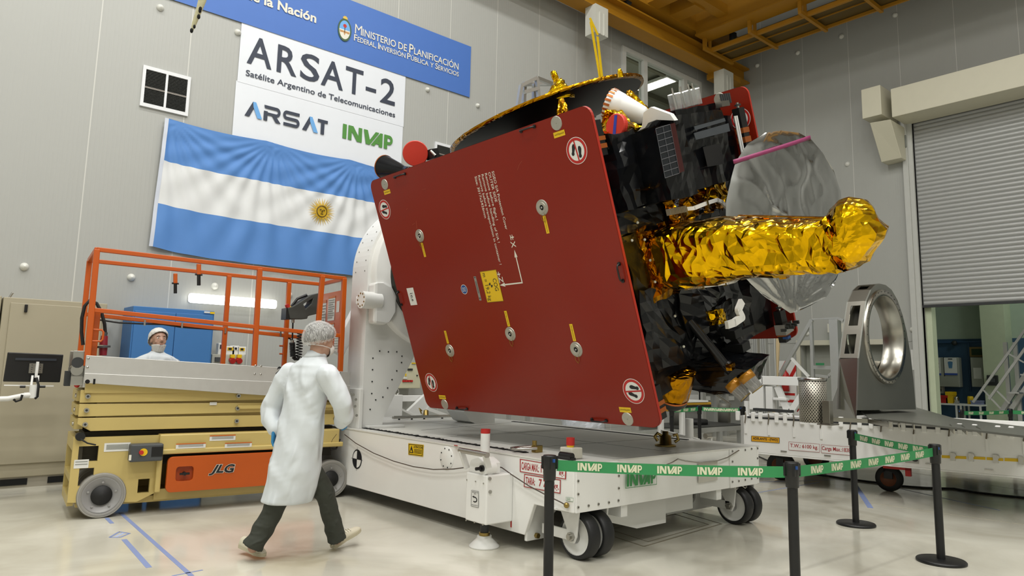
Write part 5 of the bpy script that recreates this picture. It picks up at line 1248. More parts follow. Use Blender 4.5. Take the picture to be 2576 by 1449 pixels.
polys_ = [[(c_.x-.006,c_.z),(c_.x+.006,c_.z),(c_.x+.006,x_.z-.06),(c_.x-.006,x_.z-.06)], [(c_.x-.018,x_.z-.065),(c_.x+.018,x_.z-.065),(c_.x,x_.z)], [(c_.x+.006,c_.z+.006),(c_.x+.006,c_.z-.006),(z_.x+.06,c_.z-.006),(z_.x+.06,c_.z+.006)], [(z_.x+.07,c_.z-.018),(z_.x+.07,c_.z+.018),(z_.x,c_.z)]]
for pl_ in polys_: b.add([sf(*p) for p in pl_], [tuple(range(len(pl_)))])
b.build('axis_arrow', cov)
Q = (sf(.108,.132), sf(.095,-.15), sf(-.118,-.152), sf(-.113,.136)); Q = (sf(.105,.135), sf(.105,-.15), sf(-.118,-.15), sf(-.118,.135))
b = S(yellow).quad(*Q); polys(b, frame_(.02,.015), Q, mat('dark_yellow', '9a7d14', .5), LO)
lettering(b, 'COG', [bil(Q,.27,.88), bil(Q,.66,.88), bil(Q,.66,.66), bil(Q,.27,.66)], ink, .0, lift=LO)
lettering(b, 'm = 19,2 kg', [bil(Q,.06,.33), bil(Q,.95,.33), bil(Q,.95,.06), bil(Q,.06,.06)], ink, .0, lift=LO)
polys(b, [[(.46,.47)]+arc(.46,.47,.08,.11,0,PI/2,6), [(.46,.47)]+arc(.46,.47,.08,.11,PI,1.5*PI,6)], Q, ink, LO); b.build('weight_plate', cov)
Q = (sf(-.19,.1), sf(-.19,-.125), sf(-.222,-.125), sf(-.222,.1)); b = S(mat('grey_plate', '8b8981', .5)).quad(*Q); polys(b, [[(.02,.2),(.07,.2),(.07,.8),(.02,.8)], [(.88,.2),(.93,.2),(.93,.8),(.88,.8)], [(.2,.4),(.7,.4),(.7,.6),(.2,.6)]], Q, grey_ui, LO); b.build('serial_strip', cov)
M = frame(V((-.401,-.0015,-.007)), V((1,0,0)), V((0,0,1)), V((0,-1,0)))
b = MB(SM @ M).mat(paper); b.poly(disc_pts(.046, 28)); b.mat(blue_l); b.poly(disc_pts(.041, 28), tr((0,0,.0008))); b.mat(paper)
for x0, y0, x1, y1 in ((-.025,-.02,-.004,.018),(.004,-.02,.025,.018)):
    for q in ((x0,y0,x1,y0+.004),(x0,y1-.004,x1,y1),(x0,y0,x0+.004,y1),(x1-.004,y0,x1,y1)): b.poly([(q[0],q[1]),(q[2],q[1]),(q[2],q[3]),(q[0],q[3])], tr((0,0,.0016)))
b.build('manual_sticker', cov, normals=False)
Q = (sf(-1.208,.072), sf(-1.208,-.108), sf(-1.328,-.108), sf(-1.328,.072)); b = S(paper).quad(*Q); lettering(b, '10.6', [bil(Q,.3,.62), bil(Q,.78,.62), bil(Q,.78,.38), bil(Q,.3,.38)], ink, .02, lift=LO); polys(b, [[(.28,.7),(.36,.7),(.36,.74),(.28,.74)], [(.3,.28),(.75,.28),(.75,.3),(.3,.3)]], Q, ink, LO); b.build('number_label', cov)
def hdl(a, c, m=black):
    d = (c-a).normalized(); b = S(m); o = V((0,-.035,0))
    b.tube([a, a+o*.8+d*.008, a+o+d*.025, c+o-d*.025, c+o*.8-d*.008, c], .007, 8); 
    for p in (a, c): b.cyl(p+V((0,-.001,0)), p+V((0,-.01,0)), .015, 10)
    b.build('handle', cov)
for x0,y0,x1,y1 in ((1312,330,1345,318),(995,447,1019,436),(1556,664,1570,706),(1150,1025,1176,1029),(1490,1055,1526,1058),(1003,734,1011,766)):
    a, c = ln(x0,y0), ln(x1,y1)
    if abs(a.x-c.x) > abs(a.z-c.z): a.z = c.z = (a.z+c.z)/2
    else: a.x = c.x = (a.x+c.x)/2
    hdl(V((a.x,0,a.z)), V((c.x,0,c.z)))
b = S(mat('scratch_pale', 'b8694f', .5))
for seg in (((1037,566),(1044,561)),((1047,556),(1049,575)),((1302,428),(1306,415)),((1306,415),(1313,405)),((1022,528),(1025,524)),((1062,477),(1071,475))):
    a, c = ln(*seg[0]), ln(*seg[1]); b.beam(V((a.x,-.0005,a.z)), V((c.x,-.0005,c.z)), .0025, .001)
b.each('scratch', cov)
# far cover
cov2 = cover(DD-.03, 'red cover on the far side')
p = ln(1807, 250, DD-.06); fitting(p.x, p.z, False, .06, DD-.035).build('grounding_disc', cov2)
p = ln(1862, 299, DD-.04); stop_sign(p.x, p.z, 0, DD-.034, 1, cov2, .1)
# ---- body
BU, BN0, BN1, BV0, BV1 = 1.36, .13, 2.14, -1.05, .98
b = S(mli); foil_box(b, (-1.3,BN0,BV0), (BU,BN1,BV1), 16, .028, 2.6, 2.); body = b.build('blanket_body', sat)
b = S(mat('adapter_dark', '34352f', .4, .6)); M = frame(V((-1.3,1.15,0)), V((0,1,0)), V((0,0,1)), V((-1,0,0)))
b.lathe([(.6,0),(.62,.05),(.8,.42),(.84,.44),(.84,.5),(.7,.5)], M, 48); b.build('launch_adapter', sat)
# layered blanket patches on the open (right) face
def patch(px, u, m, nm, n=10, amp=.02, sc=6., seed=3., thick=.012, par=None):
    """crumpled foil sheet: quad given in pixels, lying in the plane u"""
    q = [lu(x, y, u) for x, y in px]; b = S(m); i0 = 0
    b.grid(lambda i, j: bil(q, i, 1-j), n, n, False); crumple(b, amp, sc, seed)
    return b.build(nm, par or body, solid=thick)
patch(((1515,480),(1690,450),(1700,560),(1560,600)), 1.40, mli, 'blanket_patch', 6, .03, 4, 11)
patch(((1560,600),(1660,560),(1690,760),(1620,800)), 1.39, mat('amber_blanket', '2c2410', .25, .3), 'blanket_patch', 10, .02, 5, 12)
patch(((1590,740),(1730,720),(1760,900),(1640,930)), 1.41, mli, 'blanket_patch', 8, .05, 4, 13)
patch(((1700,720),(1880,700),(1890,800),(1750,880)), 1.45, mli2, 'blanket_patch', 8, .06, 4.5, 14)
patch(((1750,820),(1880,790),(1860,900),(1740,900)), 1.42, mli2, 'blanket_patch', 7, .05, 5, 15)
patch(((1690,470),(1800,440),(1830,520),(1690,560)), 1.43, foil('bright_foil', '9aa0b4', .15, 10, .5, .02), 'blanket_patch', 10, .05, 8, 16)
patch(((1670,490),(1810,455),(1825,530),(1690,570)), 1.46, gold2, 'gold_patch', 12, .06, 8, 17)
patch(((1775,445),(1828,462),(1822,500),(1770,490)), 1.52, gold, 'gold_patch', 8, .05, 14, 18)
b = S(mat('button_white', 'd2d2c4', .4))
for x, y in ((1520,375),(1592,403),(1641,392),(1655,450),(1602,464),(1620,519),(1622,603),(1636,655),(1648,709),(1590,605),(1604,560),(1698,795),(1720,872)):
    p = lu(x, y, 1.43); b.sphere(p, .011, 8, 6)
b.each('blanket_button', body)
# upper equipment boxes
def fbox(a, c, m, nm, n=8, amp=.015, sc=6, seed=1., par=sat): b = S(m); foil_box(b, a, c, n, amp, sc, seed); return b.build(nm, par)
e1 = lu(1512,352,1.5); e2 = lu(1640,318,1.5)
fbox((BU-.02, .16, .40), (1.50, .50, .98), mli, 'equipment_box', 9, .04, 5, 21)
bx2 = fbox((BU-.02, .44, .40), (1.72, .80, lu(1638,322,1.72).z), mli2, 'equipment_box', 9, .018, 5, 22)
bx3 = fbox((BU-.02, .84, .42), (1.60, 1.60, 1.02), mli, 'equipment_box', 10, .02, 5, 23)
q = [lu(x, y, 1.735) for x, y in ((1648,324),(1684,313),(1708,436),(1672,448))]
b = S(mat('solar_cell', '22262c', .2, .2)).quad(*q); L_u = V((.002,0,0)); b.mat(mat('cell_red', '3a0f10', .3)); q2 = [lu(x, y, 1.735) for x, y in ((1686,312),(1698,309),(1722,430),(1710,435))]; b.quad(*q2)
polys(b, [[(0,k/8-.006),(1,k/8-.006),(1,k/8+.006),(0,k/8+.006)] for k in range(9)]+[[(k/2-.01,0),(k/2+.01,0),(k/2+.01,1),(k/2-.01,1)] for k in range(3)], q, mat('cell_line', '62646a', .4), L_u); b.build('sensor_grid', bx2)
q = [lu(x, y, 1.64) for x, y in ((1768,370),(1812,360),(1822,412),(1780,420))]; b = S(hole).quad(*q); b.build('dark_opening', bx3)
for qq in (((1745,335),(1832,310),(1836,330),(1750,352)), ((1746,318),(1822,297),(1825,305),(1748,328))):
    q = [lu(x, y, 1.645) for x, y in qq]; b = S(mat('grey_blanket', '4a4f55', .3, .2)).quad(*q); b.build('blanket_fold', bx3, solid=.006)
fbox((1.05, .86, .95), (1.36, 1.15, 1.05), mli2, 'roof_box', 6, .010, 5, 24)
fbox((.95, 1.26, .95), (1.37, 1.98, 1.10), mli2, 'roof_box', 8, .012, 5, 25)
b = S(gold2); p, q = lu(1625,478,1.6), lu(1755,450,1.6)
b.grid(lambda i, j: V((1.6-.18*j, p.y+(q.y-p.y)*i, p.z+(q.z-p.z)*i+.02*j)), 16, 5, False); crumple(b, .025, 14, 26); b.build('gold_patch', bx2)
# transparent sensor caps on the roof
clr = mat('clear_plastic', 'd9dcda', .15, trans=.75, alpha=.55, var=.02)
for x, y in ((1702,262),(1722,258),(1742,252),(1752,250)):
    p = lv(x, y+14, 1.09); b = S(clr); b.cyl(p, p+V((0,0,.13)), .05, 16); b.mat(steel).cyl(p+V((0,0,0)), p+V((0,0,.18)), .008, 8); b.build('clear_cap', sat)
# hold-down mechanisms at the panel corners
def holddown(u, n, v0, v1, long_=False):
    b = S(black); b.bb((u-.04,n-.05,v0),(u+.03,n+.05,v1)); b.mat(copper); h = (v1-v0)
    b.bb((u-.045,n-.055,v0+h*.42),(u+.035,n+.055,v0+h*.54)); b.bb((u-.045,n-.055,v0+h*.2),(u+.035,n+.055,v0+h*.33)); b.mat(steel); b.cyl((u,n,v1),(u,n,v1+.05),.014,8); b.mat(dark).cyl((u,n,v1+.02),(u,n,v1+.035),.03,8)
    return b.build('hold_down', sat)
a = ln(1499,300,.1); c = ln(1506,352,.1); holddown(1.44, .09, .84, 1.10)
holddown(1.44, .09, -1.18, -.92)
h3 = holddown(1.46, 2.13, .62, 1.02)
b = S(white2)
pr0, pr1 = lu(1848,292,1.5), lu(1868,392,1.5)
for d in (0, .035): b.cyl(pr0+V((0,d,0)), pr1+V((0,d,0)), .009, 10)
b.each('white_rod', h3)
b = S(steel); q = lu(1818,262,1.44); b.box(q, (.06,.14,.05)); b.mat(dark)
for k in range(5): b.cyl(q+V((.0,.0+.035*k,.0)), q+V((.0,.0+.035*k,.09)), .012, 8)
b.build('release_bolts', h3)
h4 = holddown(1.46, 2.12, -1.2, -.9)
b = S(steel); b.bb((1.42,2.04,-1.12),(1.52,2.2,-1.02)); b.mat(dark)
for k in range(6): b.box((1.5+.012*k,2.05+.03*k,-1.07+.015*(k % 3)),(.05,.02,.03))
b.mat(blue_l); b.box((1.5,2.08,-1.15),(.05,.06,.02)); b.build('release_bolts', h4)
# ---- folded black reflector on top
dcx, dcy, dR, dz0, dA = -.784, 2.02, 1.14, 1.486, .137
dm = frame(V((dcx,dcy,dz0)), V((1,0,dA)).normalized(), V((0,1,.021)).normalized(), V((-dA,-.021,1)).normalized())
b = MB(SM @ dm).mat(mat('dish_black', '0b090c', .42, .0, var=.4, scale=2.5, spec=.35))
b.lathe([(0,-.11),(.3,-.10),(.6,-.075),(.9,-.035),(1.08,-.01),(dR-.004,.0)], None, 72)
b.mat(mat('dish_top', '8e8b84', .5)); b.lathe([(dR-.004,.03),(.9,.0),(.5,-.05),(0,-.07)], None, 72)
dish = b.build('reflector_dish', sat)
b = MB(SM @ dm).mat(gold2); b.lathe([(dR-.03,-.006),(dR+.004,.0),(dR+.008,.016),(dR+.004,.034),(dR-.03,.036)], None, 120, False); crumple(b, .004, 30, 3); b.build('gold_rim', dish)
def foil_tube(pts, rs, m, nm, n=9, amp=.014, sc=16, seed=4., par=sat):
    b = S(m); P = []; R = []
    for i in range(len(pts)-1):
        for k in range(6): P.append(V(pts[i]).lerp(V(pts[i+1]), k/6)); R.append(rs[i]+(rs[i+1]-rs[i])*k/6)
    P.append(V(pts[-1])); R.append(rs[-1]); b.tube(P, R, n, True, False); crumple(b, amp, sc, seed); return b.build(nm, par)
def on_dish(x, y):
    o = SM @ dm @ V((0,0,.0)); n = (SM.to_3x3() @ dm.to_3x3() @ V((0,0,1))); return SMI @ on_plane(x, y, o, n)
g0 = ln(1410, 232, 1.5)
foil_tube([g0+V((-.02,0,-.05)), g0+V((0,0,.03)), g0+V((0,0,.085)), g0+V((-.025,0,.12)), g0+V((-.03,0,.19)), g0+V((-.035,0,.225))], [.15,.115,.06,.034,.038,.022], gold, 'gold_cap', 12, .018, 14, 5)
g1 = ln(1561, 186, 1.25); foil_tube([g1+V((0,0,-.03)), g1+V((0,0,.01)), g1+V((-.005,0,.045))], [.03,.025,.015], gold, 'gold_cap', 10, .006, 20, 6)
r0 = ln(1412, 252, 1.3)
for x, y in ((1400,296),(1422,300),(1440,292)): 
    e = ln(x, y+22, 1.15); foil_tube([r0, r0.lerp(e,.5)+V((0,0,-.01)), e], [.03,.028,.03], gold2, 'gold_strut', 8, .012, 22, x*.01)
r1 = ln(1582, 232, 1.5)
for x, y, n in ((1574,275,1.35),(1592,272,1.4),(1640,292,1.5)):
    e = ln(x, y, n); foil_tube([r1, r1.lerp(e,.5), e], [.028,.028,.024], gold2 if x < 1600 else gold, 'gold_strut', 8, .012, 22, x*.013)
# ---- white horn, its bracket, gold foot and red cap
NH = .75
A = ln(1531, 262, NH); Bq = ln(1626, 293, NH+.1)
ax = (Bq-A).normalized(); wz = V((0,1,0)); wy = ax.cross(wz).normalized(); wz = wy.cross(ax)
HM = frame(A, wz, wy, ax); LH = (Bq-A).length
b = MB(SM @ HM).mat(white2); b.lathe([(.128,0),(.135,.01),(.118,LH*.32),(.112,LH*.36),(.11,LH*.40),(.07,LH*.92),(.05,LH),(0,LH)], None, 36); b.mat(off_white); b.lathe([(0,.02),(.127,.0)], None, 36)
horn = b.build('white_horn', sat)
b = MB(SM @ HM).mat(copper); 
for k in range(22):
    a = 2*PI*k/22; b.lathe([(.130,-.004),(.138,.008),(.1345,.05)], None, 3, True, a, a+PI/22*.95)
b.build('rim_stripes', horn)
wb = .80
pl_ = [ln(x, y, wb) for x, y in ((1628,282),(1646,268),(1695,286),(1706,302),(1660,300),(1640,308),(1632,320),(1612,330),(1624,314))]
b = S(white2); b.prism([(p.x,p.z) for p in pl_], .05, tr((0,wb,0)) @ FR); b.build('white_bracket', sat, bevel=.006)
gb = [ln(x, y, .62) for x, y in ((1505,345),(1530,300),(1548,276),(1562,290),(1575,310),(1598,318),(1590,336),(1555,350))]
b = S(gold); b.prism([(p.x,p.z) for p in gb], .14, tr((0,.68,0)) @ FR)
bm = bmesh.new(); me_ = bpy.data.meshes.new('t'); me_.from_pydata(b.v, [], b.f); bm.from_mesh(me_); bmesh.ops.recalc_face_normals(bm, faces=bm.faces)
bmesh.ops.triangulate(bm, faces=bm.faces); bmesh.ops.subdivide_edges(bm, edges=bm.edges, cuts=5, use_grid_fill=True); bm.verts.index_update()
b = S(gold); b.add([v.co.copy() for v in bm.verts], [[v.index for v in f.verts] for f in bm.faces]); bm.free(); bpy.data.meshes.remove(me_)
crumple(b, .025, 11, 31); b.build('gold_foot', sat)
b = S(gold); foil_box(b, (1.10,.3,.93), (1.30,.55,1.02), 8, .03, 12, 33); b.build('gold_skirt', sat)
rc = ln(1551, 317, .45); M = frame(rc, V((1,0,0)), V((0,.25,1)).normalized(), V((0,-1,.25)).normalized())
b = MB(SM @ M).mat(mat('dust_cover_red', 'c8321f', .45)); b.lathe([(0,.02),(.088,.02),(.095,.012),(.095,-.02)], None, 32, False); cap = b.build('red_cap', sat); cap['label'] = 'red round cap with blue stripe'
b = MB(SM @ M).mat(mat('stripe_blue', '2b3fa8', .4)); b.prism([(-.028,-.075),(0,-.082),(.03,.075),(.004,.08)], .002, tr((0,0,.0205))); b.build('stripe', cap)
b = MB(SM @ M).mat(gold2); b.lathe([(.06,-.02),(.05,-.16)], None, 16, False); b.build('neck', cap)
# ---- gold foil boom with faceted head, along +u
NB = .62
def bp(x, y): return ln(x, y, NB)
def dense2(l, k): return [l[i].lerp(l[(i+1) % len(l)], j/k) for i in range(len(l)) for j in range(k)]
st_ = [(1655,592,706),(1690,566,722),(1740,556,718),(1850,546,700),(1910,549,694),(1980,549,690),(2040,552,683),(2090,548,682),(2120,528,680)]
rings = []
cent = []
for x, t_, b2 in st_:
    a, c = bp(x, t_), bp(x, b2); cent.append(((a.x+c.x)/2, (a.z+c.z)/2, (a.z-c.z)/2))
cent[0] = (BU+.0, cent[0][1], cent[0][2]*1.02)
cent = [cent[0], (cent[0][0]+.08, cent[0][1], cent[0][2]*1.03)]+cent[1:]
def interp(k, t):
    a, c = cent[k], cent[k+1]; return [a[i]+(c[i]-a[i])*t for i in range(3)]
for k in range(len(cent)-1):
    for s_ in range(4): rings.append(interp(k, s_/4))
rings.append(list(cent[-1]))
NS = 26
R3 = []
for u, v, h in rings:
    sq = []
    for i in range(NS):
        a = 2*PI*i/NS; cs, sn = math.cos(a), math.sin(a)
        e = .62                                                     # rounded square section
        sq.append(V((u, NB+h*.98*math.copysign(abs(cs)**e, cs), v+h*math.copysign(abs(sn)**e, sn))))
    R3.append(sq)
b = S(gold); b.loft(R3, True, False)
def tri(b):
    """split every four-sided face along a diagonal taken at random, for folded-foil facets"""
    nf, nm, ns = [], [], set()
    for f, m_ in zip(b.f, b.m):
        if len(f) == 4:
            a = f if random.random() < .5 else f[1:]+f[:1]
            nf += [[a[0],a[1],a[2]],[a[0],a[2],a[3]]]; nm += [m_, m_]
        else: nf.append(f); nm.append(m_)
    b.f, b.m, b.sm = nf, nm, set(); return b
tri(b); crumple(b, .026, 6, 41)
for i in range(len(b.v)): b.v[i] += V((random.uniform(-.022,.022), random.uniform(-.007,.007), random.uniform(-.007,.007)))
boom = b.build('gold_boom', sat)
hc_ = bp(2148, 592); b = S(gold)
ho_ = [bp(x, y) for x, y in ((2076,556),(2090,526),(2112,506),(2140,497),(2168,501),(2190,518),(2206,550),(2229,577),(2223,602),(2205,628),(2186,656),(2166,673),(2140,681),(2110,674),(2084,678),(2066,640),(2064,598))]
ho_ = dense2(ho_, 2)
for sg in (1, -1):
    rg = []
    for j in range(9):
        s_ = 1-j/8
        rg.append([hc_+(p-hc_)*max(s_, .004)+V((0, sg*.19*(1-s_**2.4)**.5, 0)) for p in ho_])
    b.loft(rg, False, False)
tri(b); crumple(b, .020, 6.5, 43); b.build('boom_head', sat)
b = S(gold)
for k in range(15):
    t_ = k/14; a = lu(1632+26*t_, 585+128*t_, BU+.02); b.box(a+V((.02,random.uniform(-.01,.01),0)), (.05,.05,.022), None)
crumple(b, .008, 20, 44); b.build('gold_fringe', boom)
p = bp(1971, 688); b = S(gold2); b.box(p+V((0,0,-.01)), (.05,.05,.05)); b.build('tab', boom)
b = S(gold2); a, c = bp(1850,546), bp(2070,552); b.beam(a+V((0,.05,.004)), c+V((0,.05,.004)), .03, .008); crumple(b, .003, 20, 2); b.build('seam_strip', boom)
# dark foil collar at the boom root
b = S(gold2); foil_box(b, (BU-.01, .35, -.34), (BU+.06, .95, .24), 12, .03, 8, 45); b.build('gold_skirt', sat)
# white ducts above and below the boom
def duct(px, u, w=.03, nm='white_duct', m=white2, h=.02):
    b = S(m); P = [lu(x, y, u) for x, y in px]
    for i in range(len(P)-1): b.beam(P[i], P[i+1], w, h, up=(1,0,0))
    for q in P[1:-1]: b.cyl(q+V((-h/2,0,0)), q+V((h/2,0,0)), w/2, 12)
    o = b.build(nm, sat); return o
o = duct(((1682,534),(1725,526),(1745,524),(1775,512),(1803,503),(1815,508),(1842,536)), 1.58)
b = S(mat('bellows', '9a9488', .5))
for k in range(12): q = lu(1682+3.5*k, 534-.7*k, 1.58); b.box(q, (.04,.008,.05))
for x, y in ((1724,530),(1778,514)): b.mat(brass); b.box(lu(x, y, 1.58), (.03,.02,.07))
b.each('bellows', o)
o = duct(((1726,724),(1765,720),(1830,711),(1847,707),(1858,698)), 1.62)
b = S(mat('bellows_tan', '8a7444', .5))
for k in range(10): q = lu(1726+4*k, 724-.6*k, 1.62); b.box(q, (.03,.01,.035))
b.mat(brass)
for x, y in ((1766,720),(1822,712)): b.box(lu(x, y, 1.62), (.03,.015,.05))
b.each('bellows', o)
duct(((1866,758),(1857,780),(1866,798),(1846,812),(1828,818)), 1.68, .06, h=.03)
# ---- silver film wrapped reflector
PO = V((1.875,1.9,0)); dd = V((.25,1.465,0)).normalized(); pn = V((0,0,1)).cross(dd); pn = -pn if pn.x < 0 else pn
WO = SM @ PO; WN = SM.to_3x3() @ pn
def lp(x, y): return SMI @ on_plane(x, y, WO, WN)
outl_ = [(1965,328),(2010,334),(2042,352),(2070,385),(2098,430),(2115,480),(2120,540),(2119,600),(2112,660),(2100,712),(2075,748),(2040,768),(2005,784),(1988,788),(1958,768),(1920,742),(1888,715),(1855,680),(1835,630),(1826,570),(1826,510),(1838,450),(1850,408),(1880,362),(1925,334)]
oc3 = [lp(*p) for p in outl_]; ctr_ = sum(oc3, V((0,0,0)))/len(oc3)
def dense(l, k=6): return [l[i].lerp(l[(i+1) % len(l)], j/k) for i in range(len(l)) for j in range(k)]
oc3 = dense(oc3); kk = len(oc3)
film = mat('silver_film', 'b4b5b4', .10, .95, var=.08, scale=3)
N_, L_, b_ = nodes_of(film); tc = [n for n in N_ if n.type == 'TEX_COORD'][0]
nz = N_.new('ShaderNodeTexNoise'); nz.inputs['Scale'].default_value = 1.9; nz.inputs['Detail'].default_value = 1; nz.inputs['Distortion'].default_value = 2.6
L_.new(tc.outputs['Object'], nz.inputs['Vector']); bpn = N_.new('ShaderNodeBump'); bpn.inputs['Strength'].default_value = .10; bpn.inputs['Distance'].default_value = .05
L_.new(nz.outputs['Fac'], bpn.inputs['Height']); L_.new(bpn.outputs['Normal'], b_.inputs['Normal'])
b = S(film)
for sg, th in ((1, .035), (-1, .08)):
    rg = []
    for j in range(33):
        s_ = 1-j/32
        rg.append([ctr_+(p-ctr_)*max(s_, .002)+pn*(sg*th*math.sqrt(max(0,1-s_*s_))) for p in oc3])
    i0 = len(b.v); b.loft(rg, False, True)
    for i in range(i0, len(b.v)):
        p = b.v[i]; d = p-ctr_; lowr = max(0, min(1, (-d.z-.05)/.5)); rr_ = d.length/.8
        an = math.atan2(d.dot(dd), -d.z)
        q_ = V((p.y*1.5+p.z*.9, p.z*1.3-p.y*.8, sg*3)); rid = lambda z_: max(0, 1-abs(noise.noise(z_))*2.4)**6
        fold = .022*rid(q_*.8)+.010*rid(q_*1.9+V((9,2,4)))-.012*rid(q_*1.2+V((3,8,1)))
        ray_ = (p-lp(1988,786)); a2 = math.atan2(ray_.dot(dd), ray_.z+.001)
        pl2 = lowr*.014*(abs(math.sin(a2*13+noise.noise(p*2)*2))*2-1)*min(1, ray_.length*3)
        edge_ = min(1, (1-min(1, rr_*1.0))*6+.15)
        b.v[i] = p+pn*sg*((fold*(1-lowr*.6))*edge_+pl2)
b.build('wrapped_reflector', sat); wr_o = [c for c in sat.children if c.name.startswith('wrapped_reflector')][0]; wr_o['label'] = 'round reflector wrapped in silver film'
tp = mat('pink_tape', '8e3563', .4)
a, c = lp(1842,408), lp(2036,346); b = S(tp)
def tapept(i, j):
    p = a.lerp(c, i); r = (p-ctr_); s_ = min(1, r.length/.8)
    return p+V((0,0,(j-.5)*.035))+pn*(.075*math.sqrt(max(0,1-s_*s_))+.012)
b.grid(tapept, 16, 1); b.build('pink_tape', wr_o, solid=.002)
b = S(black); b.beam((BU-.05,1.7,0), PO+pn*-.05, .18); b.build('reflector_arm', sat)
# ---- lower equipment: thruster arm, strut, drum, mechanisms
ua = 1.42
def lx(x, y, n): return ln(x, y, n)
NA = .85
AQ = [lx(x, y, NA) for x, y in ((1662,915),(1705,893),(1790,905),(1889,925),(1868,985),(1818,988),(1740,975),(1662,960))]
b = S(mli2)
prof = [(p.x, p.z) for p in AQ]
for dy in (0,): b.prism(prof, .34, tr((0,NA+.30,0)) @ FR)
bm = bmesh.new(); me_ = bpy.data.meshes.new('t'); me_.from_pydata(b.v, [], b.f); bm.from_mesh(me_); bmesh.ops.recalc_face_normals(bm, faces=bm.faces); bmesh.ops.triangulate(bm, faces=bm.faces); bmesh.ops.subdivide_edges(bm, edges=bm.edges, cuts=5, use_grid_fill=True); bm.verts.index_update()
b = S(mli2); b.add([v.co.copy() for v in bm.verts], [[v.index for v in f.verts] for f in bm.faces]); bm.free(); bpy.data.meshes.remove(me_)
crumple(b, .014, 6, 51); arm_ = b.build('thruster_arm', sat)
for (x0,y0,x1,y1) in ((1838,962,1876,1000),(1872,940,1906,980)):
    a, c = lx(x0,y0,NA-.1), lx(x1,y1,NA-.1); d = (c-a).normalized(); x_ = V((0,1,0)); y_ = d.cross(x_).normalized(); L0 = (c-a).length
    M = frame(a, x_, y_, d)
    b = MB(SM @ M).mat(mat('amber_collar', 'a8731c', .25, .3)); b.lathe([(.0,0),(.062,0),(.062,L0*.4),(.0,L0*.4)], None, 24); b.mat(mat('clear_cover', 'd2d4d6', .08, trans=.6, alpha=.6)); b.lathe([(.058,L0*.4),(.05,L0),(.0,L0)], None, 24); b.mat(brass); b.lathe([(.051,L0*.97),(.053,L0),(.049,L0*1.01)], None, 24)
    for k in range(8): aa = 2*PI*k/8; b.mat(steel); b.cyl((.05*math.cos(aa),.05*math.sin(aa),L0*.4), (.04*math.cos(aa),.04*math.sin(aa),L0*.95), .004, 5)
    b.build('thruster_nozzle', arm_)
b = S(mat('strut_black', '131417', .22, .2)); b.cyl(lx(1708,775,.75), lx(1830,925,.82), .036, 18); b.cyl(lx(1826,918,.82), lx(1842,932,.82), .05, 14); b.mat(gold2); b.box(lx(1838,922,.8), (.05,.06,.05)); b.build('strut', sat)
dr0, dr1 = lx(1700,958,.55), lx(1692,1010,.55); d = (dr1-dr0).normalized(); x_ = V((0,1,0)); y_ = d.cross(x_).normalized(); L0 = (dr1-dr0).length
b = MB(SM @ frame(dr0, x_, y_, d)).mat(gold2); b.lathe([(.0,-.1),(.145,-.1),(.14,.0),(.115,L0*.8)], None, 26, False); crumple(b, .012, 12, 61); b.mat(black); b.lathe([(.118,L0*.8),(.116,L0*1.02),(.07,L0*1.25),(0,L0*1.28)], None, 26); b.mat(copper); b.lathe([(.119,L0*.78),(.121,L0*.82),(.119,L0*.86)], None, 26); b.build('foil_drum', sat)
for c_, s_, nm in ((lx(1740,850,1.0), (.3,.3,.3), 'lower_box'), (lx(1790,800,1.2), (.28,.3,.26), 'lower_box')):
    b = S(mli2); foil_box(b, c_-V(s_)/2, c_+V(s_)/2, 8, .02, 7, c_.x*9); b.build(nm, sat)
b = S(mat('mechanism_black', '101113', .45)); 
for x, y, w in ((1826,832,.13),(1845,838,.1),(1856,872,.16),(1838,880,.12)):
    q = lx(x, y, 1.15); b.box(q, (w, .12, .07), None)
b.beam(lx(1835,830,1.15), lx(1862,870,1.15), .06); b.beam(lx(1845,845,1.1), lx(1890,825,1.4), .05); b.build('hinge_mechanism', sat)
p = lx(1802,800,1.0); b = S(gold); foil_box(b, p-V((.05,.05,.05)), p+V((.05,.05,.07)), 5, .02, 14, 71); b.build('gold_patch', body)
# ---- left end: black horn with copper lip, red dust cover
NL = .5
a, c = ln(967,420,NL), ln(1028,432,NL); ax = (c-a).normalized(); x_ = V((0,1,0)); y_ = ax.cross(x_).normalized(); M = frame(a, x_, y_, ax); L0 = (c-a).length
b = MB(SM @ M).mat(mat('horn_black', '16181c', .2, .3)); b.lathe([(.13,0),(.12,L0*.1),(.075,L0*.6),(.045,L0*.85),(.045,L0*.87),(.055,L0*.88),(.055,L0*1.15),(0,L0*1.15)], None, 32); b.mat(copper); b.lathe([(.128,-.003),(.134,.0),(.131,.012)], None, 32); b.mat(dark); b.lathe([(0,.06),(.125,.01)], None, 32); b.build('black_horn', sat)
rc = ln(1045,386,.45); zc_ = ((SMI @ CAM)-rc).normalized(); xc_ = V((0,0,1)).cross(zc_).normalized(); M = frame(rc, xc_, zc_.cross(xc_), zc_)
b = MB(SM @ M).mat(mat('dust_cover_red', 'c8321f', .45)); b.lathe([(0,.012),(.125,.012),(.132,.0),(.132,-.01)], None, 40, False); b.mat(mat('horn_black', '16181c', .2, .3)); b.lathe([(.128,-.01),(.12,-.06),(.06,-.3),(.0,-.3)], None, 32); ho = b.build('covered_horn', sat); ho['label'] = 'horn under a round red dust cover'
b = S(black); b.box(ln(1088,388,.6), (.1,.1,.1)); b.mat(steel); b.cyl(ln(1084,380,.55), ln(1096,392,.55), .015, 8); b.build('horn_foot', sat)
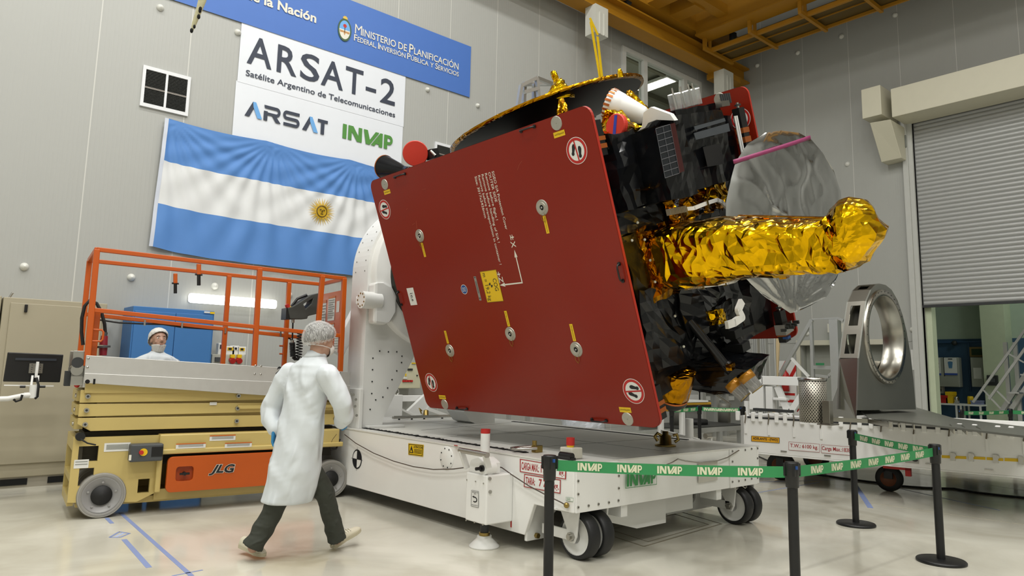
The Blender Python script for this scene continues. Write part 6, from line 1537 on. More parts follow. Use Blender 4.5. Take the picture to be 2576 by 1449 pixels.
# ================================================================== TRAILER WITH RING BRACKET
T0, T1 = V((9.0,5.56,0)), V((9.5,2.38,0)); tx = (T1-T0).normalized(); tn = V((tx.y,-tx.x,0)); tn = -tn if tn.x < 0 else tn   # tn: into the trailer
TM = frame(T0, tx, V((0,0,1)).cross(tx), V((0,0,1)))
ty = V((0,0,1)).cross(tx)                                         # = away from the viewer
TI = TM.inverted()
def tp(x, y, off=0.): return TI @ on_plane(x, y, T0-ty*off, ty)
trl = thing('flat_trailer', 'long white flat trailer with a tube rail and load labels at the right', 'trailer', M=TM)
def T(m): return MB(TM).mat(m)
LT = 5.6; ZB, ZT = .40, .885
b = T(white); b.bb((0,0,ZB), (LT,.05,ZT)); b.bb((0,2.45,ZB), (LT,2.5,ZT)); b.bb((0,0,ZB), (.05,2.5,ZT)); b.bb((.02,.0,ZB-.02),(LT,.06,ZB)); tb = b.build('side_board', trl, bevel=.006)
b = T(mat('trailer_deck', 'bdbdb6', .5)); b.bb((.05,.05,ZB+.05), (LT,2.45,ZT-.06)); b.build('deck', trl)
b = T(mat('tube_white', 'd8d8d8', .2, .2)); b.cyl((.12,.02,ZT+.015), (LT,.02,ZT+.015), .024, 14); b.mat(dark); b.bb((.1,-.004,ZT-.03),(LT,.012,ZT-.005)); b.build('tube_rail', trl)
cords = mat('strap_brown', '6c6455', .7)
for x in (1876,1934,1997,2065,2139,2216,2298,2386,2480,2573):
    p = tp(x, 1060); b = T(white)
    for d in (-.11, .11): b.bb((p.x+d-.025,-.03,ZT-.07),(p.x+d+.025,.03,ZT+.055))
    b.each('rail_clip', trl, bevel=.008)
    b = T(cords); b.tube([V((p.x,-.012,ZT+.045)), V((p.x+.01,-.02,ZT)), V((p.x-.005,-.018,ZT-.1))], .008, 6); b.mat(white); b.bb((p.x-.015,-.012,ZT-.24),(p.x+.015,0,ZT-.09)); b.build('tie_strap', trl)
def tq(*px, o=.004): return [V((p.x,-o,p.z)) for p in (tp(px[i], px[i+1], o) for i in range(0, 8, 2))]
TO = V((0,-.0015,0))
def tsign(Q, s, r, col, bg, bo, nm, t=.05, sd=.015):
    b = T(bg).quad(*Q); polys(b, frame_(t, sd), Q, col, TO); lettering(b, s, [bil(Q, r[0], r[3]), bil(Q, r[2], r[3]), bil(Q, r[2], r[1]), bil(Q, r[0], r[1])], col, bo, lift=TO); b.build(nm, tb)
tsign(tq(1890,1096, 1961,1101, 1961,1115, 1890,1110), 'ADELANTE - (FWD)', (.06,.2,.94,.8), ink, mat('amber_label', 'dfa21c', .5), .02, 'direction_label')
tsign(tq(1984,1111, 2062,1117, 2062,1138, 1984,1132), 'T.W.: 6100 kg.', (.05,.22,.95,.8), redtxt, white, .012, 'weight_label', .03, .008)
tsign(tq(2066,1118, 2152,1125, 2152,1147, 2066,1139), 'Carga Max.:1838kg', (.02,.2,.97,.82), redtxt, white, .012, 'weight_label', .03, .008)
for x0, x1, y0, y1 in ((2369,2431,1145,1152),(2435,2479,1147,1154),(2482,2524,1150,1157),(2527,2590,1152,1160)):
    Q = tq(x0,y0, x1,y0+3, x1,y1+3, x0,y1); b = T(yellow).quad(*Q); b.build('yellow_strip', tb)
b = T(steel)
for x, y in ((2397,1149),(2443,1150),(2505,1154),(2569,1158)): p = tp(x, y); b.box((p.x,-.012,p.z),(.05,.02,.09)); b.box((p.x+.02,-.02,p.z+.02),(.03,.02,.03))
for x, y in ((1972,1135),(2082,1146),(2338,1167),(2488,1182)): p = tp(x, y); b.box((p.x,-.006,p.z),(.08,.01,.012))
b.each('clamp', tb)
Q = tq(2277,1144, 2312,1147, 2312,1167, 2277,1164); b = T(mat('lock_plate', 'a9a9a2', .4)).quad(*Q); b.mat(dark); p = tp(2302,1157); b.sphere((p.x,-.01,p.z),.02,10,6,(1.6,.4,1)); b.build('lock_plate', tb)
p, q = tp(2210,1165), tp(2280,1168); b = T(red); b.bb((p.x,.2,ZB-.07),(q.x,.26,ZB-.02)); b.bb((q.x-.06,.2,ZB-.14),(q.x,.26,ZB-.02)); b.build('red_bar', trl)
for x, yy, r in ((.35,.5,.19),(.35,2.0,.19),(1.7,.6,.16),(4.6,.6,.19),(4.6,2.0,.19)):
    M = TM @ frame(V((x, yy, r)), V((1,0,0)), V((0,0,1)), V((0,-1,0)))
    b = MB(M).mat(black_m); b.lathe([(r*.5,-.1),(r*.95,-.1),(r,-.08),(r,.0),(r*.95,.02),(r*.6,.02)], None, 32); b.mat(mat('hub_rust', '7a4a30', .6)); b.lathe([(r*.6,.02),(r*.5,-.02),(0,-.02)], None, 24); b.build('wheel', trl)
    b = T(dark); b.bb((x-.05,yy-.02,r),(x+.05,yy+.12,ZB)); b.build('axle_post', trl)
# ring bracket
YRg = 4.2; gun = mat('bead_blast_steel', '8e8f88', .38, .85, var=.1, scale=2.); gun2 = mat('machined_steel', 'a8a59c', .26, 1., var=.1, scale=3)
rb = thing('ring_bracket', 'tall grey steel ring bracket with a big round hole on the trailer', 'bracket', V((10.4, 4.4, .9)))
zR = onZ(2160,1040,.92)
def rg(x, y, Y=YRg): p = onY(x, y, Y); return (p.x, p.z)
fo = [rg(2157,1032),rg(2159,960),rg(2161,901),rg(2170,830),rg(2180,757),rg(2192,729),rg(2205,716),rg(2215,714),rg(2228,717),rg(2243,729),rg(2258,755),rg(2271,794),rg(2281,835),rg(2291,895),rg(2298,956),rg(2304,1030)]
hc2 = rg(2225,847); HR = .57
hcirc = [(hc2[0]+(HR+.04)*math.cos(2*PI*i/48), hc2[1]+(HR+.04)*math.sin(2*PI*i/48)) for i in range(48)]
b = MB().mat(gun); b.prism(fo, .02, XZ(YRg+.02), holes=[hcirc]); plate_f = b.build('front_plate', rb)
DPT = .25
b = MB().mat(gun); b.prism(fo, .02, XZ(YRg+DPT+.02), holes=[hcirc]); b.build('back_plate', rb)
RM_ = frame(V((hc2[0],0,hc2[1])), V((1,0,0)), V((0,0,1)), V((0,-1,0)))
b = MB(RM_).mat(gun2); b.lathe([(HR,-(YRg+DPT)),(HR,-YRg+.03),(HR+.01,-YRg+.035),(HR+.09,-YRg+.035),(HR+.095,-YRg+.0)], None, 64); b.build('ring_liner', rb)
b = MB(RM_).mat(dark)
for k in range(36): a = 2*PI*k/36; b.cyl(((HR+.065)*math.cos(a),(HR+.065)*math.sin(a),-YRg+.034), ((HR+.065)*math.cos(a),(HR+.065)*math.sin(a),-YRg+.037), .009, 6)
b.build('flange_holes', rb)
# side wall strip with windows
b = MB().mat(gun2)
def strip_seg(p, q, win=None):
    P = lambda t, s: V((p[0]+(q[0]-p[0])*t, YRg+.02+(DPT-.02)*s, p[1]+(q[1]-p[1])*t))
    if not win: b.quad(P(0,0), P(1,0), P(1,1), P(0,1)); return
    a, c, e, f = .15, .85, .22, .78
    for t0, t1, s0, s1 in ((0,a,0,1),(c,1,0,1),(a,c,0,e),(a,c,f,1)): b.quad(P(t0,s0), P(t1,s0), P(t1,s1), P(t0,s1))
sidec = fo[2:8]
for i in range(2, len(fo)-1):
    strip_seg(fo[i], fo[i+1], win=(i in (2, 3, 5)))
lo2 = fo[2]; lo0 = fo[0]
bz = .9
low = [onX(x, y, lo2[0]) for x, y in ((2081,1046),(2109,973),(2112,903))]; low[0].z = bz
b.add([V((lo2[0],YRg+.02,lo2[1])), V((lo0[0],YRg+.02,bz)), *low], [(0,1,2,3,4)]); b.quad(low[0], low[0]+V((1.6,0,0)), low[1]+V((1.6,0,0)), low[1]); b.quad(low[1], low[1]+V((1.6,0,0)), low[2]+V((1.6,0,0)), low[2])
b.build('side_wall', rb, solid=.012)
sh = [onZ(x, y, .95) for x, y in ((2158,1030),(2304,1026),(2400,1048),(2600,1070),(2600,1092),(2235,1058),(2185,1050))]
b = MB().mat(gun); z0 = .905; vs = [V((p.x,p.y,.96)) for p in sh]; n = len(vs)
vs[2].z = .93; vs[3].z = .925; vs[4].z = .925
b.add(vs+[p+V((0,0,-.02)) for p in vs], [tuple(range(n)), tuple(reversed(range(n, 2*n)))]+[(i, (i+1) % n, (i+1) % n+n, i+n) for i in range(n)]); b.build('base_shelf', rb)
b = MB().mat(gun2); lip = [onZ(x, y, .93) for x, y in ((2095,1052),(2185,1056),(2240,1066))]
for i in range(2): b.beam(V((lip[i].x,lip[i].y,.915)), V((lip[i+1].x,lip[i+1].y,.915)), .03, .05)
for x, y in ((2235,1067),(2262,1067),(2300,1070),(2400,1080),(2432,1082),(2470,1085)): p = onZ(x, y, .92); b.beam(p+V((0,0,-.02)), p+V((.35,.15,.0)), .012, .06)
b.each('base_rib', rb)
# perforated bin and post
pb_ = onZ(2047,1062,.9); pm = mat('perforated_sheet', 'b5b0a4', .4, .6)
N_, L_, b_ = nodes_of(pm); tc = [n for n in N_ if n.type == 'TEX_COORD'][0]; sp = N_.new('ShaderNodeSeparateXYZ'); L_.new(tc.outputs['Object'], sp.inputs[0])
at_ = math_node(N_, 'ARCTAN2'); L_.new(sp.outputs['Y'], at_.inputs[0]); L_.new(sp.outputs['X'], at_.inputs[1])
m1 = math_node(N_, 'MULTIPLY', b=30.); L_.new(at_.outputs[0], m1.inputs[0]); s1 = math_node(N_, 'SINE'); L_.new(m1.outputs[0], s1.inputs[0])
m2 = math_node(N_, 'MULTIPLY', b=150.); L_.new(sp.outputs['Z'], m2.inputs[0]); s2 = math_node(N_, 'SINE'); L_.new(m2.outputs[0], s2.inputs[0])
mm_ = math_node(N_, 'MULTIPLY'); L_.new(s1.outputs[0], mm_.inputs[0]); L_.new(s2.outputs[0], mm_.inputs[1]); gt = math_node(N_, 'GREATER_THAN', b=.25); L_.new(mm_.outputs[0], gt.inputs[0])
mx = N_.new('ShaderNodeMix'); mx.data_type = 'RGBA'; mx.inputs['B'].default_value = (.03,.03,.028,1); old = b_.inputs['Base Color'].links[0].from_socket
L_.new(old, mx.inputs['A']); L_.new(gt.outputs[0], mx.inputs['Factor']); L_.new(mx.outputs['Result'], b_.inputs['Base Color'])
dpx = (pb_-CAM).dot(FW); rbn = 33/F_PX*dpx; hbn = onY(2047, 951, pb_.y).z-.9
t = thing('perforated_bin', 'upright perforated metal drum on the trailer beside the ring bracket', 'drum', V((pb_.x,pb_.y,.9)))
b = MB().mat(pm); b.lathe([(0,0),(rbn,0),(rbn,hbn),(rbn-.02,hbn),(rbn-.02,.05),(0,.05)], tr((pb_.x,pb_.y,.9)), 40); b.build('drum', t)
b = MB().mat(steel); b.lathe([(rbn+.006,hbn-.03),(rbn+.01,hbn),(rbn-.02,hbn+.006)], tr((pb_.x,pb_.y,.9)), 40); b.build('rim', t)
pp_ = onZ(2048,1064,.89); zt3 = onY(2048,1008,pp_.y-.12).z
b = MB().mat(gun2); b.bb((pp_.x-.14,pp_.y-.26,.885),(pp_.x-.05,pp_.y-.17,zt3)); b.bb((pp_.x-.2,pp_.y-.3,.885),(pp_.x+.01,pp_.y-.13,.9))
tag(b.build('steel_post', bevel=.004), 'short square steel post in front of the perforated drum', 'post')
# white trestle on the trailer front
XA = 10.6
def wa(x, y, X=XA): return onX(x, y, X)
t = thing('welded_trestle', 'white welded steel trestle on the trailer left of the perforated drum', 'trestle', V((XA, wa(1950,1000).y, .89)))
def wbox(x0,y0,x1,y1,dp=.15,nm='upright', zmin=None):
    a, c = wa(x0,y0), wa(x1,y1); b = MB().mat(white2); b.bb((XA,a.y,c.z if zmin is None else zmin),(XA+dp,c.y,a.z)); return b.build(nm, t, bevel=.006)
wbox(1883,945,1921,1050,.4,zmin=.89); wbox(1925,972,1944,1050,.12,zmin=.89); wbox(1915,946,2016,971,.2,'cross_beam'); wbox(1944,1000,1978,1008,.1,'cross_beam')
b = MB().mat(white2); b.beam(wa(1952,972)+V((.05,0,0)), wa(1978,1036)+V((.05,0,0)), .05, .1); b.beam(wa(2012,996)+V((.05,0,0)), wa(1982,1042)+V((.05,0,0)), .05, .09); b.build('brace', t)
b = MB().mat(red); b.beam(wa(2012,1012)+V((.15,0,0)), wa(1993,1036)+V((.15,0,0)), .015); b.build('red_rod', t)
b = MB().mat(dark); a, c = wa(1920,1042), wa(2014,1038); b.bb((XA-.3,c.y,.89),(XA-.2,a.y,.93)); tag(b.build('rubber_strip'), 'flat dark rubber strip lying on the trailer under the white trestle', 'strip')
# ---- background on the right
def bx(x, y, X): return onX(x, y, X)
XP = 14.2
t = thing('access_stair', 'aluminium access stair with handrail behind the trailer', 'stair', V((XP, bx(2070,900,XP).y, 0)))
def bar(p, q, w=.05, m=alu2, nm='rail', ext=False):
    a, c = bx(*p, XP), bx(*q, XP)
    if ext: c = V((a.x, (a.y+c.y)/2, 0)); a = V((a.x, c.y, a.z))
    b = MB().mat(m); b.beam(a, c, w); return b.build(nm, t)
bar((2043,804),(2043,950),.06,nm='post',ext=True); bar((2105,803),(2105,1050),.17,nm='post',ext=True); bar((2043,805),(1976,920),.07); bar((2043,803),(2105,800),.03); bar((2105,800),(2122,806),.05); bar((1976,920),(1940,985),.07); bar((1990,900),(2035,948),.05,white2,'brace'); bar((2046,924),(2100,925),.07,nm='tread'); bar((2052,944),(2085,948),.05,nm='tread'); bar((2085,945),(2105,928),.05,nm='brace')
b = MB().mat(mat('tread_green', '2c7a4c', .5)); a, c = bx(2052,913,XP-.1), bx(2073,919,XP-.1); b.bb((XP-.1,c.y,c.z),(XP-.09,a.y,a.z)); b.build('green_label', t)
for i, (x0, x1, y0, mm, lab, nm) in enumerate(((1891,1903,842,alu2,'aluminium profile column below the far red cover, left one','profile_column'),(1911,1924,842,alu2,'aluminium profile column below the far red cover, right one','profile_column'),(1929,1937,845,mat('plank_wood','c9b48c',.6),'pale wooden plank leaning by the aluminium columns','plank'),(1943,1950,840,alu2,'thin steel pole right of the wooden plank','pole'))):
    a, c = bx(x0, y0-40, 13.8), bx(x1, y0-40, 13.8); b = MB().mat(mm)
    if nm == 'plank': b.beam(V((14.3, a.y, a.z)), V((13.9, a.y-.0, 0)), a.y-c.y, .04, up=(1,0,0))
    elif nm == 'pole': b.cyl(V((13.8,(a.y+c.y)/2,0)), V((13.8,(a.y+c.y)/2,a.z)), .025, 12); b.lathe([(.0,0),(.12,0),(.12,.02),(0,.02)], tr((13.8,(a.y+c.y)/2,0)), 16)
    else:
        b.bb((13.8,c.y,0),(13.9,a.y,a.z)); b.mat(mat('profile_groove','7c7d7a',.5,.5)); w_ = (a.y-c.y)
        for k in (.3,.7): b.bb((13.797,c.y+w_*k-.006,0),(13.8,c.y+w_*k+.006,a.z))
    tag(b.build(nm), lab, nm.split('_')[-1])
a, c = bx(1901,897,13.8), bx(1916,903,13.8); b = MB().mat(alu2); b.bb((13.82,c.y,c.z-.2),(13.88,a.y,a.z)); tag(b.build('profile_crossbar'), 'aluminium cross bar between the two profile columns', 'bar')
# extinguisher board
Q = [onX(x, y, XW-.03) for x, y in ((1956,908),(2002,907),(2002,947),(1956,948))]
t = thing('extinguisher_board', 'red and white striped extinguisher board on the right wall', 'sign', V((XW, Q[0].y, Q[2].z-.6)))
Qb = [Q[0], Q[1], V((Q[1].x,Q[1].y,Q[2].z-.75)), V((Q[0].x,Q[0].y,Q[2].z-.75))]
b = MB().mat(paper); b.quad(*Qb); OX = V((-.003,0,0))
polys(b, [[(0,.52),(.0,.70),(.42,1),(.62,1)],[(.3,.45),(.52,.45),(1,.78),(1,.93)],[(0,.95),(.1,1),(0,1)],[(.1,.1),(.9,.1),(.9,.16),(.1,.16)],[(.1,.25),(.9,.25),(.9,.3),(.1,.3)]], Qb, red, OX); b.build('board', t)
b = MB().mat(red); p = onX(1972,948,XW-.2); b.lathe([(0,0),(.09,0),(.09,.42),(.03,.5),(.03,.54),(0,.54)], tr((XW-.14,p.y,p.z-.35)), 18); b.mat(dark); b.tube([V((XW-.14,p.y,p.z+.2)), V((XW-.14,p.y+.12,p.z+.15)), V((XW-.14,p.y+.14,p.z-.1))], .02, 8); b.build('extinguisher', t)
# profile rack and bench behind the barrier
YK = 9.7
def bk(x, y, Y=YK): return onY(x, y, Y)
t = thing('profile_rack', 'aluminium profile rack with grey panels by the far wall under the satellite', 'rack', V((bk(1800,1000).x, YK, 0)))
a, c = bk(1766,980), bk(1872,1000)
b = MB().mat(mat('rack_panel', '8c8e8a', .5)); b.bb((a.x,YK+.05,.25),(c.x,YK+.08,a.z-.05)); b.mat(mat('rack_window', 'c9cbc8', .5))
for x0, x1 in ((1778,1790),(1802,1818),(1828,1850)): p, q = bk(x0,997), bk(x1,1007); b.bb((p.x,YK+.03,q.z),(q.x,YK+.05,p.z))
b.build('panels', t)
for x in (a.x, bk(1800,985).x, bk(1824,985).x, c.x): b = MB().mat(alu2); b.bb((x,YK-.02,0),(x+.12,YK+.1,a.z)); b.build('post', t)
for z in (.2, a.z-.06): b = MB().mat(alu2); b.bb((a.x,YK-.02,z),(c.x+.1,YK+.1,z+.08)); b.build('cross_bar', t)
b = MB().mat(steel); b.cyl(bk(1791,985,YK-.3), bk(1838,1018,YK-.3), .025, 10); b.build('brace_tube', t)
b = MB().mat(white2); a, c = bk(1715,994,10.45), bk(1764,1008,10.45); b.bb((a.x-.4,10.4,c.z),(c.x,YW-.02,a.z)); tag(b.build('wall_duct'), 'white cable duct along the far wall behind the foil drum', 'duct')
YN = 8.2
t = thing('profile_bench', 'low aluminium profile bench with dark top under the satellite', 'bench', V((onY(1790,1080,YN).x, YN, 0)))
a, c = onY(1703,1079,YN), onY(1872,1070,YN); zz = (a.z+c.z)/2
b = MB().mat(alu2); b.bb((a.x,YN-.04,zz-.09),(c.x,YN+.04,zz)); b.bb((a.x,YN+.9,zz-.09),(c.x,YN+.98,zz)); b.build('frame', t)
b = MB().mat(mat('bench_top','3a3b38',.6)); b.bb((a.x,YN-.04,zz),(c.x,YN+.98,zz+.02)); b.build('bench_top', t)
for x in (a.x+.1, onY(1807,1085,YN).x, c.x-.2): b = MB().mat(alu2); b.bb((x,YN-.04,.03),(x+.09,YN+.05,zz-.09)); b.mat(dark); b.cyl((x+.045,YN,0),(x+.045,YN,.04),.03,10); b.build('leg', t)
for nm, lab, px, r, h, mm in (('cylinder_part', 'tall grey cylinder standing on the low profile bench, left one', 1705, .16, .42, mat('part_grey','77766e',.5,.3)), ('cylinder_part', 'tall grey cylinder standing on the low profile bench, right one', 1822, .13, .40, mat('part_grey','77766e',.5,.3)), ('cable_heap', 'dark heap of cable on the low profile bench', 1745, .28, .10, black_m)):
    p = onY(px, 1065, YN+.5); b = MB().mat(mm); b.lathe([(0,0),(r,0),(r,h*.85),(r*.9,h),(0,h)], tr((p.x,YN+.5,zz+.02)), 22); tag(b.build(nm), lab, nm.split('_')[0])
# yellow and black padded frame
pA, pB = onZ(1664,1036,.86), onZ(1892,1030,.86)
t = thing('padded_rail', 'yellow and black padded rail frame behind the green belts under the satellite', 'rail', V(((pA.x+pB.x)/2,(pA.y+pB.y)/2,0)))
for z, mm in ((.90, mat('rail_yellow','b88d1d',.5)), (.855, black_m), (.81, mat('rail_yellow','b88d1d',.5))):
    b = MB().mat(mm); b.cyl(V((pA.x,7.78,z)), V((pB.x+.4,7.78,z)), .028, 10); b.build('padded_tube', t)
for x in (1662, 1716):
    p = onY(x, 1060, 7.78); b = MB().mat(white2); b.bb((p.x-.04,7.74,0),(p.x+.04,7.82,.93)); b.bb((p.x-.05,7.5,0),(p.x+.05,8.05,.04)); b.build('post', t, bevel=.005)
p = onY(1880,1060,7.78); b = MB().mat(white2); b.bb((p.x-.04,7.74,0),(p.x+.04,7.82,.93)); b.bb((p.x-.05,7.5,0),(p.x+.05,8.05,.04)); b.build('post', t, bevel=.005)
b = MB().mat(white); b.bb((pA.x-.1,7.75,.93),(pB.x+.3,8.1,.96)); b.build('tray', t)
# white sheet wrapped object behind the dolly
p0 = onY(1508,1066,7.95)
b = MB().mat(mat('wrap_sheet','cdd2da',.45,bump=.2,bscale=12)); hw = .42
b.grid(lambda i, j: V((p0.x+hw*math.cos(2*PI*i)*(1.-.05*j), 8.3+.3*math.sin(2*PI*i), (p0.z+.12)*j)), 36, 14, False); b.grid(lambda i, j: V((p0.x+hw*.95*math.cos(2*PI*i)*j, 8.3+.3*math.sin(2*PI*i)*j, p0.z+.12+.05*(1-j))), 36, 4, False); crumple(b, .035, 5, 81)
tag(b.build('wrapped_crate'), 'crate wrapped in a crumpled white sheet behind the dolly under the red cover', 'crate')
# ---- equipment left of the red cover
YQ = 10.25
t = thing('control_cabinet', 'cream control cabinet with red buttons seen between the stand leg and the red cover', 'cabinet', V((onY(1025,950,YQ).x, YQ+.1, onY(1025,977,YQ).z)))
a, c = onY(990,913,YQ), onY(1057,977,YQ); b = MB().mat(mat('panel_cream','c8c4a8',.5)); b.bb((a.x,YQ,c.z),(c.x,YW-.02,a.z)); b.build('body', t, bevel=.01)
for px, mm, nm in ([((1013+k*6.6,956,1018.5+k*6.6,961), red, 'red_button') for k in range(4)]+[((1026,927,1031,932), dark, 'dark_button'), ((1032,927,1038,932), dark, 'dark_button'), ((1020,940,1022,946), yellow, 'yellow_key'), ((1036,912,1046,915), yellow, 'yellow_strip'), ((1048,943,1051,946), dark, 'lock'), ((1013,949,1024,953), paper, 'label')]):
    p, q = onY(px[0],px[1],YQ-.01), onY(px[2],px[3],YQ-.01); b = MB().mat(mm); b.bb((p.x,YQ-.015,q.z),(q.x,YQ,p.z)); b.build(nm, t)
YE = 9.3
def ye(x, y): return onY(x, y, YE)
t = thing('white_cart', 'white steel frame cart behind the dolly at the stand leg', 'cart', V((ye(1050,1000).x, YE, 0)))
a, c = ye(950,994), ye(1012,1040); b = MB().mat(white); b.bb((a.x,YE,.1),(c.x,YE+.6,a.z)); b.build('box', t, bevel=.008)
a, c = ye(1012,996), ye(1090,1010); b = MB().mat(white); b.bb((a.x,YE+.1,c.z),(c.x+.5,YE+.2,a.z)); b.build('top_beam', t, bevel=.006)
a, c = ye(1012,1028), ye(1100,1034); b = MB().mat(white); b.bb((a.x,YE+.1,.3),(c.x+.9,YE+.2,.36)); b.bb((c.x+.8,YE+.1,.1),(c.x+.9,YE+.2,.95)); b.build('low_beam', t, bevel=.006)
b = MB().mat(white2); b.beam(ye(1080,1005)+V((0,.05,0)), ye(1035,1048)+V((0,.05,0)), .07, .2); b.beam(ye(1012,1030)+V((0,.02,0)), ye(1055,1052)+V((0,.02,0)), .03); b.beam(ye(1075,1028)+V((0,.02,0)), ye(1125,1046)+V((0,.02,0)), .05); b.build('brace', t)
b = MB().mat(steel); p = ye(1006,994)+V((0,.1,0)); b.tube([p+V((.045*math.cos(k*PI/6),0,.05+.05*math.sin(k*PI/6))) for k in range(13)], .012, 8); b.build('lifting_eye', t)
for x in (a.x-.2, c.x+.6):
    b = MB().mat(black_m); b.cyl((x,YE+.1,.07),(x,YE+.16,.07),.07,18); b.build('wheel', t)
# ================================================================== BARRIER POSTS AND BELTS
def barrier(x, y, lab, far=False):
    t = thing('barrier_post', lab, 'barrier post', V((x,y,0)), 'barrier posts')
    T_ = tr((x,y,0)); r = .031 if not far else .03; h = .92
    bs = mat('post_black', '101112', .42)
    b = MB().mat(bs); b.lathe([(0,0),(.178,0),(.18,.006),(.18,.016),(.172,.024),(.05,.03),(0,.03)], T_, 40); b.build('base', t)
    b = MB().mat(bs); b.lathe([(r,.025),(r,h-.14)], T_, 24); b.build('pole', t)
    b = MB().mat(bs); b.lathe([(r,h-.155),(r+.008,h-.15),(r+.010,h-.075),(r+.012,h-.07),(r+.012,h-.006),(r+.009,h),(0,h)], T_, 24)
    for k in range(4):
        a = PI/4+k*PI/2; b.box((x+(r+.012)*math.cos(a), y+(r+.012)*math.sin(a), h-.045), (.014,.014,.075))
    hd = b.build('belt_head', t)
    b = MB().mat(blue_l); d = (V((CAM.x,CAM.y,0))-V((x,y,0))).normalized(); sd = V((-d.y,d.x,0)); p = V((x,y,h-.03))+(d*.8-sd*.55*(-1 if not far else 1)).normalized()*(r+.013); b.box(p, (.014,.014,.02)); b.build('release_tab', hd)
    return t
PA, PB_ = V((3.2,3.33,0)), V((4.27,2.29,0)); PC, PD = V((7.37,3.30,0)), V((6.49,2.245,0))
barrier(PA.x, PA.y, 'black barrier post in front of the dolly load signs, cut by the picture bottom')
barrier(PB_.x, PB_.y, 'black barrier post right of the dolly where two green belts meet, base out of view')
barrier(PC.x, PC.y, 'black barrier post with visible round base, standing before the trailer load label')
barrier(PD.x, PD.y, 'rightmost large black barrier post with a round base on the floor')
belt_f = mat('belt_green', '2f8a50', .6); belt_t = mat('belt_logo', 'd5d6b8', .6)
def belt(p, q, lab, n, z=.858, w=.068, sag=.008, u0=.06, flip=False, group='green belts'):
    p, q = V((p.x,p.y,z)), V((q.x,q.y,z)); d = (q-p).normalized(); p = p+d*.044; q = q-d*.044; L0 = (q-p).length
    nrm = V((d.y,-d.x,0)); 
    if nrm.dot(CAM-p) < 0: nrm = -nrm
    lft = d.cross(V((0,0,1))).dot(nrm) > 0                       # does p->q run left to right as seen
    def at(u, v, o=0.): return p.lerp(q, u)+V((0,0,(v-.5)*w-sag*4*u*(1-u)))+nrm*o
    b = MB().mat(belt_f); b.grid(lambda u, v: at(u, v), 24, 1, False); b.grid(lambda u, v: at(u, v, -.0015), 24, 1, False)
    b.mat(belt_t); ll = w*.68*3.3
    for k in range(n):
        cu = (u0+(1-2*u0)*(k+.5)/n); du = ll/L0/2
        for pl_ in LOGO_I:
            t_ = tessellate_polygon([[V((x,y,0)) for x, y in pl_]])
            b.add([at(cu+((x-.5)*2*du)*(1 if lft else -1), .16+.68*y, .0012+.0002*LOGO_I.index(pl_)) for x, y in pl_], [tuple(k_) for k_ in t_])
    o = b.build('barrier_belt', normals=False); tag(o, lab, 'belt', group)
    return o
belt(PA, PB_, 'green logo belt between the two nearest barrier posts across the dolly front', 5)
belt(PB_, PD, 'green logo belt rising to the rightmost large barrier post', 7)
belt(PC, PD, 'short green logo belt sloping between the two posts with round bases', 5)
FP = [onZ(1690,1022,.92), onZ(1750,1018,.92), onZ(1868,1022,.92)]
FP = [V((9.52,7.11,0)), V((10.4,7.2,0)), V((10.85,6.66,0))]
labs = ('far black barrier post just right of the red cover corner', 'far black barrier post in the middle, behind the short white post', 'far black barrier post at the trailer corner')
for p, l in zip(FP, labs): barrier(p.x, p.y, l, True)
belt(FP[0], FP[1], 'far green belt left of the middle far post', 3, w=.068, group='green belts'); belt(FP[1], FP[2], 'far green belt ending at the trailer corner', 4, w=.068)
R1, R2, R3 = V((14.24,4.47,0)), V((15.83,4.16,0)), V((16.4,3.2,0))
barrier(R1.x, R1.y, 'far black barrier post before the workbench in the shutter opening', True); barrier(R2.x, R2.y, 'far black barrier post before the cream column in the shutter opening', True); barrier(R3.x, R3.y, 'far black barrier post at the right edge beyond the column', True)
belt(R1, R2, 'far green belt before the blue workbench wall', 4, w=.068); belt(R2, R3, 'far green belt at the right picture edge', 3, w=.068)
b = MB().mat(black); pts = [onZ(x, y, .012) for x, y in ((1903,1146),(1935,1160),(1975,1180),(2025,1190),(2080,1197),(2150,1207),(2200,1213),(2260,1222),(2330,1227),(2400,1229),(2450,1238),(2520,1246),(2620,1256))]; b.tube(pts, .012, 8); tag(b.build('floor_cable'), 'black cable snaking over the floor in front of the trailer', 'cable')
# ladder stair beyond the shutter
XL = 18.6
def xl(x, y, o=0.): return onX(x, y, XL+o)
t = thing('mobile_stair', 'aluminium mobile stair with handrails beyond the shutter opening', 'stair', V((XL, xl(2520,1000).y, 0)))
rails_ = [((2448,1012),(2600,800)), ((2488,1004),(2640,790)), ((2520,1034),(2700,760)), ((2545,1028),(2720,770))]
for k, (p, q) in enumerate(rails_):
    a, c = xl(*p, .0 if k < 2 else .5), xl(*q, .0 if k < 2 else .5)
    b = MB().mat(alu2); b.beam(a, c, .05 if k < 2 else .09); b.build('rail' if k < 2 else 'stringer', t)
for p, q in (((2473,980),(2517,1028)), ((2508,983),(2540,1015)), ((2538,890),(2576,912))):
    b = MB().mat(alu2); b.beam(xl(*p), xl(*q), .03); b.build('brace', t)
for k in range(6):
    f_ = k/6; a = xl(2520+180*f_, 1034-274*f_, .1); b = MB().mat(alu2); b.box(a+V((.3,0,0)), (.6,.2,.03)); b.build('tread', t)
for x in (2530, 2555): p = xl(x, 900, .6); b = MB().mat(alu2); b.bb((p.x,p.y-.04,0),(p.x+.08,p.y+.04,2.3)); b.build('post', t)
p = onX(2498,957,XB-.56); b = MB().mat(dark); b.bb((XB-.62,p.y-.12,p.z-.13),(XB-.55,p.y+.12,p.z+.13)); b.mat(grey_ui); b.bb((XB-.64,p.y-.06,p.z-.05),(XB-.6,p.y+.06,p.z+.05)); tag(b.build('wall_phone', bevel=.01), 'dark wall phone box on the cream column', 'phone')
